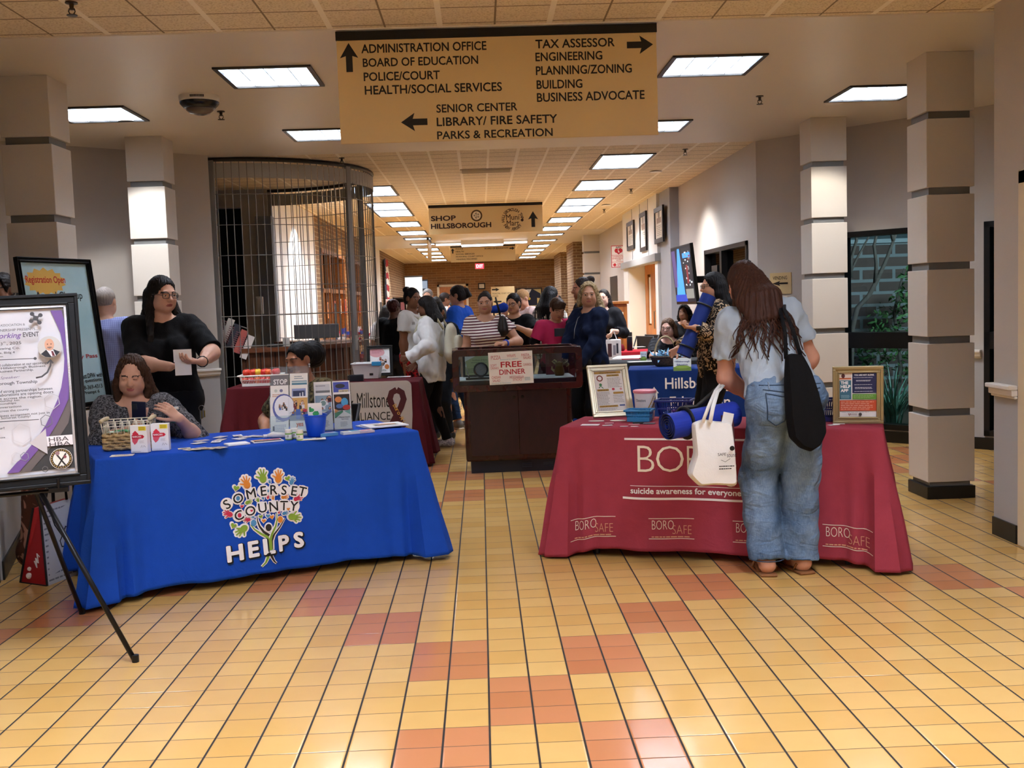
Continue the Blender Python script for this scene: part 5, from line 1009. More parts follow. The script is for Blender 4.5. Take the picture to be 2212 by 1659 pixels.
# brochure stands
ACR = glass('acrylic', '#f2f6f6', .2)
def stand(px, py, yaw, label, tiers, desg, grp):
    p = BT.on(px, py); t = thing('brochure_stand', label, 'brochure stand', p, yaw); cw = .103; bh = .215; tl = math.radians(14); R = Matrix.Rotation(-tl, 3, 'X')
    mb = MB()
    for x in (-cw-.003, 0, cw+.003): 
        for k in range(tiers): mb.box(R @ V(0, 0, .11)+V(x, .038*k+.02, .062*k), (.002, .03, .2), R)
    mb.box(R @ V(0, 0, .14)+V(0, .038*tiers, .062*(tiers-1)), (2*cw+.012, .0025, .24), R)
    for k in range(tiers): mb.box(R @ V(0, 0, .06)+V(0, .038*k+.004, .062*k), (2*cw+.008, .002, .11), R)
    mb.box((0, .038*tiers/2+.01, .001), (2*cw+.012, .038*tiers+.06, .002)); mb.build('clear_pockets', ACR, t)
    M = Matrix.Translation(p) @ Matrix.Rotation(math.radians(yaw), 4, 'Z'); i = 0
    for k in range(tiers-1, -1, -1):
        for j in (0, 1):
            lb, ops = desg[i]; i += 1; lo = M @ V((j-.5)*(cw+.003), .038*k+.017, .062*k+.004)
            b = thing('brochure', lb, 'brochure', lo, yaw, grp); fr = Frame(R @ V(-cw/2+.002, -.004, 0), V(1, 0, 0), R @ V(0, 0, 1)); W_ = cw-.004
            MB().fbox(fr, 0, 0, W_, bh, -.009, 0).build('sheets', PAPER, b); draw(b, fr, W_, bh, ops)
D = {}
D['stop'] = [('r', 0, .4, 1, .97, '#77747a'), ('t', 'STOP', .15, .72, .92, .86, '#f4f4f6', .03), ('d', .7, .62, .16, '#e9e9ee')]
D['wave'] = [('r', .1, .55, .95, .8, '#4d7f96'), ('r', .1, .48, .95, .62, '#22343c'), ('l', .25, .84, .8, .94, 2, '#7a90a0'), ('r', .1, .74, .95, .78, '#c3d6dc')]
D['circles'] = [('d', .3, .86, .09, '#c9d2cc'), ('d', .6, .86, .09, '#7a7aa0'), ('l', .1, .6, .95, .78, 4, '#c98a6a'), ('l', .08, .52, .95, .58, 1, '#3a3430'), ('r', .1, .2, .9, .5, '#b98a60'), ('r', .1, .05, .95, .1, '#b93a40')]
D['dark'] = [('r', .12, .35, .9, .9, '#8c97c4'), ('r', .18, .42, .84, .84, '#2c3358'), ('r', .3, .6, .6, .66, '#e9ebf2'), ('r', .55, .48, .6, .78, '#e9ebf2'), ('r', .7, .5, .76, .8, '#e9ebf2'), ('r', .3, .5, .5, .54, '#e9ebf2')]
D['family'] = [('d', .75, .72, .62, '#5a62a8', .36), ('d', .78, .74, .55, '#eef0f6', .3), ('people', .42, .58, .95, .86, 3, 7), ('l', .3, .34, .9, .46, 3, '#6a6fa8'), ('l', .2, .08, .9, .28, 5, '#9aa0c0'), ('r', .12, .12, .22, .24, '#4a566a')]
D['youth'] = [('r', 0, .36, 1, .96, '#d9a860'), ('r', 0, .36, 1, .6, '#6a7690'), ('people', .15, .5, .88, .86, 5, 10), ('r', .35, .4, .6, .66, '#3f5fa8'), ('r', .75, .58, .95, .66, '#b32a44'), ('t', 'yes', .35, .18, .75, .3, '#d9683a', .04), ('r', .1, .02, .98, .08, '#1c2236')]
D['hands'] = [('r', .1, .35, .92, .93, '#d6d7da'), ('r', .1, .7, .92, .76, '#77787c'), ('d', .55, .54, .3, '#6d6e72', .13), ('l', .3, .45, .75, .62, 4, '#4a4b50'), ('l', .1, .86, .7, .91, 1, '#8a8a90')]
D['shoes'] = [('r', .05, 0, .95, .97, '#4c58b4'), ('d', .45, .86, .28, '#33343e', .06), ('d', .45, .55, .3, '#33343e', .06), ('r', .35, .66, .92, .76, '#ded3b4'), ('t', 'SUPPORT', .4, .685, .9, .735, '#2f2d2a'), ('r', .35, .36, .92, .46, '#ded3b4'), ('t', 'RESOURCE', .4, .385, .9, .435, '#2f2d2a'), ('r', .05, .0, .3, .32, '#e9aab6')]
D['helping'] = [('r', .05, .5, .95, .93, '#8fa5b4'), ('people', .15, .55, .95, .88, 9, 12), ('d', .5, .72, .2, '#dfe4e4'), ('d', .5, .72, .15, '#7d9a94'), ('p', [(.05, .55), (.5, .38), (.95, .55), (.95, .48), (.5, .3), (.05, .48)], '#6f7fb8'), ('l', .15, .08, .85, .26, 6, '#9a9aa6')]
D['mental'] = [('r', .05, .5, .95, .94, '#2a1a1e'), ('d', .3, .8, .2, '#e08a4a', .08), ('d', .65, .72, .2, '#4aa0d0', .12), ('d', .35, .62, .2, '#4a6fa8', .06), ('d', .75, .58, .22, '#b8362e', .07), ('p', [(.05, .55), (.3, .5), (.05, .42)], '#e09a5a'), ('p', [(.05, .44), (.5, .5), (.55, .46), (.1, .3), (.05, .3)], '#2f8a68'), ('p', [(.95, .52), (.6, .48), (.95, .38)], '#7fb8ac'), ('t', 'Mental Health', .3, .3, .92, .34, '#4a5a5e', .01), ('t', 'Services', .42, .245, .82, .285, '#4a5a5e', .01), ('l', .35, .06, .8, .2, 4, '#a0a6a8')]
g = 'brochures in the clear stands'
stand(625, 942, 4, 'clear three tier brochure stand left of the blue cup', 3, [('grey brochure headed stop, top left pocket of the left stand', D['stop']), ('brochure with teal water picture, top right pocket of the left stand', D['wave']), ('brochure with two round seals, middle left pocket of the left stand', D['circles']), ('brochure with a dark blue square, middle right pocket of the left stand', D['dark']), ('brochure with purple swoosh and family photo, front left pocket of the left stand', D['family']), ('brochure with a youth group photo, front right pocket of the left stand', D['youth'])], g)
stand(722, 930, 10, 'clear two tier brochure stand right of the blue cup', 2, [('grey brochure with clasped hands, back left pocket of the right stand', D['hands']), ('blue brochure with shoes and support words, back right pocket of the right stand', D['shoes']), ('brochure with a ring of hands, behind the blue cup in the right stand', D['helping']), ('colourful mental health brochure, front right pocket of the right stand', D['mental'])], g)
# ------------------------------------------------------------------ things on the crimson table
def photo_frame(label, O, yaw, tilt, W_, H_, k, fmat, ops, leg=.16):
    t = thing('photo_frame', label, 'picture frame', O); fr = gframe(V(0, 0, 0), yaw, tilt); mb = MB()
    for (a, b, dpt) in ((0, k*.45, .022), (k*.4, k*.8, .014), (k*.75, k, .018)):
        mb.fbox(fr, a, a, W_-a, b, 0, dpt).fbox(fr, a, H_-b, W_-a, H_-a, 0, dpt).fbox(fr, a, b, b, H_-b, 0, dpt).fbox(fr, W_-b, b, W_-a, H_-b, 0, dpt)
    mb.build('frame', fmat, t, bevel=.0025); MB().fbox(fr, k*.9, k*.9, W_-k*.9, H_-k*.9, -.004, .006).build('sheet', PAPER, t)
    f2 = Frame(fr(k, k, .0062), fr.U, fr.V); draw(t, f2, W_-2*k, H_-2*k, ops, n0=.0006)
    base = fr(W_/2, H_*.75, -.003); foot = V(base.x, base.y, 0)+V(-math.sin(yaw), math.cos(yaw), 0)*leg*.7; MB().tube([base, foot+V(0, 0, .004)], .006, 6).build('easel_leg', INK, t)
SILV = col('#d6cfb4', .35, .6); GOLDF = col('#a3926a', .4, .5)
z_ = RT.H+.002; p = Pt(1281, 904, z=z_)
photo_frame('cream silver framed flyer with text boxes at the left end of the crimson table', p, .165, .40, .25, .325, .036, SILV, [('r', .03, .93, .95, .985, '#b8923f'), ('t', 'What is BoroSAFE?', .2, .94, .8, .975, '#2a2010'), ('r', .45, .86, .88, .91, '#b8923f'), ('t', 'Our Mission', .5, .87, .82, .9, '#2a2010'), ('g', .2, .82, .07, .11, '#8a4a3e'), ('l', .45, .58, .97, .83, 7, '#a8a4a0'), ('d', .2, .66, .05, '#3f7f4e', .035), ('q', [(.13, .58), (.2, .63), (.28, .57)], .03, '#3f7f4e'), ('r', .06, .5, .46, .55, '#b8923f'), ('t', 'What we do', .1, .51, .42, .54, '#2a2010'), ('d', .62, .54, .05, '#c93a50', .03), ('d', .88, .54, .04, '#d9a0a8', .03), ('r', .6, .42, .95, .47, '#b8923f'), ('l', .03, .16, .5, .48, 9, '#a8a4a0'), ('l', .58, .2, .95, .4, 5, '#b8b4b0'), ('r', .06, .1, .7, .145, '#b8923f'), ('t', 'How can I get help?', .1, .108, .66, .138, '#2a2010'), ('r', .76, .12, .94, .15, '#2f4f8f'), ('l', .08, .02, .7, .08, 2, '#b8b4b0')])
p = Pt(1799, 914, z=z_)
photo_frame('gold framed colour block help poster at the right end of the crimson table', p, -.284, -.08, .254, .305, .035, GOLDF, [('r', 0, .86, .32, 1, '#e9dcd0'), ('r', 0, .85, .32, .885, '#c9683e'), ('d', .1, .93, .05, '#5a2a2e', .05), ('r', 0, .4, .32, .83, '#3f7288'), ('t', 'THE', .03, .74, .24, .81, '#ffffff', .05), ('t', 'HELP', .03, .655, .3, .725, '#ffffff', .05), ('t', 'APP', .03, .565, .24, .635, '#ffffff', .05), ('l', .04, .42, .28, .5, 3, '#8fc0cf'), ('r', .35, .54, 1, 1, '#232a55'), ('t', 'YOU ARE NOT ALONE.', .4, .93, .94, .965, '#ffffff', .03), ('l', .38, .88, .98, .9, 1, '#e6e8f0'), ('l', .45, .8, .9, .84, 2, '#e6e8f0'), ('l', .4, .72, .95, .74, 1, '#e6e8f0'), ('l', .42, .63, .9, .68, 2, '#e6e8f0'), ('l', .4, .57, .92, .59, 1, '#e6e8f0'), ('r', .35, .4, 1, .52, '#5f963c'), ('l', .38, .42, .96, .5, 3, '#9cc080'), ('r', 0, .14, 1, .38, '#c8502e'), ('l', .03, .16, .97, .36, 5, '#eab09a'), ('l', .05, .1, .95, .12, 1, '#b0b0b0'), ('d', .56, .06, .045, '#4a4448', .035), ('l', .27, .04, .48, .08, 2, '#9a8a90'), ('q', [(.24, .08), (.26, .03), (.29, .08)], .02, '#8a2a34')], .05)
def slat_basket(label, p, yaw, L, W_, H_, colr, tap=.8, rim=.012, nslat=18, name='plastic_basket'):
    t = thing(name, label, 'basket', p, yaw); m = col(colr, .35); mb = MB(); b = MB(); r = MB()
    def ring_(mbx, z, th, h):
        s = tap+(1-tap)*z/H_; l, w_ = L*s/2, W_*s/2
        for a, c in (((-l, -w_-th, z-h/2), (l, -w_, z+h/2)), ((-l, w_, z-h/2), (l, w_+th, z+h/2)), ((-l-th, -w_-th, z-h/2), (-l, w_+th, z+h/2)), ((l, -w_-th, z-h/2), (l+th, w_+th, z+h/2))): mbx.bb(a, c)
    ring_(r, H_-.006, rim, .012); r.build('rim', m, t, bevel=.003)
    ring_(b, .012, .003, .024); ring_(b, H_*.55, .003, .008); b.bb((-L*tap/2, -W_*tap/2, 0), (L*tap/2, W_*tap/2, .003)); b.build('bottom_band', m, t)
    for i in range(nslat+1):
        q = -1+2*i/nslat
        for sg in (-1, 1): mb.tube([(q*L*tap/2, sg*W_*tap/2, .01), (q*L/2, sg*W_/2, H_-.005)], .0028, 4)
    k = max(4, int(nslat*W_/L))
    for i in range(k+1):
        q = -1+2*i/k
        for sg in (-1, 1): mb.tube([(sg*L*tap/2, q*W_*tap/2, .01), (sg*L/2, q*W_/2, H_-.005)], .0028, 4)
    mb.build('slats', m, t); return t
slat_basket('light blue slotted basket in front of the donation tub on the crimson table', RT.on(1382, 909), -20, .14, .1, .068, '#2f7fb4', .85)
slat_basket('navy slotted basket of wrapped sweets behind the rolled mat on the crimson table', RT.on(1458, 903), -20, .19, .14, .11, '#1d2a78', .8, nslat=14)
pb = RT.on(1458, 903); r = random.Random(6)
for i in range(14):
    s_ = thing('candy', 'wrapped sweet inside the navy basket', 'candy', pb+V(r.uniform(-.06, .06), r.uniform(-.04, .04), .012+.013*(i//4)), r.uniform(0, 180), 'sweets in the navy basket'); mm = col(r.choice(('#c94a8a', '#e9e4ea', '#4a6fb8', '#d9c04a', '#8a3a90')), .3); MB().ball((0, 0, .0), .011, 8, sc=(1.3, 1, 1)).build('sweet', mm, s_, smooth=True); MB().add([(-.014, 0, 0), (-.026, -.008, .002), (-.026, .008, -.002)], [(0, 1, 2)]).add([(.014, 0, 0), (.026, -.008, .002), (.026, .008, -.002)], [(0, 1, 2)]).build('wrapper_ends', mm, s_)
slat_basket('dark navy slotted basket beside the gold framed poster, behind the black bag', RT.on(1772, 908), -20, .16, .13, .12, '#1c2258', .8, nslat=14)
p = RT.on(1394, 902); t = thing('donation_tub', 'white tub with pink lid marked donations on the crimson table', 'tub', p, -16)
MB().lathe([(.052, 0), (.054, .004), (.064, .15), (.064, .152)], 28).build('body', col('#e9e5e4', .45), t, smooth=50); MB().lathe([(.067, .146), (.069, .15), (.069, .16), (.062, .164), (.002, .164)], 28).build('lid', col('#e08a98', .4), t, smooth=50)
cyl = lambda u, v, n=0.: V((.054+.01*v/.15+n+.0008)*math.sin(u/.06), -(.054+.01*v/.15+n+.0008)*math.cos(u/.06), v)
mb = MB().text(cyl, 'Donations', -.045, .098, .012, .114, .0008, 0, .005)
k = 12; pts = [(cyl(-.03+.07*i/k+.02, .02+.11*(i/k)**1.3, .0006), cyl(-.0+.07*i/k+.02, .02+.10*(i/k)**1.3, .0006)) for i in range(k+1)]; mb.add([q for a, b in pts for q in (a, b)], [(2*i, 2*i+1, 2*i+3, 2*i+2) for i in range(k)], 1)
k = 8; pts = [(cyl(-.085+.002*i, .03+.012*i, .0006), cyl(-.072-.001*i, .03+.012*i, .0006)) for i in range(k+1)]; mb.add([q for a, b in pts for q in (a, b)], [(2*i, 2*i+1, 2*i+3, 2*i+2) for i in range(k)], 2)
mb.build('print', [col('#6a6a6e', .5), col('#b8903a', .5), col('#8a2a3a', .5)], t)
for i, (px, py, w_, d, c_, lb) in enumerate(((1288, 909.5, .092, .055, '#d6d0c4', 'greenish oval sticker at the left end of the crimson table'), (1335, 908.5, .092, .055, '#e6d9c6', 'orange oval sticker next to the light blue basket'), (1348, 921, .045, .02, '#f0e6e6', 'small white sticker, third along the front edge of the crimson table'), (1371, 921, .045, .022, '#f0dede', 'small pinkish sticker near the black clip'))):
    t = thing('sticker', lb, 'sticker', RT.on(px, py, .0022), -12); MB().lathe([(.5, 0), (.5, .0012)], 24, sx=w_, sy=d).build('sheet', col(c_, .5), t); draw(t, Frame(V(-w_*.35, -d*.35, .0012), V(1, 0, 0), V(0, 1, 0)), w_*.7, d*.7, [('l', .1, .3, .9, .7, 2, '#7a9a7a' if i == 0 else '#c98a5a')])
for px, py, w_, d, a, lb in ((1275, 918, .1, .055, -18, 'stack of white cards at the left front of the crimson table'), (1316, 914.5, .05, .025, -5, 'small pink edged card between the oval stickers'), (1312, 919, .055, .02, 10, 'small white card at the front edge of the crimson table'), (1370, 917, .06, .02, 5, 'pink card under the black clip'), (1801, 918, .06, .025, 15, 'white card before the gold framed poster'), (1812, 916, .06, .02, -8, 'slim white card touching the gold framed poster')):
    paper(lb, px, py, w_, d, a, RT, '#f2eeee' if 'pink' not in lb else '#e2a0a8', .002, cat='card')
t = thing('clip', 'black and grey clip lying by the light blue basket', 'clip', RT.on(1390, 915), -22); MB().bb((-.06, -.012, 0), (.0, .012, .008)).build('handle', INK, t, bevel=.003); MB().bb((0, -.015, 0), (.065, .015, .004)).build('plate', col('#8a8a90', .35, .5), t)
# ------------------------------------------------------------------ display case
MAH = wood('#210b0a', '#3a1411', (.3, .3, .3), .22); PAN = wood('#1f1015', '#2c161a', (.6, .6, .2), .3)
cx0, cx1, cyf, cyb = -.26, .82, 8.72, 9.32; t = thing('display_case', 'dark mahogany display case with a glass top in the middle of the lobby', 'display case', ((cx0+cx1)/2, (cyf+cyb)/2, 0), 1.5)
hw, hd = (cx1-cx0)/2, (cyb-cyf)/2
def rrframe(mb, y0, y1, x0, z0, x1, z1, k, r=.04):
    o_, i_ = [], []
    for (cx_, cz_, a0) in ((x1-r, z1-r, 0), (x0+r, z1-r, 90), (x0+r, z0+r, 180), (x1-r, z0+r, 270)):
        for j in range(6): a = math.radians(a0+18*j); o_.append((cx_+r*math.cos(a), cz_+r*math.sin(a)))
    ri = .008
    for (cx_, cz_, a0) in ((x1-k-ri, z1-k-ri, 0), (x0+k+ri, z1-k-ri, 90), (x0+k+ri, z0+k+ri, 180), (x1-k-ri, z0+k+ri, 270)):
        for j in range(6): a = math.radians(a0+18*j); i_.append((cx_+ri*math.cos(a), cz_+ri*math.sin(a)))
    n = len(o_); vs = [(x, y, z) for y in (y0, y1) for ring in (o_, i_) for x, z in ring]
    fs = []
    for i in range(n):
        j = (i+1) % n; fs += [(i, j, n+j, n+i), (2*n+i, 3*n+i, 3*n+j, 2*n+j), (i, 2*n+i, 2*n+j, j), (n+i, n+j, 3*n+j, 3*n+i)]
    mb.add(vs, fs)
mb = MB(); zt0, zt1 = .695, 1.045; rrframe(mb, -hd, -hd+.07, -hw, zt0, hw, zt1, .055); rrframe(mb, hd-.07, hd, -hw, zt0, hw, zt1, .055)
for x in (-1, 1):
    for z in (zt0+.028, zt1-.028): mb.box((x*(hw-.028), 0, z), (.05, 2*hd-.1, .05))
mb.build('vitrine_frame', MAH, t, smooth=50, bevel=.004)
MB().bb((-hw+.05, -hd+.06, zt0+.04), (hw-.05, hd-.06, zt0+.085)).build('deck', col('#141b26', .5), t); MB().bb((-hw+.06, -hd+.065, zt0+.086), (hw-.06, hd-.065, zt0+.092)).build('liner', col('#d9d9d4', .7), t)
CG = glass('case_glass', '#dfe8ea')
mb = MB().bb((-hw+.05, -hd+.03, zt0+.05), (hw-.05, -hd+.034, zt1-.05)).bb((-hw+.05, hd-.034, zt0+.05), (hw-.05, hd-.03, zt1-.05)).bb((-hw+.04, -hd+.06, zt1-.02), (hw-.04, hd-.06, zt1-.014)); mb.build('glass_panes', CG, t)
bw, bd = hw-.09, hd-.07
MB().bb((-bw, -bd, .1), (bw, bd, zt0+.01)).build('cabinet', MAH, t, bevel=.02, bseg=3)
for x in (-1, 1):
    d_ = MB().bb((min(x*.003, x*(bw-.045)), -bd-.008, .15), (max(x*.003, x*(bw-.045)), -bd+.01, zt0-.005)).build('door', PAN, t, bevel=.002)
    MB().lathe([(.014, 0), (.014, .006), (.005, .01)], 14, (x*.035, -bd-.008, zt0-.06), R=Matrix.Rotation(math.radians(90), 3, 'X')).build('lock', INK, d_)
MB().bb((-bw+.04, -bd+.03, 0), (bw-.04, bd-.03, .1)).build('plinth', col('#151a24', .4), t)
mb = MB()
for x in (.02, .2):
    for k in range(3): mb.bb((x, -bd+.024, .035+.014*k), (x+.08, -bd+.031, .042+.014*k))
mb.build('vent_slats', col('#2c3442', .35, .5), t)
MD = Matrix.Translation(t.location) @ Matrix.Rotation(math.radians(1.5), 4, 'Z'); zd = zt0+.093
# the hand lettered sign
FP = lambda px, py: Pt(px, py, y=cyf-.014)
a, b = FP(1058, 832), FP(1151, 762); W_, H_ = b.x-a.x, b.z-a.z+.012; t = thing('paper_sign', 'hand lettered white free dinner sign taped on the front of the display case', 'sign', a, 0)
fr = Frame(V(0, 0, 0), V(1, 0, 0), V(0, 0, 1)); fr = gframe(V(0, 0, 0), 0, 0, .02); MB().fbox(fr, 0, 0, W_, H_, -.003, 0).build('card', col('#ece7dc', .6), t)
RD, LR, LB_ = '#b3262c', '#c87a74', '#8fb0b8'
ops = [('t', 'FREE', .27, .52, .75, .7, RD, .025), ('t', 'DINNER', .23, .3, .82, .46, RD, .02), ('t', 'PIZZA', .06, .78, .28, .9, LR), ('t', 'WRAPS', .42, .83, .62, .92, LR), ('t', 'PASTA', .75, .84, .93, .92, LR), ('t', 'SALAD', .79, .75, .97, .83, LR), ('t', 'SOFT', .04, .56, .18, .64, LR), ('t', 'DRINKS', .04, .48, .22, .55, LR), ('t', 'CANNOLI', .78, .54, .97, .62, LR), ('t', 'CAESAR', .05, .19, .26, .27, LR), ('t', 'SALAD', .07, .09, .24, .17, LR), ('t', 'MOZZARELLA', .46, .17, .78, .25, LR), ('t', 'STICKS', .53, .09, .73, .16, LR), ('t', 'Sponsored by LIBERTY', .26, .74, .68, .79, LB_), ('t', 'Donated by Associates', .05, .02, .48, .06, LB_), ('l', .8, .08, .96, .2, 3, LB_)]
draw(t, fr, W_, H_, ops)
# inside the case
def inside(x, y): return MD @ V(x, y, zd)
t = thing('certificate', 'green certificate on a black plaque inside the display case', 'certificate', inside(-.33, .02), 1.5); fr = gframe(V(-.12, 0, .012), 0, .25); MB().fbox(fr, 0, 0, .25, .2, -.012, 0).build('plaque', INK, t, bevel=.002)
draw(t, Frame(fr(.02, .015, 0), fr.U, fr.V), .21, .17, [('r', 0, 0, 1, 1, '#b9c08a'), ('p', [(0, .7), (0, 1), (.5, 1)], '#eef0e6'), ('t', 'Certificate of Honor', .3, .72, .92, .8, '#3a4030', 0), ('l', .25, .6, .95, .66, 1, '#6a705a'), ('l', .35, .42, .85, .5, 1, '#2a3020'), ('l', .1, .1, .9, .35, 4, '#7a8060')])
t = thing('desk_set', 'round black desk clock on a base between two silver pens inside the display case', 'desk clock', inside(-.30, -.13), 1.5); MB().bb((-.13, -.045, 0), (.14, .045, .014)).build('base', INK, t, bevel=.004)
Rx = Matrix.Rotation(math.radians(80), 3, 'X'); MB().lathe([(.062, 0), (.064, .01), (.06, .026), (.048, .028)], 30, (0, .012, .076), R=Rx).build('case', col('#101114', .2), t, smooth=50); MB().lathe([(.047, .0284), (.001, .0285)], 30, (0, .012, .076), R=Rx).build('dial', col('#b9c2c9', .5), t)
cf = Frame(V(0, .012, .076)+Rx @ V(0, 0, .0292), V(1, 0, 0), Rx @ V(0, 1, 0)); mb = MB()
for i in range(12): a = i*math.pi/6; mb.rect(cf, .038*math.cos(a)-.0015, .038*math.sin(a)-.0015, .038*math.cos(a)+.0015, .038*math.sin(a)+.0015, .0004)
mb.add([cf(-.001, 0, .0006), cf(.001, 0, .0006), cf(.026, .016, .0006)], [(0, 1, 2)]).add([cf(0, -.001, .0006), cf(0, .001, .0006), cf(-.018, -.008, .0006)], [(0, 1, 2)]); mb.build('hands', INK, t)
for x in (-1, 1): MB().tube([(x*.1, 0, .012), (x*.115, .005, .06), (x*.13, .012, .15)], [.006, .005, .002], 8).build('pen', col('#c9c9cc', .15, 1.), t, smooth=True)
t = thing('pitcher', 'brown and gold pitcher with curling handles inside the display case', 'pitcher', inside(.37, -.06), 1.5); BR = col('#6a5526', .3, .6, var=.4, vscale=40.)
MB().lathe([(.035, 0), (.045, .02), (.042, .05), (.03, .085), (.034, .105), (.042, .115), (.034, .112)], 20).build('body', BR, t, smooth=True)
mb = MB().tube([(.035, 0, .1), (.07, 0, .12), (.08, 0, .09), (.06, 0, .075)], .006, 8).tube([(-.035, 0, .1), (-.06, 0, .125), (-.04, 0, .135), (-.02, 0, .12)], .006, 8).tube([(-.04, 0, .04), (-.065, 0, .06), (-.06, 0, .08)], [.012, .008, .005], 8); mb.ball((.075, 0, .095), .012, 8).ball((0, -.02, .11), .014, 8); mb.build('handle', col('#a89a6a', .3, .6), t, smooth=True)
t = thing('book', 'maroon book standing inside the display case behind the pitcher', 'book', inside(.33, .1), 3); MB().bb((-.06, -.012, 0), (.08, .012, .19)).build('cover', col('#4a1a24', .4), t, bevel=.002); MB().bb((-.055, -.008, .19), (.079, .008, .191)).build('pages', PAPER, t)
for i, (x, y, a) in enumerate(((.17, -.1, 12), (.24, -.02, -8))):
    t = thing('document', ['white paper lying in the display case left of the pitcher', 'white paper at the back of the display case'][i], 'paper', inside(x, y)+V(0, 0, .0008), a); MB().bb((-.09, -.06, 0), (.09, .06, .001)).build('sheet', PAPER, t); draw(t, Frame(V(-.08, -.05, .001), V(1, 0, 0), V(0, 1, 0)), .16, .1, [('l', .05, .1, .95, .9, 6, '#a0a0a0')])
# ------------------------------------------------------------------ maroon table: banner and things
t = thing('banner', 'grey cloth banner reading millstone alliance with a maroon ribbon, hung on the maroon table', 'banner', (0, 9.36, 0)); a = Pt(752, 918, y=9.36); b = Pt(888, 820, y=9.36); x0, x1 = a.x-.55, b.x; z1_ = Pt(820, 824, y=9.36).z; z0_ = .12
fr = Frame(V(x0, -.0, z0_), V(1, 0, 0), V(0, 0, 1)); W_, H_ = x1-x0, z1_-z0_; r_ = .05; pts = []
for (cu, cv, a0) in ((W_-r_, H_-r_, 0), (r_, H_-r_, 90), (r_, r_, 180), (W_-r_, r_, 270)): pts += [(cu+r_*math.cos(math.radians(a0+15*j)), cv+r_*math.sin(math.radians(a0+15*j))) for j in range(7)]
MB().poly(fr, pts, 0, 0, .004).build('cloth', cloth('#b9b4b2', .1, 300., .05), t)
pu = lambda px, py: (Pt(px, py, y=9.36).x-x0, Pt(px, py, y=9.36).z-z0_)
mb = MB(); A, B = pu(772, 882), pu(841, 849); mb.text(fr, 'Millstone', A[0], A[1], B[0], B[1]+.01, .001, 0, 0.); mb.text(fr, 'Boro & ', A[0]-.42, A[1], A[0]-.03, B[1]+.01, .001, 0, 0.)
A, B = pu(782, 909), pu(843, 889); mb.text(fr, 'ALLIANCE', A[0]-.11, A[1], B[0], B[1], .001, 0, .0); mb.build('lettering', INK, t)
mb = MB(); rp = [pu(*q) for q in ((872, 925), (848, 880), (842, 862), (846, 848), (857, 842), (868, 848), (872, 862), (866, 880), (842, 925))]
def rib(pts, w_, n): 
    vs = []
    for i, p in enumerate(pts):
        d = (Vector(pts[min(i+1, len(pts)-1)])-Vector(pts[max(i-1, 0)])).normalized(); sd = Vector((-d.y, d.x))*w_/2; vs += [fr(p[0]+sd.x, p[1]+sd.y, n), fr(p[0]-sd.x, p[1]-sd.y, n)]
    mb.add(vs, [(2*i, 2*i+1, 2*i+3, 2*i+2) for i in range(len(pts)-1)], 0)
rib(rp[4:], .055, .0012); rib(rp[:5], .055, .0016); mb.build('ribbon', col('#4a1520', .6), t)
mb = MB()
for i, ch in enumerate('Boro Alliance'):
    if ch == ' ': continue
    u, v = pu(848+2.9*i, 876+5.2*i); vs, fs, asp = text_geo(ch, .01); h = .035 if ch.isupper() or ch == 'l' else .026; ang = math.radians(-58); w_ = min(asp*h, .028)
    mb.add([fr(u+x*w_*math.cos(ang)-y*h*math.sin(ang)*1., v+x*w_*math.sin(ang)+y*h*math.cos(ang), .0022+l_) for x, y, l_ in vs], fs)
mb.build('ribbon_lettering', col('#d0a24a', .5), t)
bp = MT.on(560, 834); slat_basket('white slotted basket of apples on the maroon table', bp+V(0, .12, 0), 2, .36, .24, .1, '#e9e7e2', .85, .016, 22)
r = random.Random(4)
for i in range(22):
    k = i//11; x, y = (-.13+.052*(i % 6), -.06+.06*((i % 11)//6)+.03*k); a_ = thing('apple', 'red and yellow apple in the white slotted basket', 'apple', bp+V(x+r.uniform(-.01, .01), .12+y+r.uniform(-.01, .01), .012+.052*k+(.02 if k else 0)), r.uniform(0, 360), 'apples in the white basket')
    MB().lathe([(.004, .004), (.018, 0), (.032, .018), (.035, .038), (.028, .058), (.012, .064), (.003, .058)], 14).build('flesh', col(r.choice(('#b3202a', '#c8402c', '#c9302e', '#d9b23a', '#d9602e')), .3, var=.25, vscale=30.), a_, smooth=True); MB().tube([(0, 0, .058), (.003, 0, .075)], .002, 5).build('stem', BARK, a_)
p = MT.on(793, 818)+V(0, .1, 0); t = thing('plastic_bin', 'white plastic bin with a blue cloth over its edge on the maroon table', 'bin', p, -4); mb = MB()
vs = []
for z, s in ((0, .8), (.14, 1.), (.14, .96), (.004, .77)): vs += [(x*.135*s, y*.1*s, z) for x, y in ((-1, -1), (1, -1), (1, 1), (-1, 1))]
mb.add(vs, [(3, 2, 1, 0)]+[(4*k+i, 4*k+(i+1) % 4, 4*k+4+(i+1) % 4, 4*k+4+i) for k in range(3) for i in range(4)]+[(12, 13, 14, 15)]); mb.build('body', col('#e3e2df', .4), t, bevel=.006)
MB().bb((-.145, -.11, .136), (.145, -.096, .148)).bb((-.145, .096, .136), (.145, .11, .148)).bb((-.145, -.11, .136), (-.128, .11, .148)).bb((.128, -.11, .136), (.145, .11, .148)).build('rim', col('#e9e8e5', .4), t, bevel=.003)
MB().bb((.03, -.093, .03), (.065, -.09, .05)).build('sticker', INK, t)
c = thing('blue_cloth', 'small blue cloth hanging over the rim of the white bin', 'cloth', p+V(.1, -.1, .15)); MB().bb((-.05, -.016, 0), (.04, .03, .008)).bb((-.05, -.02, -.03), (.04, -.014, .008)).build('fabric', col('#2f86b4', .8), c, bevel=.003)
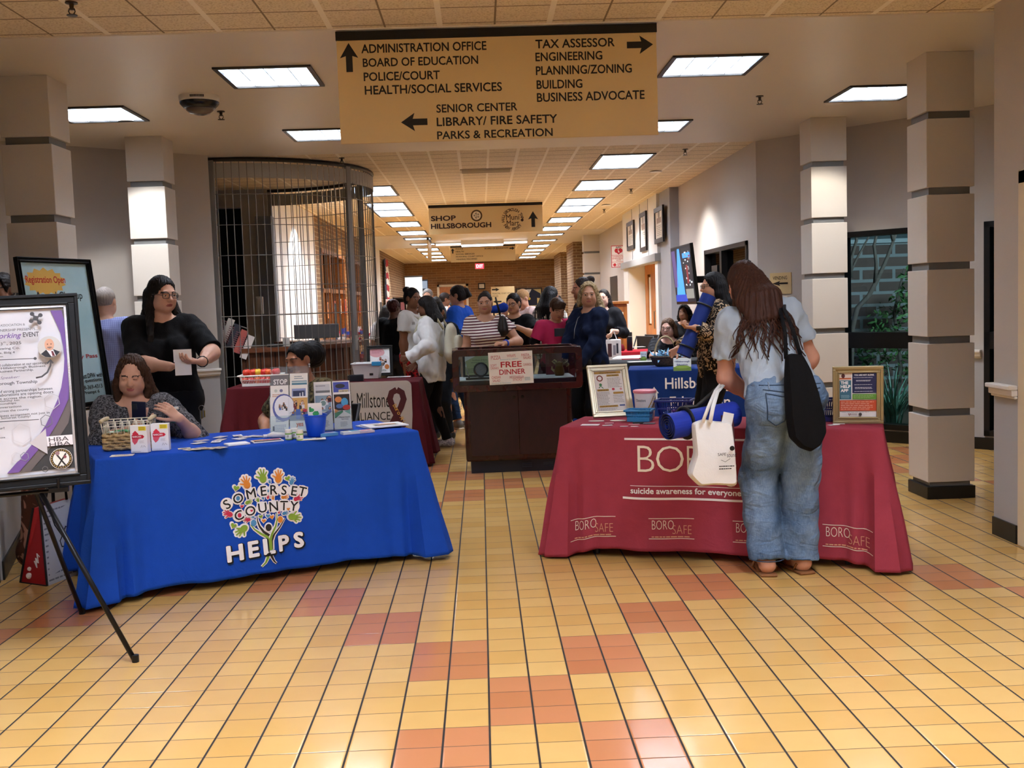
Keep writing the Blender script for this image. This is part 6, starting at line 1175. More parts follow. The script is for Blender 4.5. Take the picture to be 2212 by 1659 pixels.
t = thing('tray', 'small black open tray beside the white bin', 'tray', MT.on(775, 823)+V(-.03, .03, 0), 3); MB().bb((-.07, -.05, 0), (.07, .05, .006)).bb((-.072, -.052, 0), (.072, -.046, .055)).bb((-.072, .046, 0), (.072, .052, .055)).bb((-.072, -.052, 0), (-.066, .052, .055)).bb((.066, -.052, 0), (.072, .052, .055)).build('body', col('#1b2028', .35), t, bevel=.002)
p = MT.on(816, 816)+V(0, .22, 0); photo_frame('black framed pink flyer standing behind the white bin', p-V(.12, 0, 0), .06, .2, .25, .3, .03, INK, [('d', .35, .85, .4, '#d9a0a4', .2), ('l', .1, .8, .6, .95, 3, '#b06a72'), ('d', .7, .45, .35, '#e9e4e4'), ('people', .3, .3, .9, .6, 12, 7), ('d', .85, .25, .12, '#c9783a', .1), ('l', .1, .06, .9, .16, 2, '#8a8a8a')])
paper('white sheet at the right end of the maroon table', 862, 814, .22, .12, 0, MT, '#d9d4d2', .002, [('l', .1, .2, .9, .8, 4, '#8a8080')], 'paper', 'document')
# ------------------------------------------------------------------ bodies: signed distance fields turned into one continuous mesh each
def nv(a): a = np.asarray(a, float); return a/max(1e-9, np.linalg.norm(a))
class Fld:
    def __init__(s, h, lo, hi): s.h = h; s.lo = np.array(lo, float); s.n = np.maximum(4, np.ceil((np.array(hi)-s.lo)/h).astype(int)+1); s.a = np.full(s.n, .5, np.float32)
    def grid(s, lo, hi):
        i0 = np.clip(np.floor((np.array(lo)-s.lo)/s.h).astype(int), 0, s.n-1); i1 = np.clip(np.ceil((np.array(hi)-s.lo)/s.h).astype(int)+1, 1, s.n)
        if (i1-i0).min() <= 0: return None
        ax = [(s.lo[k]+s.h*np.arange(i0[k], i1[k])).astype(np.float32) for k in range(3)]
        return tuple(slice(a, b) for a, b in zip(i0, i1)), ax[0][:, None, None], ax[1][None, :, None], ax[2][None, None, :]
    def put(s, sl, d, k, sub=False):
        a = s.a[sl]
        if sub: d = -d; h = np.clip(.5-.5*(a-d)/max(k, 1e-5), 0, 1); s.a[sl] = a+(d-a)*h+k*h*(1-h) if k else np.maximum(a, d); return
        if k: h = np.clip(.5+.5*(a-d)/k, 0, 1); s.a[sl] = a+(d-a)*h-k*h*(1-h)
        else: s.a[sl] = np.minimum(a, d)
    def cap(s, a, b, ra, rb=None, k=.02, ax=None, fl=1., cut=None, cut0=None, sub=False):
        """round cone from a to b; flattened by fl along ax; flat ended past b (cut) or before a (cut0)"""
        a = np.array(a, float); b = np.array(b, float); rb = ra if rb is None else rb; m = max(ra, rb)+k+3*s.h
        g = s.grid(np.minimum(a, b)-m, np.maximum(a, b)+m)
        if g is None: return
        sl, X, Y, Z = g; d = b-a; dx, dy, dz = X-a[0], Y-a[1], Z-a[2]
        L2 = float(d@d) or 1e-9; raw = (dx*d[0]+dy*d[1]+dz*d[2])/L2; t = np.clip(raw, 0, 1); qx, qy, qz = dx-t*d[0], dy-t*d[1], dz-t*d[2]
        if ax is not None:
            c = (qx*ax[0]+qy*ax[1]+qz*ax[2])*(1/fl-1); qx = qx+c*ax[0]; qy = qy+c*ax[1]; qz = qz+c*ax[2]
        r = np.sqrt(qx*qx+qy*qy+qz*qz)-(ra+(rb-ra)*t); L = math.sqrt(L2)
        if cut is not None: r = np.maximum(r, (raw-1)*L-cut)
        if cut0 is not None: r = np.maximum(r, -raw*L-cut0)
        s.put(sl, r.astype(np.float32), k, sub)
    def ell(s, c, r, R=None, k=.02, sub=False):
        c = np.array(c, float); r = np.array(r, float); m = r.max()+k+3*s.h; g = s.grid(c-m, c+m)
        if g is None: return
        sl, X, Y, Z = g; x, y, z = X-c[0], Y-c[1], Z-c[2]
        if R is not None: x, y, z = [x*R[0, i]+y*R[1, i]+z*R[2, i] for i in range(3)]
        k0 = np.sqrt((x/r[0])**2+(y/r[1])**2+(z/r[2])**2); k1 = np.sqrt((x/r[0]**2)**2+(y/r[1]**2)**2+(z/r[2]**2)**2)
        s.put(sl, (k0*(k0-1)/np.maximum(k1, 1e-6)).astype(np.float32), k, sub)
    def cutp(s, p, n, k=0.):
        """keep the side opposite to n"""
        X, Y, Z = [(s.lo[i]+s.h*np.arange(s.n[i])).astype(np.float32) for i in range(3)]; n = nv(n)
        d = (X[:, None, None]-p[0])*n[0]+(Y[None, :, None]-p[1])*n[1]+(Z[None, None, :]-p[2])*n[2]; s.a = np.maximum(s.a, d.astype(np.float32))
    def wrinkle(s, amp, seed=0, freq=26., st=(1, 1, .8)):
        r = np.random.RandomState(seed); X, Y, Z = [(s.lo[i]+s.h*np.arange(s.n[i])).astype(np.float32) for i in range(3)]; X, Y, Z = X[:, None, None], Y[None, :, None], Z[None, None, :]
        m = np.abs(s.a) < .06; f = np.zeros(s.a.shape, np.float32)
        for i in range(6):
            w_ = r.normal(size=3)*freq*np.array(st)*(.6+.25*i); f += np.sin(X*w_[0]+Y*w_[1]+Z*w_[2]+r.uniform(0, 6.3)+1.3*np.sin(X*w_[1]*.5+Z*w_[0]*.5)).astype(np.float32)/(1+.35*i)
        s.a += np.where(m, amp*f*.45, 0).astype(np.float32)
    def mesh(s):
        a = s.a; a[0] = a[-1] = .5; a[:, 0] = a[:, -1] = .5; a[:, :, 0] = a[:, :, -1] = .5
        neg = a < 0; c8 = [(i, j, k) for i in (0, 1) for j in (0, 1) for k in (0, 1)]; n = s.n
        cnt = np.zeros(n-1, np.int8)
        for i, j, k in c8: cnt += neg[i:n[0]-1+i, j:n[1]-1+j, k:n[2]-1+k]
        idx = np.argwhere((cnt > 0) & (cnt < 8)); 
        val = {c: a[idx[:, 0]+c[0], idx[:, 1]+c[1], idx[:, 2]+c[2]].astype(np.float64) for c in c8}
        acc = np.zeros((len(idx), 3)); num = np.zeros(len(idx))
        for c in c8:
            for ax in range(3):
                if c[ax]: continue
                d = list(c); d[ax] = 1; va, vb = val[c], val[tuple(d)]; m = (va < 0) != (vb < 0); t = np.where(m, va/np.where(m, va-vb, 1), 0)
                p = np.array(c, float)[None, :].repeat(len(idx), 0); p[:, ax] += t; acc[m] += p[m]; num[m] += 1
        V_ = s.lo+s.h*(idx+acc/num[:, None]); vid = np.full(n-1, -1, np.int32); vid[idx[:, 0], idx[:, 1], idx[:, 2]] = np.arange(len(idx)); Q = []
        for ax in range(3):
            u, v = [(1, 2), (2, 0), (0, 1)][ax]; sl0 = [slice(1, n[i]-1) for i in range(3)]; sl0[ax] = slice(0, n[ax]-1); sl1 = list(sl0); sl1[ax] = slice(1, n[ax])
            A, B = neg[tuple(sl0)], neg[tuple(sl1)]; e = np.argwhere(A != B); fl = A[e[:, 0], e[:, 1], e[:, 2]]
            o = np.ones(3, int); o[ax] = 0; e = e+o; q = []
            for du, dv in ((-1, -1), (0, -1), (0, 0), (-1, 0)): w_ = e.copy(); w_[:, u] += du; w_[:, v] += dv; q.append(vid[w_[:, 0], w_[:, 1], w_[:, 2]])
            q = np.stack(q, 1); q[~fl] = q[~fl][:, ::-1]; Q.append(q)
        Q = np.concatenate(Q); return V_, Q[(Q >= 0).all(1)]
def np_mesh(name, V_, Q, mats, parent, mi=None):
    me = bpy.data.meshes.new(name); me.vertices.add(len(V_)); me.vertices.foreach_set('co', V_.astype(np.float32).ravel()); me.loops.add(Q.size); me.loops.foreach_set('vertex_index', Q.astype(np.int32).ravel()); me.polygons.add(len(Q)); me.polygons.foreach_set('loop_start', np.arange(0, Q.size, 4, dtype=np.int32))
    try: me.polygons.foreach_set('loop_total', np.full(len(Q), 4, np.int32))
    except Exception: pass
    for m in mats: me.materials.append(m)
    if mi is not None: me.polygons.foreach_set('material_index', mi.astype(np.int32))
    me.polygons.foreach_set('use_smooth', np.ones(len(Q), bool)); me.update(calc_edges=True)
    o = bpy.data.objects.new(name, me); COL.objects.link(o); o.parent = parent; return o
def skin(h):
    k = 'skin_'+h
    if k in MC: return MC[k]
    t = new(k); c = rgb(h); nz = t.n('ShaderNodeTexNoise', {'Vector': t.co(), 'Scale': 30., 'Detail': 4.}); t.inp('Base Color', t.mix(nz.outputs[0], tuple(x*.88 for x in c[:3])+(1,), tuple(min(1, x*1.1) for x in c[:3])+(1,))); t.inp('Roughness', .5); t.inp('Specular IOR Level', .35)
    nb = t.n('ShaderNodeTexNoise', {'Vector': t.co(), 'Scale': 400.}); t.bump(nb.outputs[0], .06, .003); return t.m
def hairm(h, curl=0.):
    k = 'hair_%s_%g' % (h, curl)
    if k in MC: return MC[k]
    t = new(k); c = rgb(h); mp = t.n('ShaderNodeMapping', {'Vector': t.co(), 'Scale': (110, 110, 9) if not curl else (60, 60, 60)}); nz = t.n('ShaderNodeTexNoise', {'Vector': mp.outputs[0], 'Scale': 1., 'Detail': 4., 'Distortion': curl})
    t.inp('Base Color', t.mix(nz.outputs[0], tuple(x*.45 for x in c[:3])+(1,), tuple(min(1, x*1.7) for x in c[:3])+(1,))); t.inp('Roughness', .55); t.inp('Specular IOR Level', .18); t.bump(nz.outputs[0], .7, .006); return t.m
EYEW, IRIS, PUP = col('#d9d2ca', .2), col('#3a2416', .2), col('#0a0808', .2)
def ik(a, b, l1, l2, hint):
    a, b = np.array(a, float), np.array(b, float); d = b-a; L = np.linalg.norm(d); L_ = min(L, (l1+l2)*.998); d = d/max(L, 1e-6); b = a+d*L_
    x = (l1*l1-l2*l2+L_*L_)/(2*L_); h = math.sqrt(max(0, l1*l1-x*x)); w_ = np.array(hint, float); w_ = nv(w_-d*(w_@d)); return a+d*x+w_*h, b
class Person:
    """one figure in its own frame: feet at the origin, +Y forward, +X its right hand side, Z up"""
    def __init__(s, label, loc, face, h=1.65, g=1., fem=True, lean=0., side=0., head=(0, 0, 0), sit=False, L=None, R=None, feet=None, skin_='#c99a7c', res=.0075, lips='#a8655a', brow='#2a1c14', hand_res=True, smile=0., lash=True, hipy=0., thick=1., seat=.47, eyes=1, kid=1.):
        s.t = thing('person', label, 'person', loc, face); s.h, s.g, s.fem, s.res = h, g, fem, res; H_ = h
        ln, sd = math.radians(lean), math.radians(side); s.us = nv((math.sin(sd), math.sin(ln)*math.cos(sd), math.cos(ln)*math.cos(sd))); s.f = nv(np.array((0, 1, 0))-s.us*s.us[1]); s.r = np.cross(s.f, s.us)
        s.P = np.array((0, hipy, .53*H_)) if not sit else np.array((0, hipy, seat+.055*H_)); us = s.us
        s.C = s.P+us*.2*H_; s.N = s.P+us*.292*H_; sw = (.098 if fem else .112)*H_*(1+.35*(g-1)); s.S = {k: s.P+us*.272*H_+s.r*sg*sw for k, sg in (('R', 1), ('L', -1))}
        hw = .052*H_*(1+.3*(g-1)); s.Hp = {k: s.P+s.r*sg*hw-us*.01*H_ for k, sg in (('R', 1), ('L', -1))}
        s.K, s.A, s.T = {}, {}, {}
        for k, sg in (('R', 1), ('L', -1)):
            ft = np.array((feet or {}).get(k, (sg*.062*H_, (0. if not sit else .46*H_*.55), 0)), float)
            if len(ft) == 3: ft = np.append(ft, 0.)
            an = np.array((ft[0], ft[1], .045*H_+ft[2])); ang = math.radians(ft[3]); s.T[k] = np.array((math.sin(ang), math.cos(ang), 0))
            if sit: kn = s.Hp[k]+np.array((sg*.03, .245*H_, .0)); kn[2] = max(.285*H_, s.Hp[k][2]-.02); an = np.array((kn[0], kn[1]+ft[1]*0+.02, .045*H_))
            else: kn, an = ik(s.Hp[k], an, .245*H_, .245*H_, (sg*.12, 1, 0))
            s.K[k], s.A[k] = kn, an
        s.E, s.W, s.HD = {}, {}, {}
        for k, sg, arm in (('R', 1, R), ('L', -1, L)):
            arm = arm or {}; hp = arm.get('to', (sg*(.135*H_*(1+.5*(g-1))), .02, .50*H_)); hint = arm.get('el', (sg*.5, -1, -.2)); s.E[k], s.W[k] = ik(s.S[k], hp, .168*H_, .148*H_, hint)
            fd = nv(s.W[k]-s.E[k]); hd = nv(np.array(arm.get('dir', fd), float)); pn = np.array(arm.get('palm', (-sg, 0, 0)), float); pn = nv(pn-hd*(pn@hd)); s.HD[k] = (hd, pn, arm.get('curl', 35.), arm.get('thumb', 30.), arm.get('spread', 0.), arm.get('show', True))
        yw, pt, rl = [math.radians(x) for x in head]; B = np.stack([s.r, nv(np.array((0, 1, 0))*.7+s.f*.3), [0, 0, 1]], 1); Rm = np.array(Matrix.Rotation(yw, 3, 'Z') @ Matrix.Rotation(-pt, 3, 'X') @ Matrix.Rotation(rl, 3, 'Y')); s.HR = Rm
        s.hs = .13*H_/.225*kid; un = nv(us*.6+np.array((0, 0, 1))*.4+Rm[:, 1]*.25*math.sin(pt)); s.HO = s.N+un*.04*H_+Rm[:, 1]*.012; s.skinc = skin_; s.lips, s.brow = lips, brow; s.ga = g; s.smile = smile; s.sitting = sit; s.eyes = eyes
    def hp(s, x, y, z): return s.HO+s.HR @ (np.array((x, y, z))*s.hs)
    def bounds(s, pts, m): p = np.array(pts); return p.min(0)-m, p.max(0)+m
    def allpts(s): return [s.P, s.N, s.hp(0, 0, .225), s.hp(0, .12, .1), s.hp(0, -.12, .1)]+[d[k] for d in (s.S, s.E, s.W, s.Hp, s.K, s.A) for k in 'LR']+[s.W[k]+s.HD[k][0]*.2*s.h/1.65 for k in 'LR']+[s.A[k]+s.T[k]*.15 for k in 'LR']+[(0, 0, 0)]
    def torso(s, F, t=0., k=.05, bust=True, hips=True, belly=0.):
        H_, g, f = s.h, s.g, s.f
        if hips: F.cap(s.Hp['L']*.9+s.P*.1+s.us*.015*H_, s.Hp['R']*.9+s.P*.1+s.us*.015*H_, .07*H_*g+t, k=k, ax=f, fl=.86)
        F.cap(s.P+s.us*.04*H_+f*belly*.3, s.C, .072*H_*g+t, .074*H_*(1+.6*(g-1))+t, k, f, .74); w_ = .035*H_*g
        for sg in (-1, 1): F.cap(s.P+s.us*.05*H_+s.r*sg*w_, s.P+s.us*.22*H_+s.r*sg*w_*1.25, .058*H_*g+t, .057*H_*(1+.5*(g-1))+t, k, f, .84)
        if belly: F.ell(s.P+s.us*.07*H_+f*.03*H_*g, (.07*H_*g+t, .055*H_*g+t+belly, .075*H_*g+t), k=.06)
        F.cap(s.S['L']*.82+s.N*.18-s.us*.004*H_, s.S['R']*.82+s.N*.18-s.us*.004*H_, .040*H_+t, k=k, ax=f, fl=.85)
        F.cap(s.N-s.us*.03*H_-f*.01*H_, s.N+s.us*.012*H_-f*.004*H_, .05*H_+t, .034*H_+t*.6, k)
        if s.fem and bust:
            for sg in (-1, 1): F.ell(s.P+s.us*.185*H_+s.r*sg*.042*H_*g+f*(.05*H_*g), (.04*H_*g+t, .038*H_*g+t, .042*H_*g+t), k=.04)
    def arm(s, F, k, t=0., f0=0., f1=2., kk=.025, cut=True, fl=0.):
        """upper arm and forearm, from shoulder to fraction f1 (1 elbow, 2 wrist)"""
        H_, g = s.h, .5+.5*s.ga; S_, E_, W_ = s.S[k], s.E[k], s.W[k]
        r0, r1, r2 = .032*H_*g*(1 if s.fem else 1.1), .026*H_*g, .0175*H_
        if f1 <= 1: F.cap(S_, S_+(E_-S_)*f1, r0+t, r0+(r1-r0)*f1+t+fl, kk, cut=0. if cut else None); return
        F.cap(S_, E_, r0+t, r1+t, kk); F.cap(S_+(E_-S_)*.15, S_+(E_-S_)*.55, r0*1.02+t, r1*1.05+t, kk)
        q = min(1, f1-1); F.cap(E_, E_+(W_-E_)*q, r1+t, r1+(r2-r1)*q+t+fl, kk, cut=(0. if (cut and t) else None))
        if not t: F.cap(E_+(W_-E_)*.1, E_+(W_-E_)*.4, r1*1.08, r1*.95, kk)
    def leg(s, F, k, t=0., f1=2., kk=.03, flare=0., cut=True, thigh=1., knee=1.):
        H_, g = s.h, s.g; a, b, c = s.Hp[k], s.K[k], s.A[k]; r0, r1, r2 = .054*H_*g*thigh, .034*H_*(.6+.4*g)*knee, .022*H_
        F.cap(a, b, r0+t, r1+t+flare*.3, kk); q = min(1, f1-1); F.cap(b, b+(c-b)*q, r1+t+flare*.3, r1+(r2-r1)*q+t+flare, kk, cut=(0. if (cut and t) else None))
        if not t: F.cap(b+(c-b)*.15-s.T[k]*.012, b+(c-b)*.5-s.T[k]*.008, .034*H_, .026*H_, kk)
    def foot(s, F, k, t=0.):
        c = s.A[k]; d = s.T[k]; H_ = s.h; F.cap(c+np.array((0, 0, -.012*H_))-d*.018*H_, np.array((c[0], c[1], c[2]-.027*H_))+d*.09*H_, .024*H_+t, .017*H_+t, .02); F.cap(c, c-np.array((0, 0, .02*H_))-d*.01, .022*H_+t, .022*H_+t, .02)
    def hand(s, F, k):
        hd, pn, curl, thumb, spread, show = s.HD[k]; W_ = s.W[k]; z = s.h/1.65; sg = 1 if k == 'R' else -1; ac = np.cross(pn, hd)*sg   # across, towards the thumb
        kn = W_+hd*.085*z; s.PALM = getattr(s, 'PALM', {}); s.PALM[k] = W_+hd*.055*z+pn*.012
        for i in range(4): o_ = ac*(.0265-.0175*i)*z; F.cap(W_+o_*.55+hd*.012*z, kn+o_-hd*(.004*abs(i-1.2))*z, .0125*z, .0095*z, .012, cut=None)
        for i, L_ in enumerate((.068, .076, .071, .056)):
            p = kn+ac*(.0265-.0175*i)*z-hd*.004*abs(i-1.2)*z; a = math.radians(curl*.55+4*i*.3); d = nv(hd+ac*spread*(1.5-i)*.05)
            for j, (q, r0, r1) in enumerate(((.45, .0088, .008), (.31, .008, .0073), (.24, .0073, .0062))):
                dd = nv(d*math.cos(a)+pn*math.sin(a)); e = p+dd*L_*q*z; F.cap(p, e, r0*z, r1*z, .003); p = e; a += math.radians(curl*(.75 if j == 0 else .55))
        p = W_+hd*.02*z+ac*.022*z+pn*.006*z; a = math.radians(thumb)
        for q, r0, r1 in ((.042, .0125, .0105), (.032, .0102, .009), (.024, .009, .007)):
            d = nv(hd*math.cos(a)*.85+ac*math.sin(a)*.9+pn*.45); e = p+d*q*z; F.cap(p, e, r0*z, r1*z, .006); p = e; a *= .55
    def headf(s, F):
        z = s.hs; hp = s.hp; R = s.HR; E = lambda c, r, k=.02, sub=False: F.ell(hp(*c), np.array(r)*z, R, k*z, sub); C_ = lambda a, b, ra, rb, k=.015, **q: F.cap(hp(*a), hp(*b), ra*z, rb*z, k*z, **q)
        F.cap(s.N-s.us*.02*s.h, hp(0, -.012, .045), .033*s.h, .031*s.h, .025)
        E((0, -.012, .137), (.073, .092, .087), .02); E((0, .028, .09), (.061, .064, .082), .03); E((0, .05, .028), (.036, .036, .028), .03)
        for sg in (-1, 1):
            E((sg*.036, .058, .078), (.027, .028, .028), .02); E((sg*.045, .02, .045), (.026, .04, .03), .03); E((sg*.0755, -.008, .104), (.011, .019, .031), .006)
            E((sg*.0315, .101, .1125), (.019, .012, .0115), .012, True); E((sg*.0315, .0785, .1115), (.0145, .0135, .0125), .003); E((sg*.0315, .0795, .1185), (.0175, .0125, .006), .003)
        C_((-.04, .083, .131), (.04, .083, .131), .007, .007, .018); C_((0, .086, .115), (0, .107, .082), .0085, .0125, .012); C_((-.012, .098, .079), (.012, .098, .079), .0085, .0085, .008)
        m = s.smile; E((0, .0865, .051), (.024+m*.006, .0085, .0062), .004); E((0, .086, .0425), (.02+m*.006, .0085, .0072), .004); E((0, .09, .0468), (.022, .006, .0014), .002, True)
    def body(s):
        pts = s.allpts(); lo, hi = s.bounds(pts, .10*s.h/1.65+.05*s.g); lo[2] = max(lo[2], -.01); F = Fld(s.res, lo, hi)
        s.torso(F); 
        for k in 'LR': s.arm(F, k); s.leg(F, k); s.foot(F, k)
        for k in 'LR':
            if s.HD[k][5]: s.hand(F, k)
        s.headf(F); F.cutp((0, 0, .004), (0, 0, -1)); V_, Q = F.mesh(); c = V_[Q].mean(1); l = ((c-s.HO) @ s.HR)/s.hs; x, y, z = np.abs(l[:, 0]), l[:, 1], l[:, 2]; mi = np.zeros(len(Q), int)
        m = s.smile
        if s.eyes:
            up = .006 if s.eyes == 1 else .0; mi[((x-.0315)/.0125)**2+((z-.1105)/(.0062 if s.eyes == 1 else .0018))**2 < 1] = 2; mi[(mi == 2) & (y < .075)] = 0
            if s.eyes == 1: mi[(mi == 2) & ((x-.0315)**2+(z-.1105)**2 < .0062**2)] = 3
            else: mi[mi == 2] = 4
        mi[(x < .022+m*.006) & (np.abs(z-.0468-m*x*.18) < .0105*(1-(x/(.029+m*.006))**2)) & (y > .07)] = 1
        zb = .1335-.006*((x-.031)/.02)**2; mi[(np.abs(x-.0325) < .021) & (np.abs(z-zb) < .0033) & (y > .055)] = 4
        s.o = np_mesh('body', V_, Q, [skin(s.skinc), skin(s.lips), EYEW, IRIS, skin(s.brow)], s.t, mi); return s
    def wear(s, name, fn, mat_, pts=None, m=.12, res=None, wr=.0, seed=1, freq=38., label=None):
        lo, hi = s.bounds(pts if pts is not None else s.allpts(), m*s.g); lo[2] = max(lo[2], -.01); F = Fld(res or s.res, lo, hi); fn(F)
        if wr: F.wrinkle(wr, seed, freq)
        F.cutp((0, 0, .003), (0, 0, -1)); V_, Q = F.mesh(); o = np_mesh(name, V_, Q, [mat_], s.t)
        if label: o['label'] = label
        return o
    def top(s, mat_, sleeve=.75, hem=-.02, t=.010, neck=.035, name='shirt', wr=.004, fl=.008, seed=1, vneck=0., belly=0., loose=0., res=None, nk=None):
        """shirt or dress top: sleeve 0 none, <1 short, 2 long; hem as a fraction of height above the hips"""
        def fn(F):
            s.torso(F, t+loose, .05, True, True, belly)
            if loose: F.cap(s.P+s.us*hem*s.h, s.C, .08*s.h*s.g+t+loose, .078*s.h+t, .05, s.f, .8)
            F.cutp(s.P+s.us*hem*s.h, -s.us)
            if sleeve:
                for k in 'LR': s.arm(F, k, t+.004+loose*.4, 0, sleeve, .03, True, fl)
            q = nk or neck; F.ell(s.N+s.us*(.055*s.h)+s.f*.012, (.052*s.h+q*.6, .052*s.h+q*.6, .05*s.h+q), k=.008, sub=True)
            if vneck: F.cap(s.N+s.us*.03*s.h+s.f*.05, s.N-s.us*vneck+s.f*.09, .045, .012, .008, sub=True)
        return s.wear(name, fn, mat_, None, .12+loose, res, wr, seed)
    def trousers(s, mat_, t=.010, f1=1.95, flare=0., waist=.03, name='trousers', wr=.004, seed=2, thigh=1.03, res=None, knee=1.):
        def fn(F):
            F.cap(s.Hp['L']*.9+s.P*.1+s.us*.012*s.h, s.Hp['R']*.9+s.P*.1+s.us*.012*s.h, .073*s.h*s.g+t, k=.05, ax=s.f, fl=.88)
            for sg in (-1, 1): F.cap(s.P+s.us*.0+s.r*sg*.03*s.h*s.g, s.P+s.us*.06*s.h+s.r*sg*.03*s.h*s.g, .062*s.h*s.g+t, .056*s.h*s.g+t, .05, s.f, .88)
            F.cutp(s.P+s.us*waist*s.h, s.us)
            for k in 'LR': s.leg(F, k, t, f1, .02, flare, True, thigh, knee)
        return s.wear(name, fn, mat_, [s.P+s.us*.1]+[d[k] for d in (s.Hp, s.K, s.A) for k in 'LR'], .14+flare, res, wr, seed)
    def shoes(s, mat_, t=.006, name='shoe', sole=None):
        for k in 'LR':
            o = s.wear(name, lambda F: (s.foot(F, k, t), F.cutp(s.A[k]+np.array((0, 0, .018*s.h)), (0, 0, 1))), mat_, [s.A[k], s.A[k]+s.T[k]*.1*s.h, s.A[k]-s.T[k]*.04], .06, min(s.res, .007))
            if sole: MB().box(Vector(s.A[k]+s.T[k]*.035*s.h)*1.-Vector((0, 0, s.A[k][2]-.009)), (.05*s.h, .15*s.h, .018), math.degrees(-math.atan2(s.T[k][0], s.T[k][1]))).build('sole', sole, o, bevel=.006)
    def hair(s, c, style='long', L_=.3, vol=1., curl=0., side=1, res=None, part=0., front=0., fwd=0.):
        z = s.hs; hp = s.hp; R = s.HR; mat_ = hairm(c, curl); res = res or min(s.res, .007)
        dn = np.array((0, 0, -1.)); back = -R[:, 1]; 
        def fn(F):
            v = vol; F.ell(hp(0, -.016, .142), np.array((.080*v, .099*v, .092*v))*z, R, .01)
            if style in ('long', 'bob', 'curly', 'pony', 'bun'): F.ell(hp(0, -.045, .10), np.array((.078*v, .07*v, .09))*z, R, .02)
            if style in ('long', 'bob', 'curly'):
                for sg in (-1, 1):
                    a = hp(sg*.066*v, -.015, .13); b = hp(sg*.078*v, -.02, .04); e = np.array((b[0], b[1], b[2]))+dn*max(0, L_-.08)+R[:, 0]*sg*(.015+fwd*.5)*z+R[:, 1]*fwd*z; F.cap(a, b, .022*v*z, .028*v*z, .02); F.cap(b, e, .03*v*z, .018*z, .02)
                for i in range(5):
                    q = (i-2)/2; a = hp(q*.055*v, -.075*v+.02*abs(q), .1); b = s.N+s.r*q*.075*s.h/1.65*v+np.array((0, 0, .03))-s.f*(.075*s.h/1.65+.02*(1-abs(q))); e = b+(-s.us)*max(0, L_-.12)-s.f*.01; F.cap(a, b, .04*v*z, .042*v*z, .03)
                    if L_ > .12: F.cap(b, e, .042*v*z, .022*z, .03)
            if style == 'pony':
                a = hp(0, -.1, .16); F.ell(a, (.03*z,)*3, k=.02); F.cap(a+back*.02, a+back*.05+dn*.07, .03*z, .032*z, .02); F.cap(a+back*.05+dn*.07, a+back*.04+dn*max(.1, L_), .032*z, .012*z, .02)
            if style == 'puff': F.ell(hp(0, -.125, .125), np.array((.095, .085, .1))*z, R, .02)
            if style == 'bun': F.ell(hp(part, -.095, .2), np.array((.045, .045, .042))*z*vol, R, .01)
            # open the face
            F.ell(hp(0, .085, .085+.01*(curl > .3)), np.array((.066, .072, .098+.018*(curl > .3)))*z, R, .012, True)
            if style in ('short', 'bun', 'pony', 'puff'): 
                F.ell(hp(0, .06, .02), np.array((.1, .1, .085))*z, R, .012, True)
                for sg in (-1, 1): F.ell(hp(sg*.085, .0, .1), np.array((.026, .03, .04))*z, R, .008, True)
                if style != 'puff': F.cutp(hp(0, -.06, .045), nv(-R[:, 2]-R[:, 1]*.3))
            if front:
                for i in range(7): q = (i-3)/3; F.cap(hp(q*.06, .055, .215-.02*q*q), hp(q*.062+.01*side, .088-.02*q*q, .155), .016*z, .01*z, .012)
            r_ = np.random.RandomState(int(L_*100)+7); X, Y, Z = [(F.lo[i]+F.h*np.arange(F.n[i])).astype(np.float32) for i in range(3)]; X, Y, Z = X[:, None, None], Y[None, :, None], Z[None, None, :]; o_ = s.HO
            th = np.arctan2(X-o_[0], Y-o_[1]+.0001); m = np.abs(F.a) < .05
            d = (np.sin(th*38+Z*(30 if curl else 9))+.7*np.sin(th*61+Z*17+1))*.0022*(1+.5*curl) if style != 'short' else 0
            if curl: d = d+.006*curl*(np.sin(X*130+2*np.sin(Z*70))*np.sin(Y*120+1)*np.sin(Z*120))
            F.a += np.where(m, d, 0).astype(np.float32)
        pts = [hp(0, 0, .24), hp(0, -.14, .1), hp(.1, 0, .05), hp(-.1, 0, .05), hp(0, .1, .1), hp(0, -.22, .1)]+([s.N-s.us*L_-s.f*.12, s.N+s.r*.12, s.N-s.r*.12, hp(.1, 0, 0)+dn*L_, hp(-.1, 0, 0)+dn*L_] if style in ('long', 'bob', 'curly') else [])+([hp(0, -.17, .1)+dn*L_] if style == 'pony' else [])
        return s.wear('hair', fn, mat_, pts, .05, res)
    def glasses(s, c='#17130f', r=.021, sq=True):
        mb = MB(); hp = lambda *a: Vector(s.hp(*a)); n = 14
        for sg in (-1, 1):
            pts = []
            for i in range(n): a = 2*math.pi*i/n; ex = .55 if sq else 1.; cx_, cz_ = math.copysign(abs(math.cos(a))**ex, math.cos(a)), math.copysign(abs(math.sin(a))**ex, math.sin(a)); pts.append(hp(sg*.0325+cx_*.0235, .099-.003*cx_*sg, .110+cz_*.0175))
            mb.tube(pts, .0022*s.hs, 5, closed=True); mb.tube([hp(sg*.056, .094, .114), hp(sg*.08, .04, .116), hp(sg*.082, -.015, .112)], .002*s.hs, 5)
        mb.tube([hp(-.01, .102, .114), hp(.01, .102, .114)], .002*s.hs, 5); return mb.build('glasses', col(c, .3), s.t, smooth=True)
    def world(s, p): return chain_matrix(s.t) @ Vector(p)
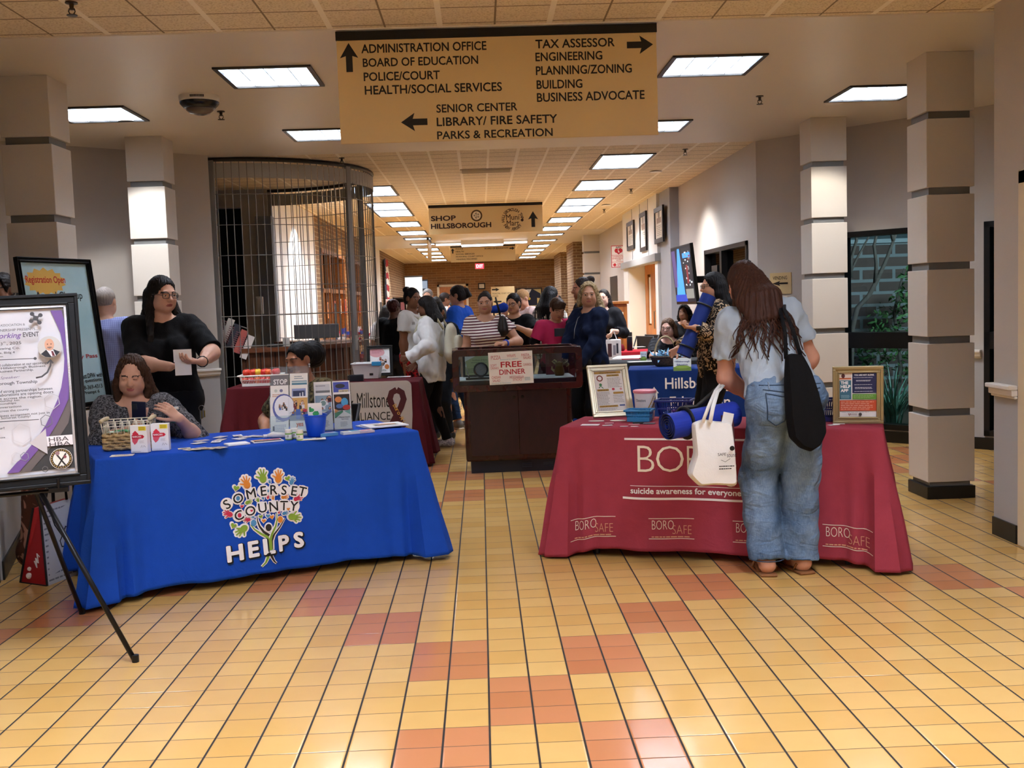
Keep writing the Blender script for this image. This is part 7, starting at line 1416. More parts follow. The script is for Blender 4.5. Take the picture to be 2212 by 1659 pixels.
# ------------------------------------------------------------------ patterned fabrics
def pattern(key, kind, a, b, s=1., c3=None):
    if key in MC: return MC[key]
    t = new(key); t.inp('Roughness', .85); t.inp('Specular IOR Level', .15); co = t.co(); x, y, z = t.xyz(co)
    if kind == 'stripes':
        f = t.ma('FRACT', t.ma('ADD', t.ma('MULTIPLY', z, s), t.ma('MULTIPLY', t.ma('SINE', t.ma('MULTIPLY', x, 9.)), .25))); c = t.mix(t.ma('LESS_THAN', f, .42), rgb(a), rgb(b))
    elif kind == 'plaid':
        u = t.ma('FRACT', t.ma('MULTIPLY', t.ma('ADD', x, t.ma('MULTIPLY', y, .7)), s)); v = t.ma('FRACT', t.ma('MULTIPLY', z, s)); c = t.mix(t.ma('LESS_THAN', u, .3), rgb(a), rgb(b)); c = t.mix(t.ma('MULTIPLY', t.ma('LESS_THAN', v, .3), .7), c, rgb(b)); c = t.mix(t.ma('MULTIPLY', t.ma('LESS_THAN', t.ma('ABSOLUTE', t.ma('SUBTRACT', u, .65)), .05), .7), c, rgb(c3 or b))
    elif kind == 'spots':
        n_ = t.n('ShaderNodeTexNoise', {'Vector': co, 'Scale': s*.8, 'Detail': 1.}); vo = t.n('ShaderNodeTexNoise', {'Vector': co, 'Scale': s, 'Detail': 2., 'Distortion': 2.2}); r = t.n('ShaderNodeValToRGB', {0: vo.outputs[0]}); r.color_ramp.elements[0].position = .53; r.color_ramp.elements[0].color = rgb(a); r.color_ramp.elements[1].position = .56; r.color_ramp.elements[1].color = rgb(b); c = r.outputs[0]
    elif kind == 'speckle':
        vo = t.n('ShaderNodeTexNoise', {'Vector': co, 'Scale': s, 'Detail': 3., 'Distortion': 1.}); r = t.n('ShaderNodeValToRGB', {0: vo.outputs[0]}); r.color_ramp.elements[0].position = .42; r.color_ramp.elements[0].color = rgb(a); r.color_ramp.elements[1].position = .6; r.color_ramp.elements[1].color = rgb(b); c = r.outputs[0]; t.bump(vo.outputs[0], .4, .004)
    elif kind == 'denim':
        n1 = t.n('ShaderNodeTexNoise', {'Vector': co, 'Scale': 5., 'Detail': 6.}); n2 = t.n('ShaderNodeTexNoise', {'Vector': t.n('ShaderNodeMapping', {'Vector': co, 'Scale': (300, 300, 40)}).outputs[0], 'Scale': 1.}); m_ = t.ma('ADD', t.ma('MULTIPLY', n1.outputs[0], .8), t.ma('MULTIPLY', n2.outputs[0], .3)); r = t.n('ShaderNodeValToRGB', {0: m_}); r.color_ramp.elements[0].position = .38; r.color_ramp.elements[0].color = rgb(a); r.color_ramp.elements[1].position = .72; r.color_ramp.elements[1].color = rgb(b); c = r.outputs[0]; g_ = t.n('ShaderNodeTexNoise', {'Vector': t.n('ShaderNodeMapping', {'Vector': co, 'Scale': (7, 7, 16)}).outputs[0], 'Scale': 1., 'Detail': 4., 'Distortion': 1.5}); t.bump(g_.outputs[0], .55, .03)
    t.inp('Base Color', c); return t.m
def sdf_thing(name, label, cat, loc, lo, hi, h, fn, mat_, wr=0., group=None, part='body', rz=0.):
    t = thing(name, label, cat, loc, rz, group); F = Fld(h, lo, hi); fn(F)
    if wr: F.wrinkle(wr, 3)
    V_, Q = F.mesh(); np_mesh(part, V_, Q, [mat_], t); return t
def place(px, py, Y): p = Pt(px, py, y=Y); return V(p.x, Y, 0)
def wl(loc, face):
    R = rotz(-face)
    return lambda px, py, Y: tuple(R @ (Pt(px, py, y=Y)-Vector(loc)))
BLK = cloth('#121214', .3, 250.); 
# --- standing person in black
loc, fc = place(350, 700, 6.75), 197; q = wl(loc, fc)
a = Person('standing person in black with dark rimmed glasses holding a white card behind the blue table', loc, fc, 1.67, 1.16, True, head=(30, 6, 0), skin_='#cf9f86', lips='#a05a52', brow='#15100d', res=.0055,
    R=dict(to=q(366, 792, 6.42), dir=(-.9, .35, .1), palm=(.2, -.3, 1), curl=42, thumb=55, el=(1, -.6, -.5)), L=dict(to=q(437, 781, 6.4), dir=(.9, .4, .05), palm=(-.2, -.3, 1), curl=42, thumb=50, el=(-1, -.6, -.5)))
a.body(); a.top(BLK, .95, -.06, .012, .03, 't_shirt', .004, .012); a.trousers(cloth('#17181b', .3, 250.), .012, 1.98, .02); a.shoes(INK); a.hair('#1a1513', 'long', .30, 1.03, .12, 1, fwd=.11); a.glasses('#1c1613')
w_ = a.W['L']; mb = MB().tube([Vector(w_)+Vector(v) for v in [(0.03*math.cos(t_), .0, .03*math.sin(t_)) for t_ in [i*.63 for i in range(10)]]], .007, 6, closed=True); mb.build('watch', INK, a.t, smooth=True)
c = a.world((np.array(a.PALM['R'])+np.array(a.PALM['L']))/2); t = thing('card', 'small folded white card held by the standing person in black', 'card', c+V(-.01, -.035, -.05), 8); MB().bb((-.05, -.001, .05), (.055, .001, .125)).bb((-.045, .001, -.03), (.05, .003, .05)).build('sheet', PAPER, t)
k_ = a.world(a.Hp['L']); t = thing('key_ring', 'bunch of keys hanging at the hip of the standing person in black', 'keys', k_+V(.14, -.06, -.05)); MB().tube([V(.018*math.cos(i*.7), 0, .018*math.sin(i*.7)) for i in range(9)], .002, 5, closed=True).build('ring', GREY, t)
for i in range(4): MB().bb((-.012+.008*i, -.004+.002*i, -.07+.004*i), (-.004+.008*i, -.001+.002*i, -.015)).build('key', col('#b09a5a' if i % 2 else '#a8a8a8', .35, .8), t)
# --- seated person with a phone
loc, fc = place(292, 850, 6.12), 186; q = wl(loc, fc)
a = Person('seated person in a grey speckled cardigan looking at a phone at the blue table', loc, fc, 1.62, 1.1, True, lean=6, head=(4, 14, -3), sit=True, seat=.36, skin_='#d3a288', lips='#b0645e', brow='#2c1a12', res=.005, eyes=2,
    R=dict(to=q(296, 925, 5.78), dir=(-.3, -.1, 1), palm=(.15, -1, .15), curl=48, thumb=40, el=(1, .3, -1)), L=dict(to=q(388, 905, 5.84), dir=(.75, .1, .75), palm=(.3, -.6, -.5), curl=25, thumb=35, spread=1.5, el=(-1, .4, -1)))
a.body(); a.top(pattern('cardigan', 'speckle', '#2a2a2c', '#77767a', 95.), 1.25, -.05, .016, .045, 'cardigan', .006, .012, vneck=.07); a.trousers(cloth('#1c1d22', .3, 250.)); a.shoes(INK); a.hair('#3c2618', 'curly', .26, 1.06, .55)
w_ = Vector(a.W['R']); d_ = Vector(a.HD['R'][0]); s1 = d_.orthogonal().normalized(); s2 = d_.cross(s1); MB().tube([w_-d_*.01+(s1*math.cos(i*.63)+s2*math.sin(i*.63))*.033 for i in range(10)], .003, 5, closed=True).build('bracelet', col('#e6ded6', .4), a.t, smooth=True)
c = a.world(a.PALM['R']); t = thing('phone', 'dark navy phone held by the seated person in the grey cardigan', 'phone', c+V(.008, -.03, .028), 4); MB().box((0, 0, 0), (.074, .009, .145), Matrix.Rotation(.3, 3, 'X') @ Matrix.Rotation(.1, 3, 'Y')).build('case', col('#141a33', .35), t, bevel=.004); fr = Frame(Matrix.Rotation(.3, 3, 'X') @ V(-.03, -.0052, .03), V(1, 0, 0), Matrix.Rotation(.3, 3, 'X') @ V(0, 0, 1)); MB().fbox(fr, 0, 0, .026, .032, 0, .002).build('camera_bump', col('#2a2c34', .3), t)
def folding_chair(p, rz, label, sh=.45):
    t = thing('folding_chair', label, 'chair', p, rz); m = col('#17171a', .4); MB().bb((-.2, -.2, sh-.02), (.2, .2, sh)).build('seat', m, t, bevel=.008); MB().bb((-.2, -.235, sh+.2), (.2, -.215, sh+.42)).build('backrest', m, t, bevel=.008)
    for x in (-1, 1): MB().tube([(x*.21, .22, 0), (x*.21, .0, sh*.6), (x*.21, -.225, sh+.42)], .011, 8).build('leg', m, t, smooth=True); MB().tube([(x*.19, -.24, 0), (x*.19, .15, sh-.02)], .011, 8).build('leg', m, t, smooth=True)
    return t
folding_chair(V(loc.x, loc.y+.0, 0), fc, 'black folding chair under the seated person with the phone', .345)
# --- person in lilac shirt seen from behind
loc = place(228, 700, 8.3); a = Person('balding person in a lilac checked shirt seen from behind at far left', loc, -12, 1.66, 1.12, False, head=(10, 8, 0), skin_='#c79a80', res=.01); a.body(); a.top(pattern('lilac', 'plaid', '#7f86b0', '#6d7399', 60., '#8f93b8'), 1.95, -.08, .014, .02, 'shirt', .005); a.trousers(cloth('#33363f')); a.shoes(INK); a.hair('#8a8078', 'short', .1, .98)
loc = place(6, 650, 8.0); a = Person('tall person with dark curly hair at the far left edge', loc, 170, 1.77, 1.05, False, skin_='#8a5f48', res=.012); a.body(); a.top(cloth('#2a2622'), .9, -.08, .014, .02, 'shirt'); a.trousers(cloth('#22242a')); a.shoes(INK); a.hair('#1c1512', 'short', .1, 1.12, .8)
# --- seated person with drop earrings
loc, fc = place(676, 800, 7.15), 150; q = wl(loc, fc)
a = Person('seated person with swept back black hair and white drop earrings, behind the brochure stands', loc, fc, 1.64, 1.05, True, lean=10, head=(-10, 8, 4), sit=True, seat=.36, skin_='#a56f50', lips='#7a443c', brow='#120c0a', res=.006, eyes=2, smile=.8, R=dict(to=(.18, .3, .62), el=(1, 0, -1)), L=dict(to=q(640, 838, 6.98), dir=(0, .2, 1), palm=(0, -1, 0), curl=60, el=(-.4, .2, -1)))
a.body(); a.top(pattern('olive', 'speckle', '#2a2418', '#6a5f40', 40.), .8, -.03, .012, .02, 'dress_top', .004); a.trousers(cloth('#2a2420')); a.shoes(INK); a.hair('#100d0d', 'puff', .16, 1.04, 0)
mb = MB()
for sg in (-1, 1): p_ = Vector(a.hp(sg*.083, -.006, .07)); mb.ball(p_, .008, 8).ball(p_-V(0, 0, .014), .006, 8)
mb.build('earrings', col('#e6e6ea', .2, .6), a.t, smooth=True); folding_chair(V(loc.x, loc.y, 0), fc, 'black folding chair under the person with drop earrings', .345)
# --- the queue in the middle
loc, fc = place(889, 660, 11.5), -118; a = Person('person in a flower printed white shirt and red trousers, left of the white hooded child', loc, fc, 1.63, .98, True, head=(-12, 4, 0), skin_='#7f5238', brow='#120c0a', res=.0075, R=dict(to=(.17, .0, .72), curl=25), L=dict(to=(-.2, .1, .75))); q = wl(loc, fc)
a.body(); o = a.top(cloth('#d6d3cc', .3, 250., folds=.5), .55, -.03, .012, .03, 't_shirt', .004, .012); a.trousers(pattern('redflower', 'speckle', '#2a0a0c', '#b01c1e', 26.), .012, 1.95, .02); a.shoes(WHITE); a.hair('#120f0e', 'bun', .1, 1.02, 0)
mb = MB(); r = random.Random(1)
for i in range(34):
    u, v = r.uniform(-.085, .085), r.uniform(-.1, .06); mb.ball(Vector(a.P+a.us*(.19*a.h+v*.9)+a.r*u+a.f*(.112-.10*abs(u)-.05*abs(v))), r.uniform(.008, .015), 6, 0 if v < .02 else 1, (1, .5, 1))
mb.build('shirt_print', [INK, col('#b5762a', .6)], a.t); MB().tube([Vector(a.S['R']+a.us*.045+a.f*.02), Vector(a.N-a.us*.06+a.f*.105), Vector(a.C-a.r*.02+a.f*.135), Vector(a.P+a.us*.04*a.h-a.r*.17+a.f*.03)], .012, 6, flat=.5).build('bag_strap', col('#c2b8a2', .7), a.t, smooth=True)
loc = place(850, 680, 13.0); a = Person('teenager in a black shirt with reddish dark hair, behind the person in red trousers', loc, -30, 1.52, 1.12, False, skin_='#5e3c2a', res=.01, L=dict(to=(-.26, .05, .68), el=(-1, -.3, 0))); a.body(); a.top(BLK, .9, -.06, .014, .02, 't_shirt'); a.trousers(cloth('#2a2b30')); a.shoes(INK); a.hair('#3a1c1a', 'short', .1, 1.1, .8)
loc = place(836, 690, 14.2); a = Person('dark haired person in white top at the right edge of the grille', loc, -20, 1.46, 1.05, True, skin_='#8a5f48', res=.011); a.body(); a.top(cloth('#d9d6d2'), .8, -.05, .014, .02, 'shirt'); a.trousers(cloth('#4a4640')); a.shoes(INK); a.hair('#17110f', 'bob', .14, 1.05)
# hooded child with backpack
loc, fc = V(-.5, 10.48, 0), 72; q = wl(loc, fc); a = Person('child in a white hooded top with a cream backpack, left of the display case', loc, fc, 1.53, 1.0, True, head=(12, 14, 0), skin_='#6e4630', brow='#120c0a', res=.0065, L=dict(to=q(884, 773, 10.2), dir=(.1, 1, -.1), palm=(1, 0, 0), curl=50, el=(-.6, -.8, -.6)), R=dict(to=(.15, .22, .85)), feet={'L': (-.09, .03, 0, 12), 'R': (.09, -.1, 0, -5)})
def hood(F): F.cap(a.N-a.f*.05-a.r*.07-a.us*.02, a.N-a.f*.05+a.r*.07-a.us*.02, .045, .045, .03); F.cap(a.N+a.us*.0-a.f*.045-a.us*.08, a.N-a.f*.06-a.us*.02, .06, .05, .03)
a.body(); o = a.top(cloth('#dad9d6', .3, 250., folds=.6), 2.02, -.09, .019, .03, 'hooded_top', .008, .008, loose=.008); a.wear('hood', hood, cloth('#dad9d6', .3, 250., folds=.6), [a.N, a.N+a.r*.1, a.N-a.r*.1, a.N-a.f*.12, a.N-a.us*.12], .08); a.trousers(cloth('#141214'), .008, 1.97, .006, thigh=1.0); a.hair('#14100f', 'bob', .1, 1.02, 0)
SHO = pattern('clogs', 'speckle', '#8a8494', '#d9d6da', 60.); a.shoes(SHO, .011, 'clog')
MB().text(lambda u, v, n=0.: Vector(a.C+a.us*(.12+v)+a.f*(.155+n)-a.r*(.02+u)), 'NVN', 0, 0, .07, .03, .006, 0, .02).build('shirt_lettering', INK, a.t)
bk = a.world(a.C-a.f*.21-a.us*.05); t = sdf_thing('backpack', 'cream backpack on the back of the white hooded child', 'backpack', bk, (-.2, -.2, -.26), (.2, .2, .26), .008, lambda F: (F.cap((0, 0, -.1), (0, 0, .09), .125, .09, .02, (0, 1, 0), .55), F.cap((0, -.08, -.1), (0, -.08, -.02), .085, .08, .02, (0, 1, 0), .5)), cloth('#cfcab4', .3, 200., folds=.5), .004, None, 'pack', fc)
for sg in (-1, 1): MB().tube([V(sg*.07, .05, .12), V(sg*.085, .14, .27), V(sg*.085, .28, .24), V(sg*.09, .345, .1), V(sg*.1, .23, -.06), V(sg*.09, .06, -.14)], .014, 6, flat=.4).build('strap', col('#c2bc9e', .7), t, smooth=True)
# boy
loc, fc = place(947, 680, 11.15), 152; a = Person('boy with short black hair in a dark shirt, behind the cream backpack', loc, fc, 1.46, .95, False, head=(10, 12, 0), skin_='#96623f', brow='#120c0a', res=.0075, kid=1.06); a.body(); a.top(pattern('navyt', 'speckle', '#0e1014', '#24303c', 18.), .9, -.05, .014, .02, 't_shirt'); a.trousers(cloth('#20242a')); a.shoes(INK); a.hair('#100c0b', 'short', .1, 1.05, .3)
# blue shirt
loc, fc = V(-.24, 12.15, 0), 64; a = Person('person in a royal blue shirt and jeans with dark hair tied back', loc, fc, 1.65, 1.05, True, head=(14, 6, 0), skin_='#c08a70', res=.0075, feet={'L': (-.1, .03, 0, 20), 'R': (.12, -.06, 0, -5)}); a.body(); a.top(cloth('#1e4fb0', .3, 250., folds=.5), .75, -.06, .014, .02, 't_shirt', .005, .012, loose=.01); a.trousers(pattern('jeansdark', 'denim', '#16233a', '#2c4468'), .012, 1.9, .006); a.hair('#17100e', 'pony', .2, 1.06); a.glasses(); a.shoes(col('#77746e', .6), .008, 'sneaker', WHITE)
# striped shirt
loc, fc = place(1050, 690, 10.35), 178; q = wl(loc, fc); a = Person('smiling person in a white and maroon striped shirt behind the display case', loc, fc, 1.545, 1.04, True, head=(-4, 2, 2), skin_='#bd8a6c', lips='#a8605a', brow='#2a1a14', res=.006, smile=1.2, R=dict(to=(.25, .08, .72), curl=30), L=dict(to=q(1090, 742, 10.1), dir=(.75, .5, .1), palm=(0, -.3, -1), curl=70, el=(-1, -.5, -.6)))
a.body(); a.top(pattern('stripes', 'stripes', '#e6dcd4', '#5a2430', 36.), .5, -.1, .012, .055, 'striped_shirt', .004, .014); a.trousers(cloth('#2a2a30')); a.shoes(INK); a.hair('#1e1613', 'bun', .1, .99)
w_ = Vector(a.W['L']); d_ = nv(a.W['L']-a.E['L']); s1 = Vector(d_).orthogonal().normalized(); s2 = Vector(d_).cross(s1); MB().tube([w_-Vector(d_)*.02+(s1*math.cos(i*.63)+s2*math.sin(i*.63))*.03 for i in range(10)], .01, 6, closed=True).build('wristband', col('#1f3fae', .5), a.t, smooth=True)
p = Pt(1086, 700, y=10.27); t = sdf_thing('handbag', 'black handbag under the arm of the person in the striped shirt', 'handbag', p, (-.1, -.1, -.14), (.1, .1, .14), .006, lambda F: F.cap((0, .0, -.06), (.0, 0, .05), .06, .035, .01, (0, 1, 0), 1.), col('#17120f', .35, bump=.2), .002, None, 'bag'); MB().tube([V(-.02, 0, .07), V(-.05, -.05, .2), V(-.06, .06, .26), V(-.02, .1, .1)], .009, 6, flat=.5).build('strap', INK, t, smooth=True)
p = Pt(1075, 667, y=10.75); t = sdf_thing('sack', 'blue folded bag carried between the striped shirt and the child eating', 'bag', V(p.x, 10.78, p.z), (-.13, -.08, -.08), (.13, .08, .08), .008, lambda F: F.cap((-.06, 0, -.01), (.06, 0, .01), .035, .05, .01), cloth('#1c3a9a', .3, 200.), .004)
# child eating
loc, fc = place(1112, 690, 11.15), 164; q = wl(loc, fc); a = Person('child with glasses in a black shirt eating from a cup, right of the striped shirt', loc, fc, 1.53, 1.05, True, head=(-8, 8, 0), skin_='#bd8a68', res=.0065, R=dict(to=q(1092, 676, 10.9), dir=(.3, .2, 1), palm=(0, -1, .2), curl=60, el=(1, .3, -1)), L=dict(to=q(1118, 707, 10.83), dir=(.6, .6, .1), palm=(.7, -.5, .3), curl=50, el=(-1, .2, -.9)))
a.body(); a.top(BLK, .72, -.05, .012, .03, 't_shirt', .004, .012); a.trousers(cloth('#3a3c44')); a.shoes(INK); a.hair('#1c1411', 'pony', .18, 1.03); a.glasses()
c = a.world(a.PALM['L']); t = thing('paper_cup', 'small white cup held by the child eating', 'cup', c+V(-.015, -.02, -.02)); MB().lathe([(.025, 0), (.035, .065), (.037, .066), (.033, .064), (.023, .004)], 18).build('body', PAPER, t, smooth=50)
# pink shirt, plaid shirt
loc, fc = place(1136, 680, 13.0), 120; a = Person('person with short fair hair and glasses in a pale pink shirt, behind the child eating', loc, fc, 1.6, 1.08, False, head=(10, 20, 0), skin_='#cf9a80', res=.009); a.body(); a.top(pattern('pink', 'speckle', '#d9b8b4', '#e6d0cc', 60.), 1.9, -.08, .016, .03, 'shirt', .006, .01, loose=.012); a.trousers(cloth('#6a6458')); a.shoes(INK); a.hair('#a07a52', 'short', .1, 1.02); a.glasses()
loc, fc = place(1186, 680, 12.4), -48; a = Person('person with long straight black hair in a black and white plaid shirt', loc, fc, 1.61, 1.0, True, head=(-8, 12, 0), skin_='#a8785c', res=.008, R=dict(to=(.2, .2, .8))); a.body(); a.top(pattern('plaid', 'plaid', '#d9d4c8', '#26241f', 14., '#6a6258'), 2.0, -.06, .014, .02, 'plaid_shirt', .006, .01, loose=.01); a.trousers(cloth('#2a2c32')); a.shoes(INK); a.hair('#0e0c0d', 'long', .3, 1.05)
# pink jersey boy
loc, fc = place(1200, 700, 10.9), 193; q = wl(loc, fc); a = Person('boy with brown hair in a pink sports shirt looking down, behind the display case', loc, fc, 1.455, .92, False, head=(6, 24, 0), skin_='#c08c70', res=.006, eyes=2, kid=1.08, R=dict(to=q(1180, 748, 10.7), dir=(-.5, .8, 0), palm=(0, 0, -1), curl=40), L=dict(to=q(1205, 748, 10.7), dir=(.5, .8, 0), palm=(0, 0, -1), curl=40))
a.body(); a.top(cloth('#b02a52', .3, 250., folds=.5), .55, -.06, .014, .02, 'sports_shirt', .004, .012); a.trousers(cloth('#20222a')); a.shoes(INK); a.hair('#3a2618', 'short', .1, 1.1, .5, front=.012)
for k in 'LR': a.wear('sleeve', lambda F: F.cap(a.S[k]+(a.E[k]-a.S[k])*.45, a.S[k]+(a.E[k]-a.S[k])*.85, .052, .05, .01, cut=0., cut0=0.), BLK, [a.S[k], a.E[k]], .08)
# profile with bun
loc, fc = place(1262, 680, 10.55), 98; q = wl(loc, fc); a = Person('person in profile with a dark hair bun, behind the person in the navy jumper', loc, fc, 1.66, 1.05, True, head=(0, 2, 0), skin_='#a06a50', res=.007, L=dict(to=q(1238, 716, 10.35), dir=(.2, 1, 0), palm=(1, 0, -.4), curl=45), R=dict(to=q(1238, 728, 10.6), dir=(-.2, 1, 0), palm=(-1, 0, .3), curl=45))
a.body(); a.top(BLK, 1.7, -.05, .014, .03, 'shirt', .005); a.trousers(cloth('#1c1c20')); a.shoes(INK); a.hair('#241915', 'bun', .1, 1.0); c = a.world(a.PALM['L']); t = thing('phone', 'black phone held by the person with the hair bun', 'phone', c+V(-.07, -.01, .0), -10); MB().bb((-.06, -.005, -.04), (.07, .005, .04)).build('case', INK, t, bevel=.004); MB().bb((-.055, -.007, -.035), (.065, -.005, .035)).build('back_plate', col('#22242c', .2), t)
# navy jumper
loc, fc = place(1273, 680, 9.62), 128; q = wl(loc, fc); a = Person('person with curly fair hair in a navy jumper at the right of the display case', loc, fc, 1.59, .98, True, head=(46, 2, 0), skin_='#c59478', lips='#a06058', brow='#6a5238', res=.006, R=dict(to=(.1, .3, .86), dir=(-.8, .5, 0), palm=(-.3, -.6, .5), el=(.6, -.6, -1)), L=dict(to=(-.12, .26, .86), dir=(.8, .5, 0), palm=(.3, -.6, .5), el=(-.8, -.4, -1)), feet={'L': (-.1, 0, 0, 10), 'R': (.1, 0, 0, -10)})
a.body(); a.top(cloth('#111c36', .35, 250., folds=.6), 1.97, -.1, .013, .03, 'jumper', .006, .006, loose=.004, belly=.01); a.trousers(cloth('#101013'), .012, 1.98, .012); a.shoes(INK); a.hair('#94805e', 'curly', .11, 1.1, 1.)
MB().tube([Vector(a.N+a.us*.02+a.r*.06), Vector(a.N-a.us*.05+a.r*.03+a.f*.12), Vector(a.C+a.f*.19), Vector(a.C-a.us*.08+a.f*.2)], .003, 5).build('lanyard', GREY, a.t, smooth=True)
p = a.world(a.P+a.f*.17+a.us*.02-a.r*.04); t = sdf_thing('waist_bag', 'black leather bag worn at the waist over the navy jumper', 'bag', p, (-.2, -.14, -.1), (.2, .14, .1), .007, lambda F: F.cap((-.08, 0, 0), (.08, 0, 0), .06, .06, .01, (0, 1, 0), .6), col('#15161a', .28, bump=.3, bscale=30.), .003, None, 'pouch', fc)
p = Pt(1245, 855, y=9.55); t = sdf_thing('shopping_bag', 'blue shopping bag on the floor behind the right end of the display case', 'bag', V(.87, 9.62, 0), (-.12, -.1, -.02), (.12, .1, .42), .01, lambda F: (F.cap((-.05, 0, .05), (.05, 0, .05), .06, .06, .01, (0, 1, 0), .8), F.cap((-.04, 0, .06), (-.03, 0, .32), .05, .035, .02), F.cap((.04, 0, .06), (.03, 0, .32), .05, .035, .02), F.cutp((0, 0, .002), (0, 0, -1))), cloth('#16367e', .3, 150.), .006)
MB().tube([V(-.04, 0, .32), V(-.03, 0, .44), V(.03, 0, .44), V(.04, 0, .32)], .007, 6).build('handle', col('#16367e', .7), t, smooth=True)
# young person, black cardigan
loc, fc = place(1305, 690, 13.0+.0), 158; q = wl(loc, fc); a = Person('person with long dark hair and black cardigan standing before the lectern', loc, fc, 1.56, 1.0, True, head=(-4, -2, 0), skin_='#d9ab94', res=.0085, smile=1., L=dict(to=q(1322, 715, 12.75), dir=(0, .8, -.6), curl=60)); a.body(); a.top(cloth('#1c1c20'), 1.6, -.05, .016, .03, 'cardigan', .006, .01); a.trousers(cloth('#151518')); a.shoes(INK); a.hair('#1a1310', 'long', .32, 1.0)
t = thing('tote_bag', 'white printed tote bag hanging from the hand of the person before the lectern', 'bag', a.world(a.W['L'])+V(0, -.03, -.3), 0); MB().bb((-.1, -.03, -.06), (.1, .03, .2)).build('bag', col('#ded6d2', .7), t, bevel=.01); MB().tube([V(-.05, 0, .2), V(-.02, 0, .29), V(.02, 0, .29), V(.05, 0, .2)], .006, 6).build('handle', col('#ded6d2', .7), t); draw(t, Frame(V(-.08, -.0305, -.03), V(1, 0, 0), V(0, 0, 1)), .16, .2, [('r', .1, .1, .4, .9, '#4a2a2e'), ('r', .5, .2, .7, .8, '#8a848c'), ('r', .75, .3, .9, .9, '#2a2630')])
# --- seated person with glasses behind the charcoal table
loc, fc = place(1446, 720, 12.25), 166; q = wl(loc, fc); a = Person('seated person with short brown hair and glasses, hands clasped, behind the handled basket', loc, fc, 1.6, 1.15, True, lean=14, head=(-16, 4, 0), sit=True, seat=.37, skin_='#d3a592', res=.0075, smile=.6, R=dict(to=q(1428, 772, 11.72), dir=(-.7, .6, .1), palm=(-.3, -.3, .8), curl=60, el=(1, 0, -1)), L=dict(to=q(1458, 772, 11.74), dir=(.8, .5, .1), palm=(.3, -.3, .8), curl=60, el=(-1, 0, -1)))
a.body(); a.top(pattern('blackprint', 'speckle', '#101013', '#2a2a30', 9.), 1.0, -.04, .014, .035, 'blouse', .005, .014); a.trousers(cloth('#1c1d22')); a.shoes(INK); a.hair('#4a3220', 'bob', .1, 1.04); a.glasses(); folding_chair(V(loc.x, loc.y, 0), fc, 'black folding chair under the seated person with glasses', .355)
loc = place(1479, 700, 12.95); a = Person('dark haired person mostly hidden behind the hand of the leopard print blouse', loc, 150, 1.33, .95, True, skin_='#9a7058', res=.012); a.body(); a.top(BLK, 1.5, -.05); a.trousers(cloth('#222222')); a.shoes(INK); a.hair('#1c1614', 'curly', .1, 1.15, .6)
for i, px in enumerate((1368, 1385)): folding_chair(V(Pt(px, 740, y=15.3+.4*i).x-.02, 15.2+.55*i, 0), 118-8*i, 'black folding chair beside the wooden doors, %s of the two' % ('left', 'right')[i], .46)
# --- leopard print blouse with a rolled mat
loc, fc = place(1545, 690, 8.75), 92; q = wl(loc, fc); m0, m1 = Pt(1531, 638, y=8.5), Pt(1476, 768, y=8.46)
a = Person('black haired person in a leopard print blouse holding up a rolled blue mat', loc, fc, 1.62, 1.15, True, head=(4, 2, 0), skin_='#c08c6e', brow='#120c0a', res=.0055, L=dict(to=q(1502, 708, 8.42), dir=(.1, 1, .1), palm=(.2, .1, 1), curl=80, thumb=60, el=(-.6, -.2, -1)), R=dict(to=(.12, .3, .98), el=(1, 0, -1)))
a.body(); a.top(pattern('leopard', 'spots', '#16120f', '#b89c7c', 24.), 1.85, -.07, .016, .03, 'blouse', .005, .012, loose=.01); a.trousers(cloth('#0f0f12'), .014, 1.97, .02); a.shoes(INK); a.hair('#121011', 'long', .16, 1.08); a.glasses()
w_ = Vector(a.W['L']); d_ = Vector(nv(a.W['L']-a.E['L'])); s1 = d_.orthogonal().normalized(); s2 = d_.cross(s1); MB().tube([w_-d_*.02+(s1*math.cos(i*.63)+s2*math.sin(i*.63))*.029 for i in range(10)], .006, 6, closed=True).build('watch_strap', WHITE, a.t, smooth=True)
wf_ = w_-d_*.02+V(-.0, .0, 0)+Vector(rotz(-fc) @ V(0, -.033, .004)); MB().box(wf_, (.036, .036, .036)).build('watch', INK, a.t, bevel=.006)
def rolled_mat(label, A, B, r_, c_, ends):
    t = thing('rolled_mat', label, 'mat', (A+B)/2); d = (B-A).normalized(); L_ = (B-A).length; s1 = d.orthogonal().normalized(); s2 = d.cross(s1)
    def spiral(n0, n1): return
    mb = MB(); n = 150; turns = 5.; vs = []; th = .0055
    for i in range(n+1):
        a_ = turns*2*math.pi*i/n; rr = .012+(r_-.012)*i/n
        for rad in (rr-th*.8, rr): vs += [d*(-L_/2)+(s1*math.cos(a_)+s2*math.sin(a_))*rad, d*(L_/2)+(s1*math.cos(a_)+s2*math.sin(a_))*rad]
    fs = []
    for i in range(n): o = 4*i; p = o+4; fs += [(o, p, p+1, o+1), (o+2, o+3, p+3, p+2), (o, o+2, p+2, p), (o+1, p+1, p+3, o+3)]
    mb.add(vs, fs); o_ = mb.build('foam', [col(c_, .7), col('#1c1d22', .8)], t); 
    me = o_.data
    for p in me.polygons:
        if p.index % 4 >= 2 : p.material_index = 1
    return t, d, s1, s2, L_
t, d, s1, s2, L_ = rolled_mat('rolled navy blue exercise mat held upright by the person in leopard print', m1, m0, .064, '#14307e', None)
for v in (-.36, .33):
    MB().tube([d*(L_*v)+(s1*math.cos(i*.3)+s2*math.sin(i*.3))*.0665 for i in range(21)], .008, 6, closed=True, flat=.35).build('strap', INK, t, smooth=True)
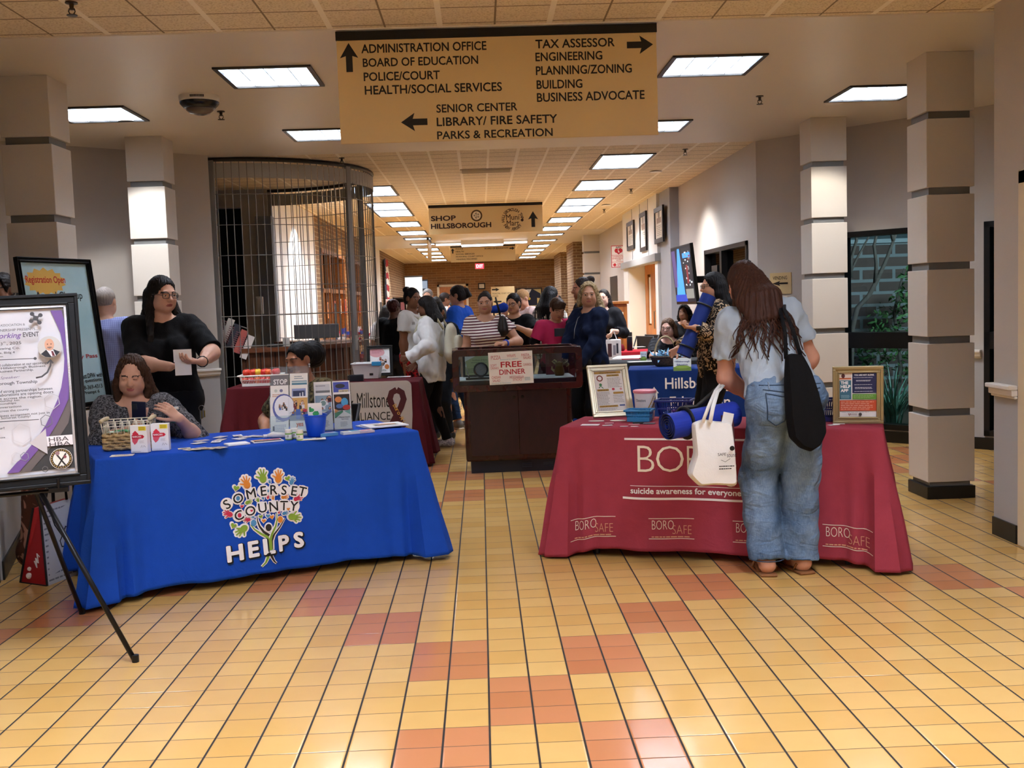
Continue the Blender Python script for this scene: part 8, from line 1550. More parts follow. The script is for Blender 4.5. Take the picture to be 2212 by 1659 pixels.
# --- person in jeans with their back to the viewer
loc, fc = V(1.50, 5.22, 0), 2.; q = wl(loc, fc)
a = Person('long haired person in pale blue shirt and jeans leaning over the crimson table', loc, fc, 1.69, .94, True, lean=27, side=-9, head=(14, 34, -4), skin_='#d39a80', res=.005, feet={'L': (-.095, .02, 0, 8), 'R': (.085, .03, 0, -10)}, hipy=-.03,
    L=dict(to=q(1628, 862, 5.56), dir=(.7, .7, 0), palm=(0, 0, -1), el=(-1.2, -.5, -.6)), R=dict(to=q(1700, 850, 5.58), dir=(-.5, .8, 0), palm=(0, 0, -1), el=(1.2, -.4, -.5)))
a.body(); a.top(cloth('#a9b6c2', .35, 260., .06, folds=.8), .62, .035, .010, .03, 't_shirt', .008, .014, res=.005)
a.trousers(pattern('jeans', 'denim', '#3c5676', '#8299b2'), .012, 2.0, .038, .058, 'jeans', .007, thigh=1.06, res=.006, knee=1.3)
J = a.t; SD = col('#8c9fb4', .8); DK = col('#2c4058', .8)
def onback(u, v, n=0.):     # surface of the seat of the jeans, found by casting a ray from behind
    return None
jo = [o for o in J.children if o.name.startswith('jeans')][0]; dg = None
def cast(x, z): 
    ok, p, nn, _ = jo.ray_cast(Vector((x, -.8, z)), Vector((0, 1, 0))); return (p, nn) if ok else (None, None)
bpy.context.view_layer.update()
def seam(mb, pts, r=.003, off=.001):
    P_ = []
    for x, z in pts:
        p, nn = cast(x, z)
        if p is not None: P_.append(p+nn*off)
    if len(P_) > 1: mb.tube(P_, r, 5)
mb = MB(); hz = a.P[2]
def line2(a0, b0, k=10): return [(a0[0]+(b0[0]-a0[0])*i/k, a0[1]+(b0[1]-a0[1])*i/k) for i in range(k+1)]
seam(mb, line2((0, hz+.09), (0, hz-.09), 14)); seam(mb, line2((-.14, hz+.055), (0, hz+.035), 10)); seam(mb, line2((.14, hz+.055), (0, hz+.035), 10)); seam(mb, line2((-.15, hz+.075), (.15, hz+.075), 20), .0025)
for sg in (-1, 1):
    x0, x1, zt_, zb_ = sg*.035, sg*.13, hz+.025, hz-.10; seam(mb, line2((x0, zt_-.008), (x1, zt_+.012))); seam(mb, line2((x0, zt_-.008), (x0+sg*.004, zb_))); seam(mb, line2((x1, zt_+.012), (x1-sg*.006, zb_+.01))); seam(mb, line2((x0+sg*.004, zb_), ((x0+x1)/2, zb_-.022), 5)); seam(mb, line2(((x0+x1)/2, zb_-.022), (x1-sg*.006, zb_+.01), 5))
for k in 'LR':
    c = a.A[k]; rr = .022*a.h+.05+.002
    mb.tube([V(c[0]+rr*math.cos(i*.35), c[1]+rr*math.sin(i*.35), .083) for i in range(18)], .003, 5, closed=True)
mb.build('seams', DK, J, smooth=True); mb = MB()
for x in (-.11, 0, .11):
    p0_, n0_ = cast(x, hz+.088); p1_, _ = cast(x, hz+.055)
    if p0_ is not None and p1_ is not None: mb.tube([p0_+n0_*.003, p1_+n0_*.003], .006, 6, flat=.5)
mb.build('belt_loops', SD, J)
for k in 'LR':
    c = V(*a.A[k]); T_ = V(*a.T[k]); o = MB().box((c.x+T_.x*.05, c.y+T_.y*.05, .008), (.085, .25, .014), math.degrees(-math.atan2(T_.x, T_.y))).build('sandal', col('#8a5a34', .6), J, bevel=.006, bseg=3)
    MB().tube([V(c.x-.04, c.y+.0, .012), V(c.x-.038, c.y-.04, .05), V(c.x, c.y-.055, .062), V(c.x+.038, c.y-.04, .05), V(c.x+.04, c.y, .012)], .007, 6, flat=.5).tube([V(c.x-.045, c.y+.1, .012), V(c.x-.03, c.y+.1, .055), V(c.x+.03, c.y+.1, .055), V(c.x+.045, c.y+.1, .012)], .008, 6).build('strap', col('#8a5a34', .6), o, smooth=True)
# hair: cap plus loose wavy locks down the back
a.hair('#3c231a', 'long', .24, .97, 0., res=.005); hr = random.Random(12); mb = MB(); hm = hairm('#3c231a')
so = [o for o in J.children if o.name.startswith('t_shirt')][0]
for i in range(64):
    u = hr.uniform(-.12, .15); z0_ = a.N[2]+hr.uniform(-.02, .06); ln = hr.uniform(.12, .27); pts = []; ph = hr.uniform(0, 6); 
    for k in range(9):
        zz = z0_-ln*k/8; xx = a.N[0]+u*(.75+.6*k/8)+.012*math.sin(ph+k*1.2); ok, p, nn, _ = so.ray_cast(Vector((xx, -.9, zz)), Vector((0, 1, 0)))
        y_ = (p.y-.012-.010*math.sin(k*.8+ph)**2) if ok else (a.N[1]-.11)
        pts.append(V(xx, y_, zz))
    w0 = hr.uniform(.0035, .0075); mb.tube(pts, [w0*(1-.55*k/8) for k in range(9)], 5)
mb.build('hair_locks', hm, J, smooth=True)
# hair clip
p = Vector(a.hp(.03, -.03, .235)); MB().tube([p+V(-.02, 0, -.004), p+V(.02, .01, .008), p+V(.045, .01, -.004)], .006, 6).build('hair_clip', INK, J)
# --- bags carried by the person in jeans
def tote(name, label, pts2, y_, depth, mat_, handles, hmat, cat='bag', wr=.004, extra=None):
    """a soft bag: outline in photo pixels at a real distance, blown up to its depth"""
    P_ = [Pt(px, py, y=y_) for px, py in pts2]; c = sum(P_, V(0, 0, 0))/len(P_); t = thing(name, label, cat, c); rel = [p-c for p in P_]; rel = [a_.lerp(b_, f_) for a_, b_ in zip(rel, rel[1:]+rel[:1]) for f_ in (.06, .5, .94)]; n = len(rel); mb = MB(); K = 7
    rings = []
    for j in range(K+1):
        f = -1+2*j/K; s_ = 1-.10*abs(f)**3; dy = f*depth/2
        ring = []
        for i, p in enumerate(rel):
            topf = max(0, min(1, (p.z/max(q_.z for q_ in rel)))) if p.z > 0 else 0
            ring.append(V(p.x*s_, dy*(1-.55*topf**2), p.z*(s_ if p.z < 0 else 1)))
        rings.append(ring)
    for ring in rings: mb.v += [tuple(v) for v in ring]
    for j in range(K):
        for i in range(n): mb.f.append((j*n+i, j*n+(i+1) % n, (j+1)*n+(i+1) % n, (j+1)*n+i)); mb.m.append(0)
    cf = V(0, -depth/2-.0, 0); mb.add([V(0, -depth*.55, 0)]+rings[0], [(0, (i+1) % n+1, i+1) for i in range(n)]); mb.add([V(0, depth*.55, 0)]+rings[K], [(0, i+1, (i+1) % n+1) for i in range(n)])
    mb.build('bag', mat_, t, smooth=60, sub=1)
    for h in handles: MB().tube([Pt(px, py, y=yy)-c for px, py, yy in h], .011, 6, flat=.35).build('handle', hmat, t, smooth=True)
    return t, c
BT_ = cloth('#0d0d0f', .3, 200., folds=.6)
tote('tote_bag', 'large black cloth tote bag hanging from the right shoulder of the person in jeans', [(1697, 768), (1712, 764), (1730, 766), (1748, 800), (1764, 850), (1778, 905), (1780, 935), (1768, 962), (1748, 975), (1728, 968), (1708, 948), (1701, 900), (1697, 830)], 5.02, .13, BT_, [[(1698, 775, 5.02), (1696, 720, 5.06), (1686, 672, 5.2), (1690, 660, 5.36), (1700, 668, 5.5)], [(1730, 770, 5.02), (1712, 710, 5.06), (1694, 668, 5.2), (1694, 658, 5.36), (1704, 668, 5.5)]], BLK)
WTM = cloth('#e6e5e2', .3, 200., .05, folds=.4)
t, c = tote('tote_bag', 'white cloth tote bag hanging from the left arm of the person in jeans', [(1494, 915), (1520, 906), (1545, 911), (1580, 913), (1586, 980), (1590, 1048), (1540, 1046), (1508, 1049), (1485, 1026), (1500, 980)], 5.12, .12, WTM, [[(1518, 912, 5.06), (1530, 880, 5.08), (1545, 846, 5.2), (1556, 832, 5.26)], [(1534, 912, 5.06), (1540, 880, 5.08), (1550, 846, 5.2), (1562, 832, 5.3)]], WTM)
pp = lambda px, py: Pt(px, py, y=5.04)-c; o_ = pp(1553, 985); mb = MB(); fr = Frame(o_, V(1, 0, 0), V(0, 0, 1)); mb.text(fr, 'SAFE', -.005, .0, .035, .014, .0).text(fr, 'sound', .04, -.008, .085, .014, .0); mb.lines(fr, 0, -.07, .08, -.045, 2, .4, 0, 0, 3); mb.tube([o_+V(.01, -.0, -.02), o_+V(.03, -.001, -.03), o_+V(.055, 0, -.015)], .001, 4); mb.disc(fr, .065, .035, .012, 0); mb.build('print', INK, t)
for i, (px, py, c_, lb) in enumerate(((1568, 900, '#e9e7e4', 'folded white leaflet sticking out of the white tote bag'), (1572, 905, '#4a2028', 'dark red leaflet sticking out of the white tote bag'))):
    p = Pt(px, py, y=5.12+.02*i); b = thing('leaflet', lb, 'leaflet', p+V(0, 0, -.05), 20-30*i); MB().box((0, 0, 0), (.06, .003, .14), Matrix.Rotation(.25-.3*i, 3, 'Y')).build('sheet', col(c_, .5), b)
m0, m1 = Pt(1441, 921, y=5.18), Pt(1585, 893, y=5.36)
t, d, s1, s2, L_ = rolled_mat('rolled bright blue exercise mat hanging at the left arm of the person in jeans', m0, m1, .073, '#1833a4', None)
MB().tube([d*(-L_*.24)+(s1*math.cos(i*.3)+s2*math.sin(i*.3))*.076 for i in range(21)], .012, 6, closed=True, flat=.35).build('strap', INK, t, smooth=True)
c = (m0+m1)/2; MB().tube([d*(-L_*.24)+V(0, 0, .076), Pt(1505, 880, y=5.3)-c, Pt(1540, 850, y=5.3)-c, Pt(1556, 835, y=5.28)-c], .016, 6, flat=.3).build('carry_strap', INK, t, smooth=True)
# --- small background figures
for px, py, Y, h, rz, sk, sh, hc, hs, lb in ((924, 640, 15.6, 1.68, 175, '#b98a70', '#3a4658', '#77736f', 'short', 'grey haired person with glasses in the crowd behind the boy'), (942, 660, 13.7, 1.54, 10, '#8a6048', '#3a3a40', '#2a2622', 'long', 'person with dark straight hair seen from behind in the crowd'), (961, 650, 18.2, 1.65, -80, '#6a4430', '#dcd9d6', '#1a1210', 'short', 'person in a white shirt in profile before the far wooden door'), (980, 665, 16.2, 1.48, 110, '#b07c60', '#c9a09a', '#1a1210', 'pony', 'small dark haired child in the crowd before the far wooden door'), (1203, 650, 20.5, 1.56, 70, '#c0a090', '#20222c', '#14100f', 'long', 'dark haired person in a dark jacket before the framed jersey'), (1186, 670, 15.2, 1.42, 40, '#8a5f48', '#2a2630', '#1c1412', 'short', 'short person in dark clothes behind the plaid shirt'), (1212, 690, 13.6, 1.3, 200, '#b98a70', '#1f3fa0', '#2a1c14', 'short', 'child in blue beside the plaid shirt')):
    loc = place(px, py, Y); a = Person(lb, loc, rz, h, 1.02, hs in ('long', 'pony'), skin_=sk, res=.012); a.body(); a.top(cloth(sh), .9, -.06, .014, .02, 'shirt'); a.trousers(cloth('#2c2e36')); a.shoes(INK); a.hair(hc, hs, .22, 1.04)
# ------------------------------------------------------------------ navy, charcoal and red table things
p = HT.on(1443, 792); t = thing('handled_basket', 'brown woven basket with a tall looped handle and blue tissue on the navy table', 'basket', p+V(0, .12, 0), -10); WB = wood('#3a2c20', '#6a543c', (4, 4, 4), .8)
MB().lathe([(.6, 0), (.85, .03), (1.0, .09), (1.02, .1), (.96, .1), (.8, .04), (.02, .02)], 30, sx=.15, sy=.1).build('bowl', WB, t, smooth=40)
mb = MB()
for k in range(5): mb.tube([(.15*(.66+.08*k+.008*math.sin(j*2.1+k*3))*math.cos(j*.157), .1*(.66+.08*k+.008*math.sin(j*2.1+k*3))*math.sin(j*.157), .012+.02*k) for j in range(40)], .008, 5, closed=True)
mb.build('weave', WB, t, smooth=True); MB().tube([V(.11*math.cos(a_), 0, .07+.22*math.sin(a_)) for a_ in [math.pi*i/16 for i in range(17)]], .009, 8).build('handle', col('#b09a74', .6), t, smooth=True)
ts = thing('tissue_paper', 'crumpled pale blue tissue paper filling the handled basket', 'tissue paper', p+V(0, .12, .07)); leaf_cloud('tissue', col('#8fc0e0', .6, var=.2), ts, [((-.06, 0, .02), .05), ((.0, .0, .03), .06), ((.07, 0, .02), .05)], 40, .07, 4)
def tent_card(px, py, T, w_, h_, ang, label, dy=.0):
    p = T.on(px, py)+V(0, dy, 0); t = thing('table_sign', label, 'sign', p, ang); fr = gframe(V(-w_/2, 0, 0), 0, .2); MB().fbox(fr, 0, 0, w_, h_, -.003, 0).build('panel', col('#dbe6ec', .4), t); MB().bb((-w_/2, 0, 0), (w_/2, .06, .003)).build('foot', col('#dbe6ec', .4), t); draw(t, fr, w_, h_, [('r', .0, .0, 1, .3, '#6a8a3a'), ('d', .5, .3, .4, '#86a84a', .12), ('t', 'Hillsborough', .08, .62, .92, .78, '#2a3a7a', .02), ('t', 'Education', .2, .4, .8, .54, '#2a3a7a', .02)])
tent_card(1474, 801, HT, .16, .12, -12, 'white sign with blue words and a green hill on the navy table'); tent_card(1390, 779, KT, .07, .1, -15, 'small upright card with blue words on the charcoal table', .0)
for i in range(5): paper('white paper in the stack on the charcoal table, %s' % ['bottom', 'second', 'third', 'fourth', 'top'][i], 1352+3*i, 774-1.2*i, .3, .2, 4*i-8, KT, '#e9e8e6', .003, [('l', .1, .1, .9, .9, 5, '#b0aeb0')], 'paper', 'document', dz=.0025+.0035*i)
paper('single white sheet at the front of the charcoal table', 1385, 781, .28, .12, 3, KT, '#f0efed', .002, None, 'paper', 'document')
p = DT.on(1357, 748); t = thing('thermos', 'tall dark navy thermos flask on the bright red table', 'bottle', V(1.93, 13.75, DT.H+.002)); MB().lathe([(.034, 0), (.037, .004), (.037, .17), (.034, .18)], 18).build('body', col('#10141f', .35), t, smooth=50); MB().lathe([(.038, .178), (.038, .186), (.036, .188)], 18).build('band', GREY, t); MB().lathe([(.036, .186), (.036, .23), (.03, .24), (.001, .24)], 18).build('lid', INK, t, smooth=50)
bottle(V(1.82, 13.8, DT.H+.002), 'clear water bottle beside the navy thermos', .2, .034, False)
t = sdf_thing('cloth_bag', 'crumpled dark red cloth bags heaped on the bright red table', 'bag', V(1.7, 13.75, DT.H+.002), (-.22, -.15, -.01), (.22, .15, .16), .01, lambda F: (F.cap((-.1, 0, .04), (.12, 0, .03), .06, .05, .03, (0, 1, 0), 1.), F.cap((-.12, .02, .08), (.02, 0, .09), .03, .02, .03), F.cutp((0, 0, .001), (0, 0, -1))), cloth('#6a1a24', .4, 120., folds=.6), .012)
paper('white paper at the right end of the bright red table', 1376, 749.5, .2, .16, 10, DT, '#ecebea', .003, None, 'paper', 'document')
# ------------------------------------------------------------------ framed posters on easels
def easel_frame(label, lab2, O, yaw, tilt, roll, W_, H_, k, right, ops, legs, fm_):
    fr = gframe(V(0, 0, 0), yaw, tilt, roll); f2 = Frame(fr(-W_ if right else 0, 0), fr.U, fr.V); t = thing('framed_poster', label, 'poster', O); mb = MB()
    for a_, b_, d_ in ((0, .25, .03), (.22, .7, .022), (.66, .82, .03), (.8, 1.0, .016)):
        for (u0, v0, u1, v1) in ((a_*k, a_*k, W_-a_*k, b_*k), (a_*k, H_-b_*k, W_-a_*k, H_-a_*k), (a_*k, b_*k, b_*k, H_-b_*k), (W_-b_*k, b_*k, W_-a_*k, H_-b_*k)): mb.fbox(f2, u0, v0, u1, v1, 0, d_)
    mb.build('frame', fm_, t, bevel=.003); lp_ = MB()
    if right and k > .04:
        for (u0, v0, u1, v1) in ((k*.8, k*.8, W_-k*.8, k*.98), (k*.8, H_-k*.98, W_-k*.8, H_-k*.8), (k*.8, k*.8, k*.98, H_-k*.8), (W_-k*.98, k*.8, W_-k*.8, H_-k*.8)): lp_.fbox(f2, u0, v0, u1, v1, .01, .02)
        lp_.build('bevel_glint', col('#d9d9dc', .25, .8), t)  # bright ring standing in for the reflection along the inner bevel
    MB().fbox(f2, k*.9, k*.9, W_-k*.9, H_-k*.9, -.003, .006).build('sheet', col('#dcdadf', .4), t); f3 = Frame(f2(k, k, .0062), fr.U, fr.V); draw(t, f3, W_-2*k, H_-2*k, ops, n0=.0004)
    e = thing('easel', lab2, 'easel', O); m = col('#17171a', .35, .4); top = f2(W_/2, H_*.9, -.045); 
    for L_ in legs: MB().tube([Vector(L_[0]), Vector(L_[1])-Vector(O)], .0105, 8).build('leg', m, e, smooth=True); MB().cyl(Vector(L_[1])-Vector(O)+V(0, 0, .03), Vector(L_[1])-Vector(O), .014, n=10).build('foot_cap', INK, e)
    mb = MB()
    for u in (.2, .8): mb.box(f2(W_*u, -.011, .008), (.075, .05, .018), math.degrees(yaw)).tube([f2(W_*u, -.008, .035), f2(W_*u, .03, .042)], .006, 6)
    mb.tube([f2(W_*.18, -.012, -.025), f2(W_*.82, -.012, -.025)], .009, 6); mb.build('shelf_bracket', m, e); return t, f2
BF = col('#0b0b0c', .42, spec=.25)
O = V(-1.645, 4.4, .725); foot = Pt(293, 1430, z=0); W1_, H1_ = .62, .805; f_ = gframe(V(0, 0, 0), .32, .2, .016); f2 = Frame(f_(-W1_, 0), f_.U, f_.V)
KK = .058; cw_, ch_ = W1_-2*KK, H1_-2*KK
def P1(cx, cy_):   # crop pixels (220/1659 zoom of the photo's left edge, y from 630) -> unit coordinates on the print
    px, py = cx*220/1659, 630+cy_*220/1659; d = Pt(px, py, y=1.)-V(0, 0, HC); n = f_.N; o = O+f2(KK, KK, .006); t_ = (o-V(0, 0, HC)).dot(n)/d.dot(n); p = V(0, 0, HC)+d*t_-o; return p.dot(f_.U)/cw_, p.dot(f_.V)/ch_
def tx(s, x0, y1, x1, y0, c, w_=.012, sh=0.):
    xm = x1 if x0 < 0 else (x0+x1)/2; a, b = P1(xm, y1), P1(xm, y0); return ('t', s, max(.03, P1(x0, y1)[0]), a[1], P1(x1, y0)[0], b[1], c, w_, sh)
G, PU = '#4a484c', '#77559a'
c1 = [P1(*q_) for q_ in ((820, 315), (900, 480), (985, 680), (1030, 900), (1050, 1100), (1040, 1300), (1000, 1560), (940, 1760), (850, 1960), (750, 2170), (600, 2400), (420, 2620), (120, 2965))]
ops = []
band = lambda off: [(u+off, v) for u, v in c1]
def strip(d0, d1, c):
    out = []
    for i in range(len(c1)-1): out.append(('p', [(min(1, c1[i][0]+d0), c1[i][1]), (min(1, c1[i][0]+d1), c1[i][1]), (min(1, c1[i+1][0]+d1), c1[i+1][1]), (min(1, c1[i+1][0]+d0), c1[i+1][1])], c))
    return out
ops += strip(0, 2, '#3b3a3a')+strip(0, .17, '#6a605e')+strip(0, .085, PU)
ops += [('r', 0, -.0, 1, .0, '#3b3a3a')]
hx_ = lambda cx, cy_, r_, c: ('q', [P1(cx+r_*math.cos(math.radians(60*i+20)), cy_+r_*math.sin(math.radians(60*i+20))) for i in range(7)], .006, c)
ops += [hx_(355, 2320, 165, '#d3d0d4'), hx_(265, 2700, 78, '#d3d0d4'), hx_(405, 2690, 70, '#8a8a9a'), hx_(760, 2110, 100, '#77767c'), hx_(740, 2895, 48, '#6a6866'), hx_(850, 1790, 130, '#c9c6ca')]
A4 = [P1(*q_) for q_ in ((485, 2475), (750, 2235), (760, 2365), (1190, 2330), (1205, 2490), (775, 2525), (780, 2650))]; cen = ((A4[0][0]+A4[3][0])/2, A4[0][1])
ops += [('p', [A4[0], A4[1], A4[6]], '#c9c3c4'), ('p', [A4[2], A4[3], A4[4], A4[5]], '#efe9ea'), tx('HBA', 800, 2440, 1120, 2370, '#5a5254', .01), tx('HBA', 810, 2510, 1150, 2450, '#5a5254', .01)]
e = P1(1000, 2725); e2 = P1(1185, 2725)[0]-e[0]; ops += [('d', e[0], e[1], e2, '#efe9e0'), ('g', e[0], e[1], e2*.72, e2*.95, '#3c3018'), ('q', [(e[0]-e2*.4, e[1]-.05), (e[0]+e2*.45, e[1]+.03)], .012, '#2a2420'), ('q', [(e[0]+e2*.45, e[1]-.05), (e[0]-e2*.4, e[1]+.03)], .012, '#2a2420'), ('d', e[0]-e2*.3, e[1]+.035, e2*.2, '#9a7a80'), ('d', e[0]+e2*.35, e[1]+.01, e2*.14, '#8a4a50'), ('d', e[0], e[1]-.05, e2*.15, '#4a4448')]
for a0 in range(0, 360, 14): aa = math.radians(a0); ops.append(('d', e[0]+e2*.83*math.cos(aa), e[1]+e2*.83*math.sin(aa)*cw_/ch_, e2*.05, '#d0a858'))
for q_ in ((530, 380), (665, 400), (515, 495), (650, 520)): u, v = P1(*q_); ops.append(('d', u, v, .017, G)); ops.append(('q', [P1(590, 450), (u, v)], .016, G))
ops += [('d', *P1(590, 450), .02, G)]
ops += [tx('ASSOCIATION &', 15, 578, 415, 540, '#6a686c'), tx('PARTNERSHIP PRESENTS...', -150, 640, 620, 600, '#6a686c'), tx('Networking', -330, 790, 355, 680, PU, .012, .3), tx('EVENT', 385, 752, 640, 675, G, .02), tx('MAY 13', -180, 890, 50, 845, G), tx('th', 62, 850, 105, 830, G), tx(', 2025', 120, 885, 355, 832, G), tx('Flounder Brewing Co.', -420, 960, 330, 910, G), tx('1 Ilene Ct, Suite, Bldg 4', -420, 1030, 250, 985, G), tx('5pm - 7pm', -250, 1092, 60, 1060, G)]
ops += [('q', [P1(-200, 1135), P1(580, 1105)], .006, G), ('d', *P1(582, 1105), .012, G)]
for s_, y1_, y0_, x1_ in (('Join us for networking and collaboration at our upcoming', 1205, 1150, 765), ('event between the Hillsborough Business', 1250, 1205, 748), ('and Somerset County Business Partnership.', 1315, 1265, 555)): ops.append(tx(s_, -640, y1_, x1_, y0_, G, .012))
ops += [tx('Guest Speaker:', -230, 1435, 330, 1380, '#7a6a8a', .005, .3), tx('Mayor of Hillsborough Township', -560, 1515, 615, 1450, G, .015), ('q', [P1(595, 1420), P1(690, 1400), P1(780, 1330), P1(830, 1220), P1(835, 1130)], .014, G), ('q', [P1(775, 1190), P1(832, 1125), P1(872, 1185)], .014, G)]
for s_, y1_, y0_, x1_ in (('on the importance of strong partnerships between', 1625, 1565, 860), ('and how these collaborations are opening doors', 1680, 1620, 875), ('for development across the region.', 1745, 1695, 695), ('This is an opportunity to:', 1802, 1760, 330), ('build relationships', 1850, 1812, 275), ('have meaningful conversations', 1905, 1860, 360), ('find opportunities across the county', 1955, 1910, 480), ('grow the local business ecosystem not just in', 2010, 1960, 815), ('town but throughout Somerset County!', 2070, 2020, 508)): ops.append(tx(s_, -560 if x1_ > 300 else -300, y1_, x1_, y0_, G, .012))
ops += [('q', [P1(-100, 2140), P1(645, 2095)], .006, G), tx('See you later!', -400, 2265, 85, 2215, G, .015), tx('Hors and pizza', -400, 2405, 100, 2370, G, .015)]
u, v = P1(815, 920); rr_ = P1(1008, 920)[0]-u; R2 = rr_*cw_/ch_
ops += [('d', u, v, rr_, '#c9c6c2'), ('p', [(u-.75*rr_, v-.62*R2), (u-.3*rr_, v-.25*R2), (u+.35*rr_, v-.25*R2), (u+.85*rr_, v-.5*R2), (u+.5*rr_, v-.88*R2), (u, v-.98*R2), (u-.4*rr_, v-.9*R2)], '#23232a'), ('p', [(u-.28*rr_, v-.25*R2), (u+.3*rr_, v-.28*R2), (u+.5*rr_, v-.85*R2), (u+.1*rr_, v-.9*R2)], '#e9e6ea'), ('p', [(u+.12*rr_, v-.4*R2), (u+.28*rr_, v-.4*R2), (u+.42*rr_, v-.85*R2), (u+.2*rr_, v-.85*R2)], '#6a2630'), ('d', u, v+.2*R2, .4*rr_, '#d9a68a', .55*R2), ('d', u, v-.05*R2, .22*rr_, '#8a7468', .06*R2), ('d', u-.15*rr_, v+.25*R2, .05*rr_, '#4a3428'), ('d', u+.15*rr_, v+.25*R2, .05*rr_, '#4a3428'), ('d', u, v-.15*R2, .1*rr_, '#a8685a', .03*R2)]
# keep the artwork inside the sheet
def clampop(o):
    f = lambda u: min(1., max(0., u))
    if o[0] in ('p', 'q'): return (o[0], [(f(u), f(v)) for u, v in o[1]])+o[2:]
    return o
ops = [clampop(o) for o in ops]
pu = lambda u, v: f2(u, v, -.05)
easel_frame('white and purple networking event poster in a black frame on the nearest easel', 'black folding easel holding the networking event poster', O, .32, .2, .016, W1_, H1_, KK, True, ops, [(f2(W1_*.68, -.01, -.03), foot), (f2(W1_*.3, -.01, -.03), foot+V(-.78, -.02, 0)), (f2(W1_*.5, H1_*.4, -.09), V(-1.98, 5.02, 0)+V(.02, 0, 0))], BF)
O = V(-2.381, 6.766, .864); W2_, H2_, K2 = .62, .92, .03; 
BG = new('sky_print'); s_ = BG.xyz(BG.co()); nz = BG.n('ShaderNodeTexNoise', {'Vector': BG.co(), 'Scale': 4., 'Detail': 4.}); BG.inp('Base Color', BG.mix(nz.outputs[0], rgb('#cfe4e8'), rgb('#86bcc8'))); BG.inp('Roughness', .3)
star = [(.34+(.31 if i % 2 else .26)*math.cos(i*math.pi/14), .87+(.1 if i % 2 else .078)*math.sin(i*math.pi/14)) for i in range(28)]
ops = [('r', 0, 0, 1, 1, BG.m), ('p', star, '#e0b658'), ('t', 'Registration Open', .06, .845, .64, .91, '#c0341f', .02), ('t', 'Annual Cleanup', .17, .73, .87, .80, '#14202a', .012), ('t', 'Drop Off', .33, .665, .7, .72, '#14202a', .012), ('t', 'Community Pass', .2, .305, .96, .345, '#b5464a', .02), ('t', 'Contact DPW with', .55, .17, .99, .205, '#16181c', .02), ('t', 'any questions:', .58, .135, .97, .165, '#16181c', .02), ('t', '908-369-4313', .6, .09, .96, .12, '#16181c', .02), ('t', 'Prompt 6', .65, .05, .9, .08, '#16181c', .02)]
easel_frame('pale blue annual cleanup poster in a thin black frame at far left', 'black easel holding the annual cleanup poster', O, 1.222, .114, 0., W2_, H2_, K2, True, ops, [(V(-.06, -.05, 0), V(-2.40, 6.72, 0)), (V(-.18, -.5, 0), V(-2.56, 6.22, 0)), (V(-.14, -.24, .3), V(-2.62, 6.68, 0))], BF)
# ------------------------------------------------------------------ bags by the blue table
b0_ = Pt(45, 1258, z=0); b1_ = Pt(103, 1266, z=0); b2_ = Pt(170, 1240, z=0)
def prism_bag(name, label, corners, h, taper, mats, loc, lean=V(0, 0, 0)):
    t = thing(name, label, 'bag', loc); n = len(corners); c = sum(corners, V(0, 0, 0))/n; top = taper; vs = [tuple(p-loc) for p in corners+top]
    mb = MB(); mb.add(vs, [tuple(range(n))[::-1]]); 
    for i in range(n): mb.add([vs[i], vs[(i+1) % n], vs[n+(i+1) % n], vs[n+i]], [(0, 1, 2, 3)], i % len(mats))
    mb.add(vs[n:], [tuple(range(n))], 0); mb.build('bag', mats, t, bevel=.004); return t, vs
w_ = (b1_-b0_).normalized(); dp = V(-w_.y, w_.x, 0); dp = (b2_-b1_).normalized()
loc = b0_; cs = [b0_, b1_, b1_+dp*.34, b0_+dp*.34]; yb = b1_.y+.12; tp_ = [Pt(73, 1097, y=yb), Pt(87, 1095, y=yb), Pt(150, 1076, y=yb+.2), Pt(136, 1077, y=yb+.22)]
WP = col('#d9dadb', .35); t, vs = prism_bag('shopping_bag', 'white shopping bag with red side and dog sketch on the floor by the blue table', cs, .40, tp_, [col('#a01f22', .4), WP, col('#a01f22', .4), WP], loc, V(.03, .0, 0))
def bil(a_, b_, c_, d_): A, B, C_, D_ = [Vector(vs[i]) for i in (a_, b_, c_, d_)]; nrm = (B-A).cross(D_-A).normalized(); return lambda u, v, n=0.: A*(1-u)*(1-v)+B*u*(1-v)+C_*u*v+D_*(1-u)*v+nrm*n
f = bil(1, 2, 6, 5); mb = MB()
for i in range(13): mb.lines(f, .04, .04+.072*i, .97, .07+.072*i, 1, .7, .0018, 0, i)
mb.build('printed_words', col('#8a8c92', .5), t); mb = MB(); st = lambda pts, w__: mb.tube([f(u, v, .004) for u, v in pts], w__, 5)
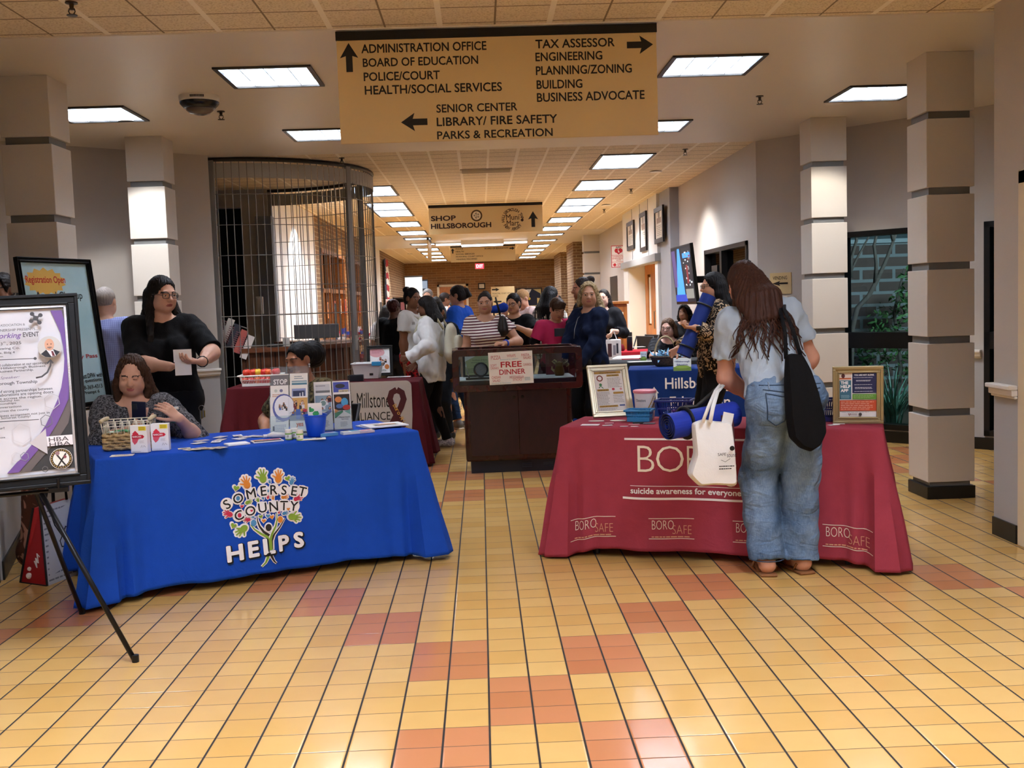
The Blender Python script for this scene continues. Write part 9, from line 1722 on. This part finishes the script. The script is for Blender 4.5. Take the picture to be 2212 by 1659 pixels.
st([(.5, .55), (.35, .72), (.3, .85), (.42, .8), (.55, .65)], .004); st([(.5, .55), (.42, .5), (.45, .42), (.6, .4), (.75, .5), (.8, .6), (.65, .66), (.5, .55)], .004); st([(.6, .4), (.62, .32), (.72, .3), (.78, .4)], .004); st([(.8, .6), (.9, .66), (.98, .62)], .004); mb.build('dog_sketch', INK, t); mb = MB().add([f(.36, .58, .003), f(.48, .5, .003), f(.5, .6, .003)], [(0, 1, 2)]).add([f(.5, .56, .003), f(.66, .5, .003), f(.7, .6, .003)], [(0, 1, 2)]); mb.build('red_marks', col('#a01f22', .5), t)
f = bil(0, 1, 5, 4); mb = MB(); st([(.5, .3), (.62, .22), (.56, .34), (.68, .28), (.62, .4), (.75, .36)], .004); mb.ball(f(.3, .1, .002), .018, 10, sc=(1, .4, 1)); mb.ball(f(.28, .19, .002), .012, 8, sc=(1, .4, 1)); mb.build('mark', col('#e0d6d6', .5), t); MB().tube([f(0, 0, .003), f(0, 1, .003)], .006, 6).tube([f(1, 0, .003), f(1, 1, .003)], .006, 6).tube([f(0, 0, .003), f(1, 0, .003)], .005, 6).build('piping', INK, t)
q0 = Vector(vs[5])*.5+Vector(vs[6])*.5; MB().tube([Vector(vs[5])+V(.0, .05, 0), Vector(vs[5])+V(.02, .07, .1), Vector(vs[6])+V(0, -.05, .1), Vector(vs[6])+V(0, -.04, 0)], .008, 6).build('handle', INK, t, smooth=True)
lb = V(-2.56, 5.98, 0); t = sdf_thing('handbag', 'brown and pink patterned handbag behind the white shopping bag at far left', 'handbag', lb, (-.16, -.14, -.02), (.16, .14, .62), .01, lambda F: (F.cap((-.03, 0, .1), (.03, 0, .1), .09, .09, .02, (0, 1, 0), .8), F.cap((0, 0, .12), (0, 0, .5), .095, .06, .03, (0, 1, 0), .8), F.cutp((0, 0, .002), (0, 0, -1))), pattern('bagpat', 'spots', '#4a2a1c', '#a0705c', 7.), .003)
MB().tube([V(-.04, 0, .53), V(-.03, .0, .66), V(.03, 0, .66), V(.04, 0, .53)], .009, 6).build('handle', col('#3a2016', .5), t, smooth=True)
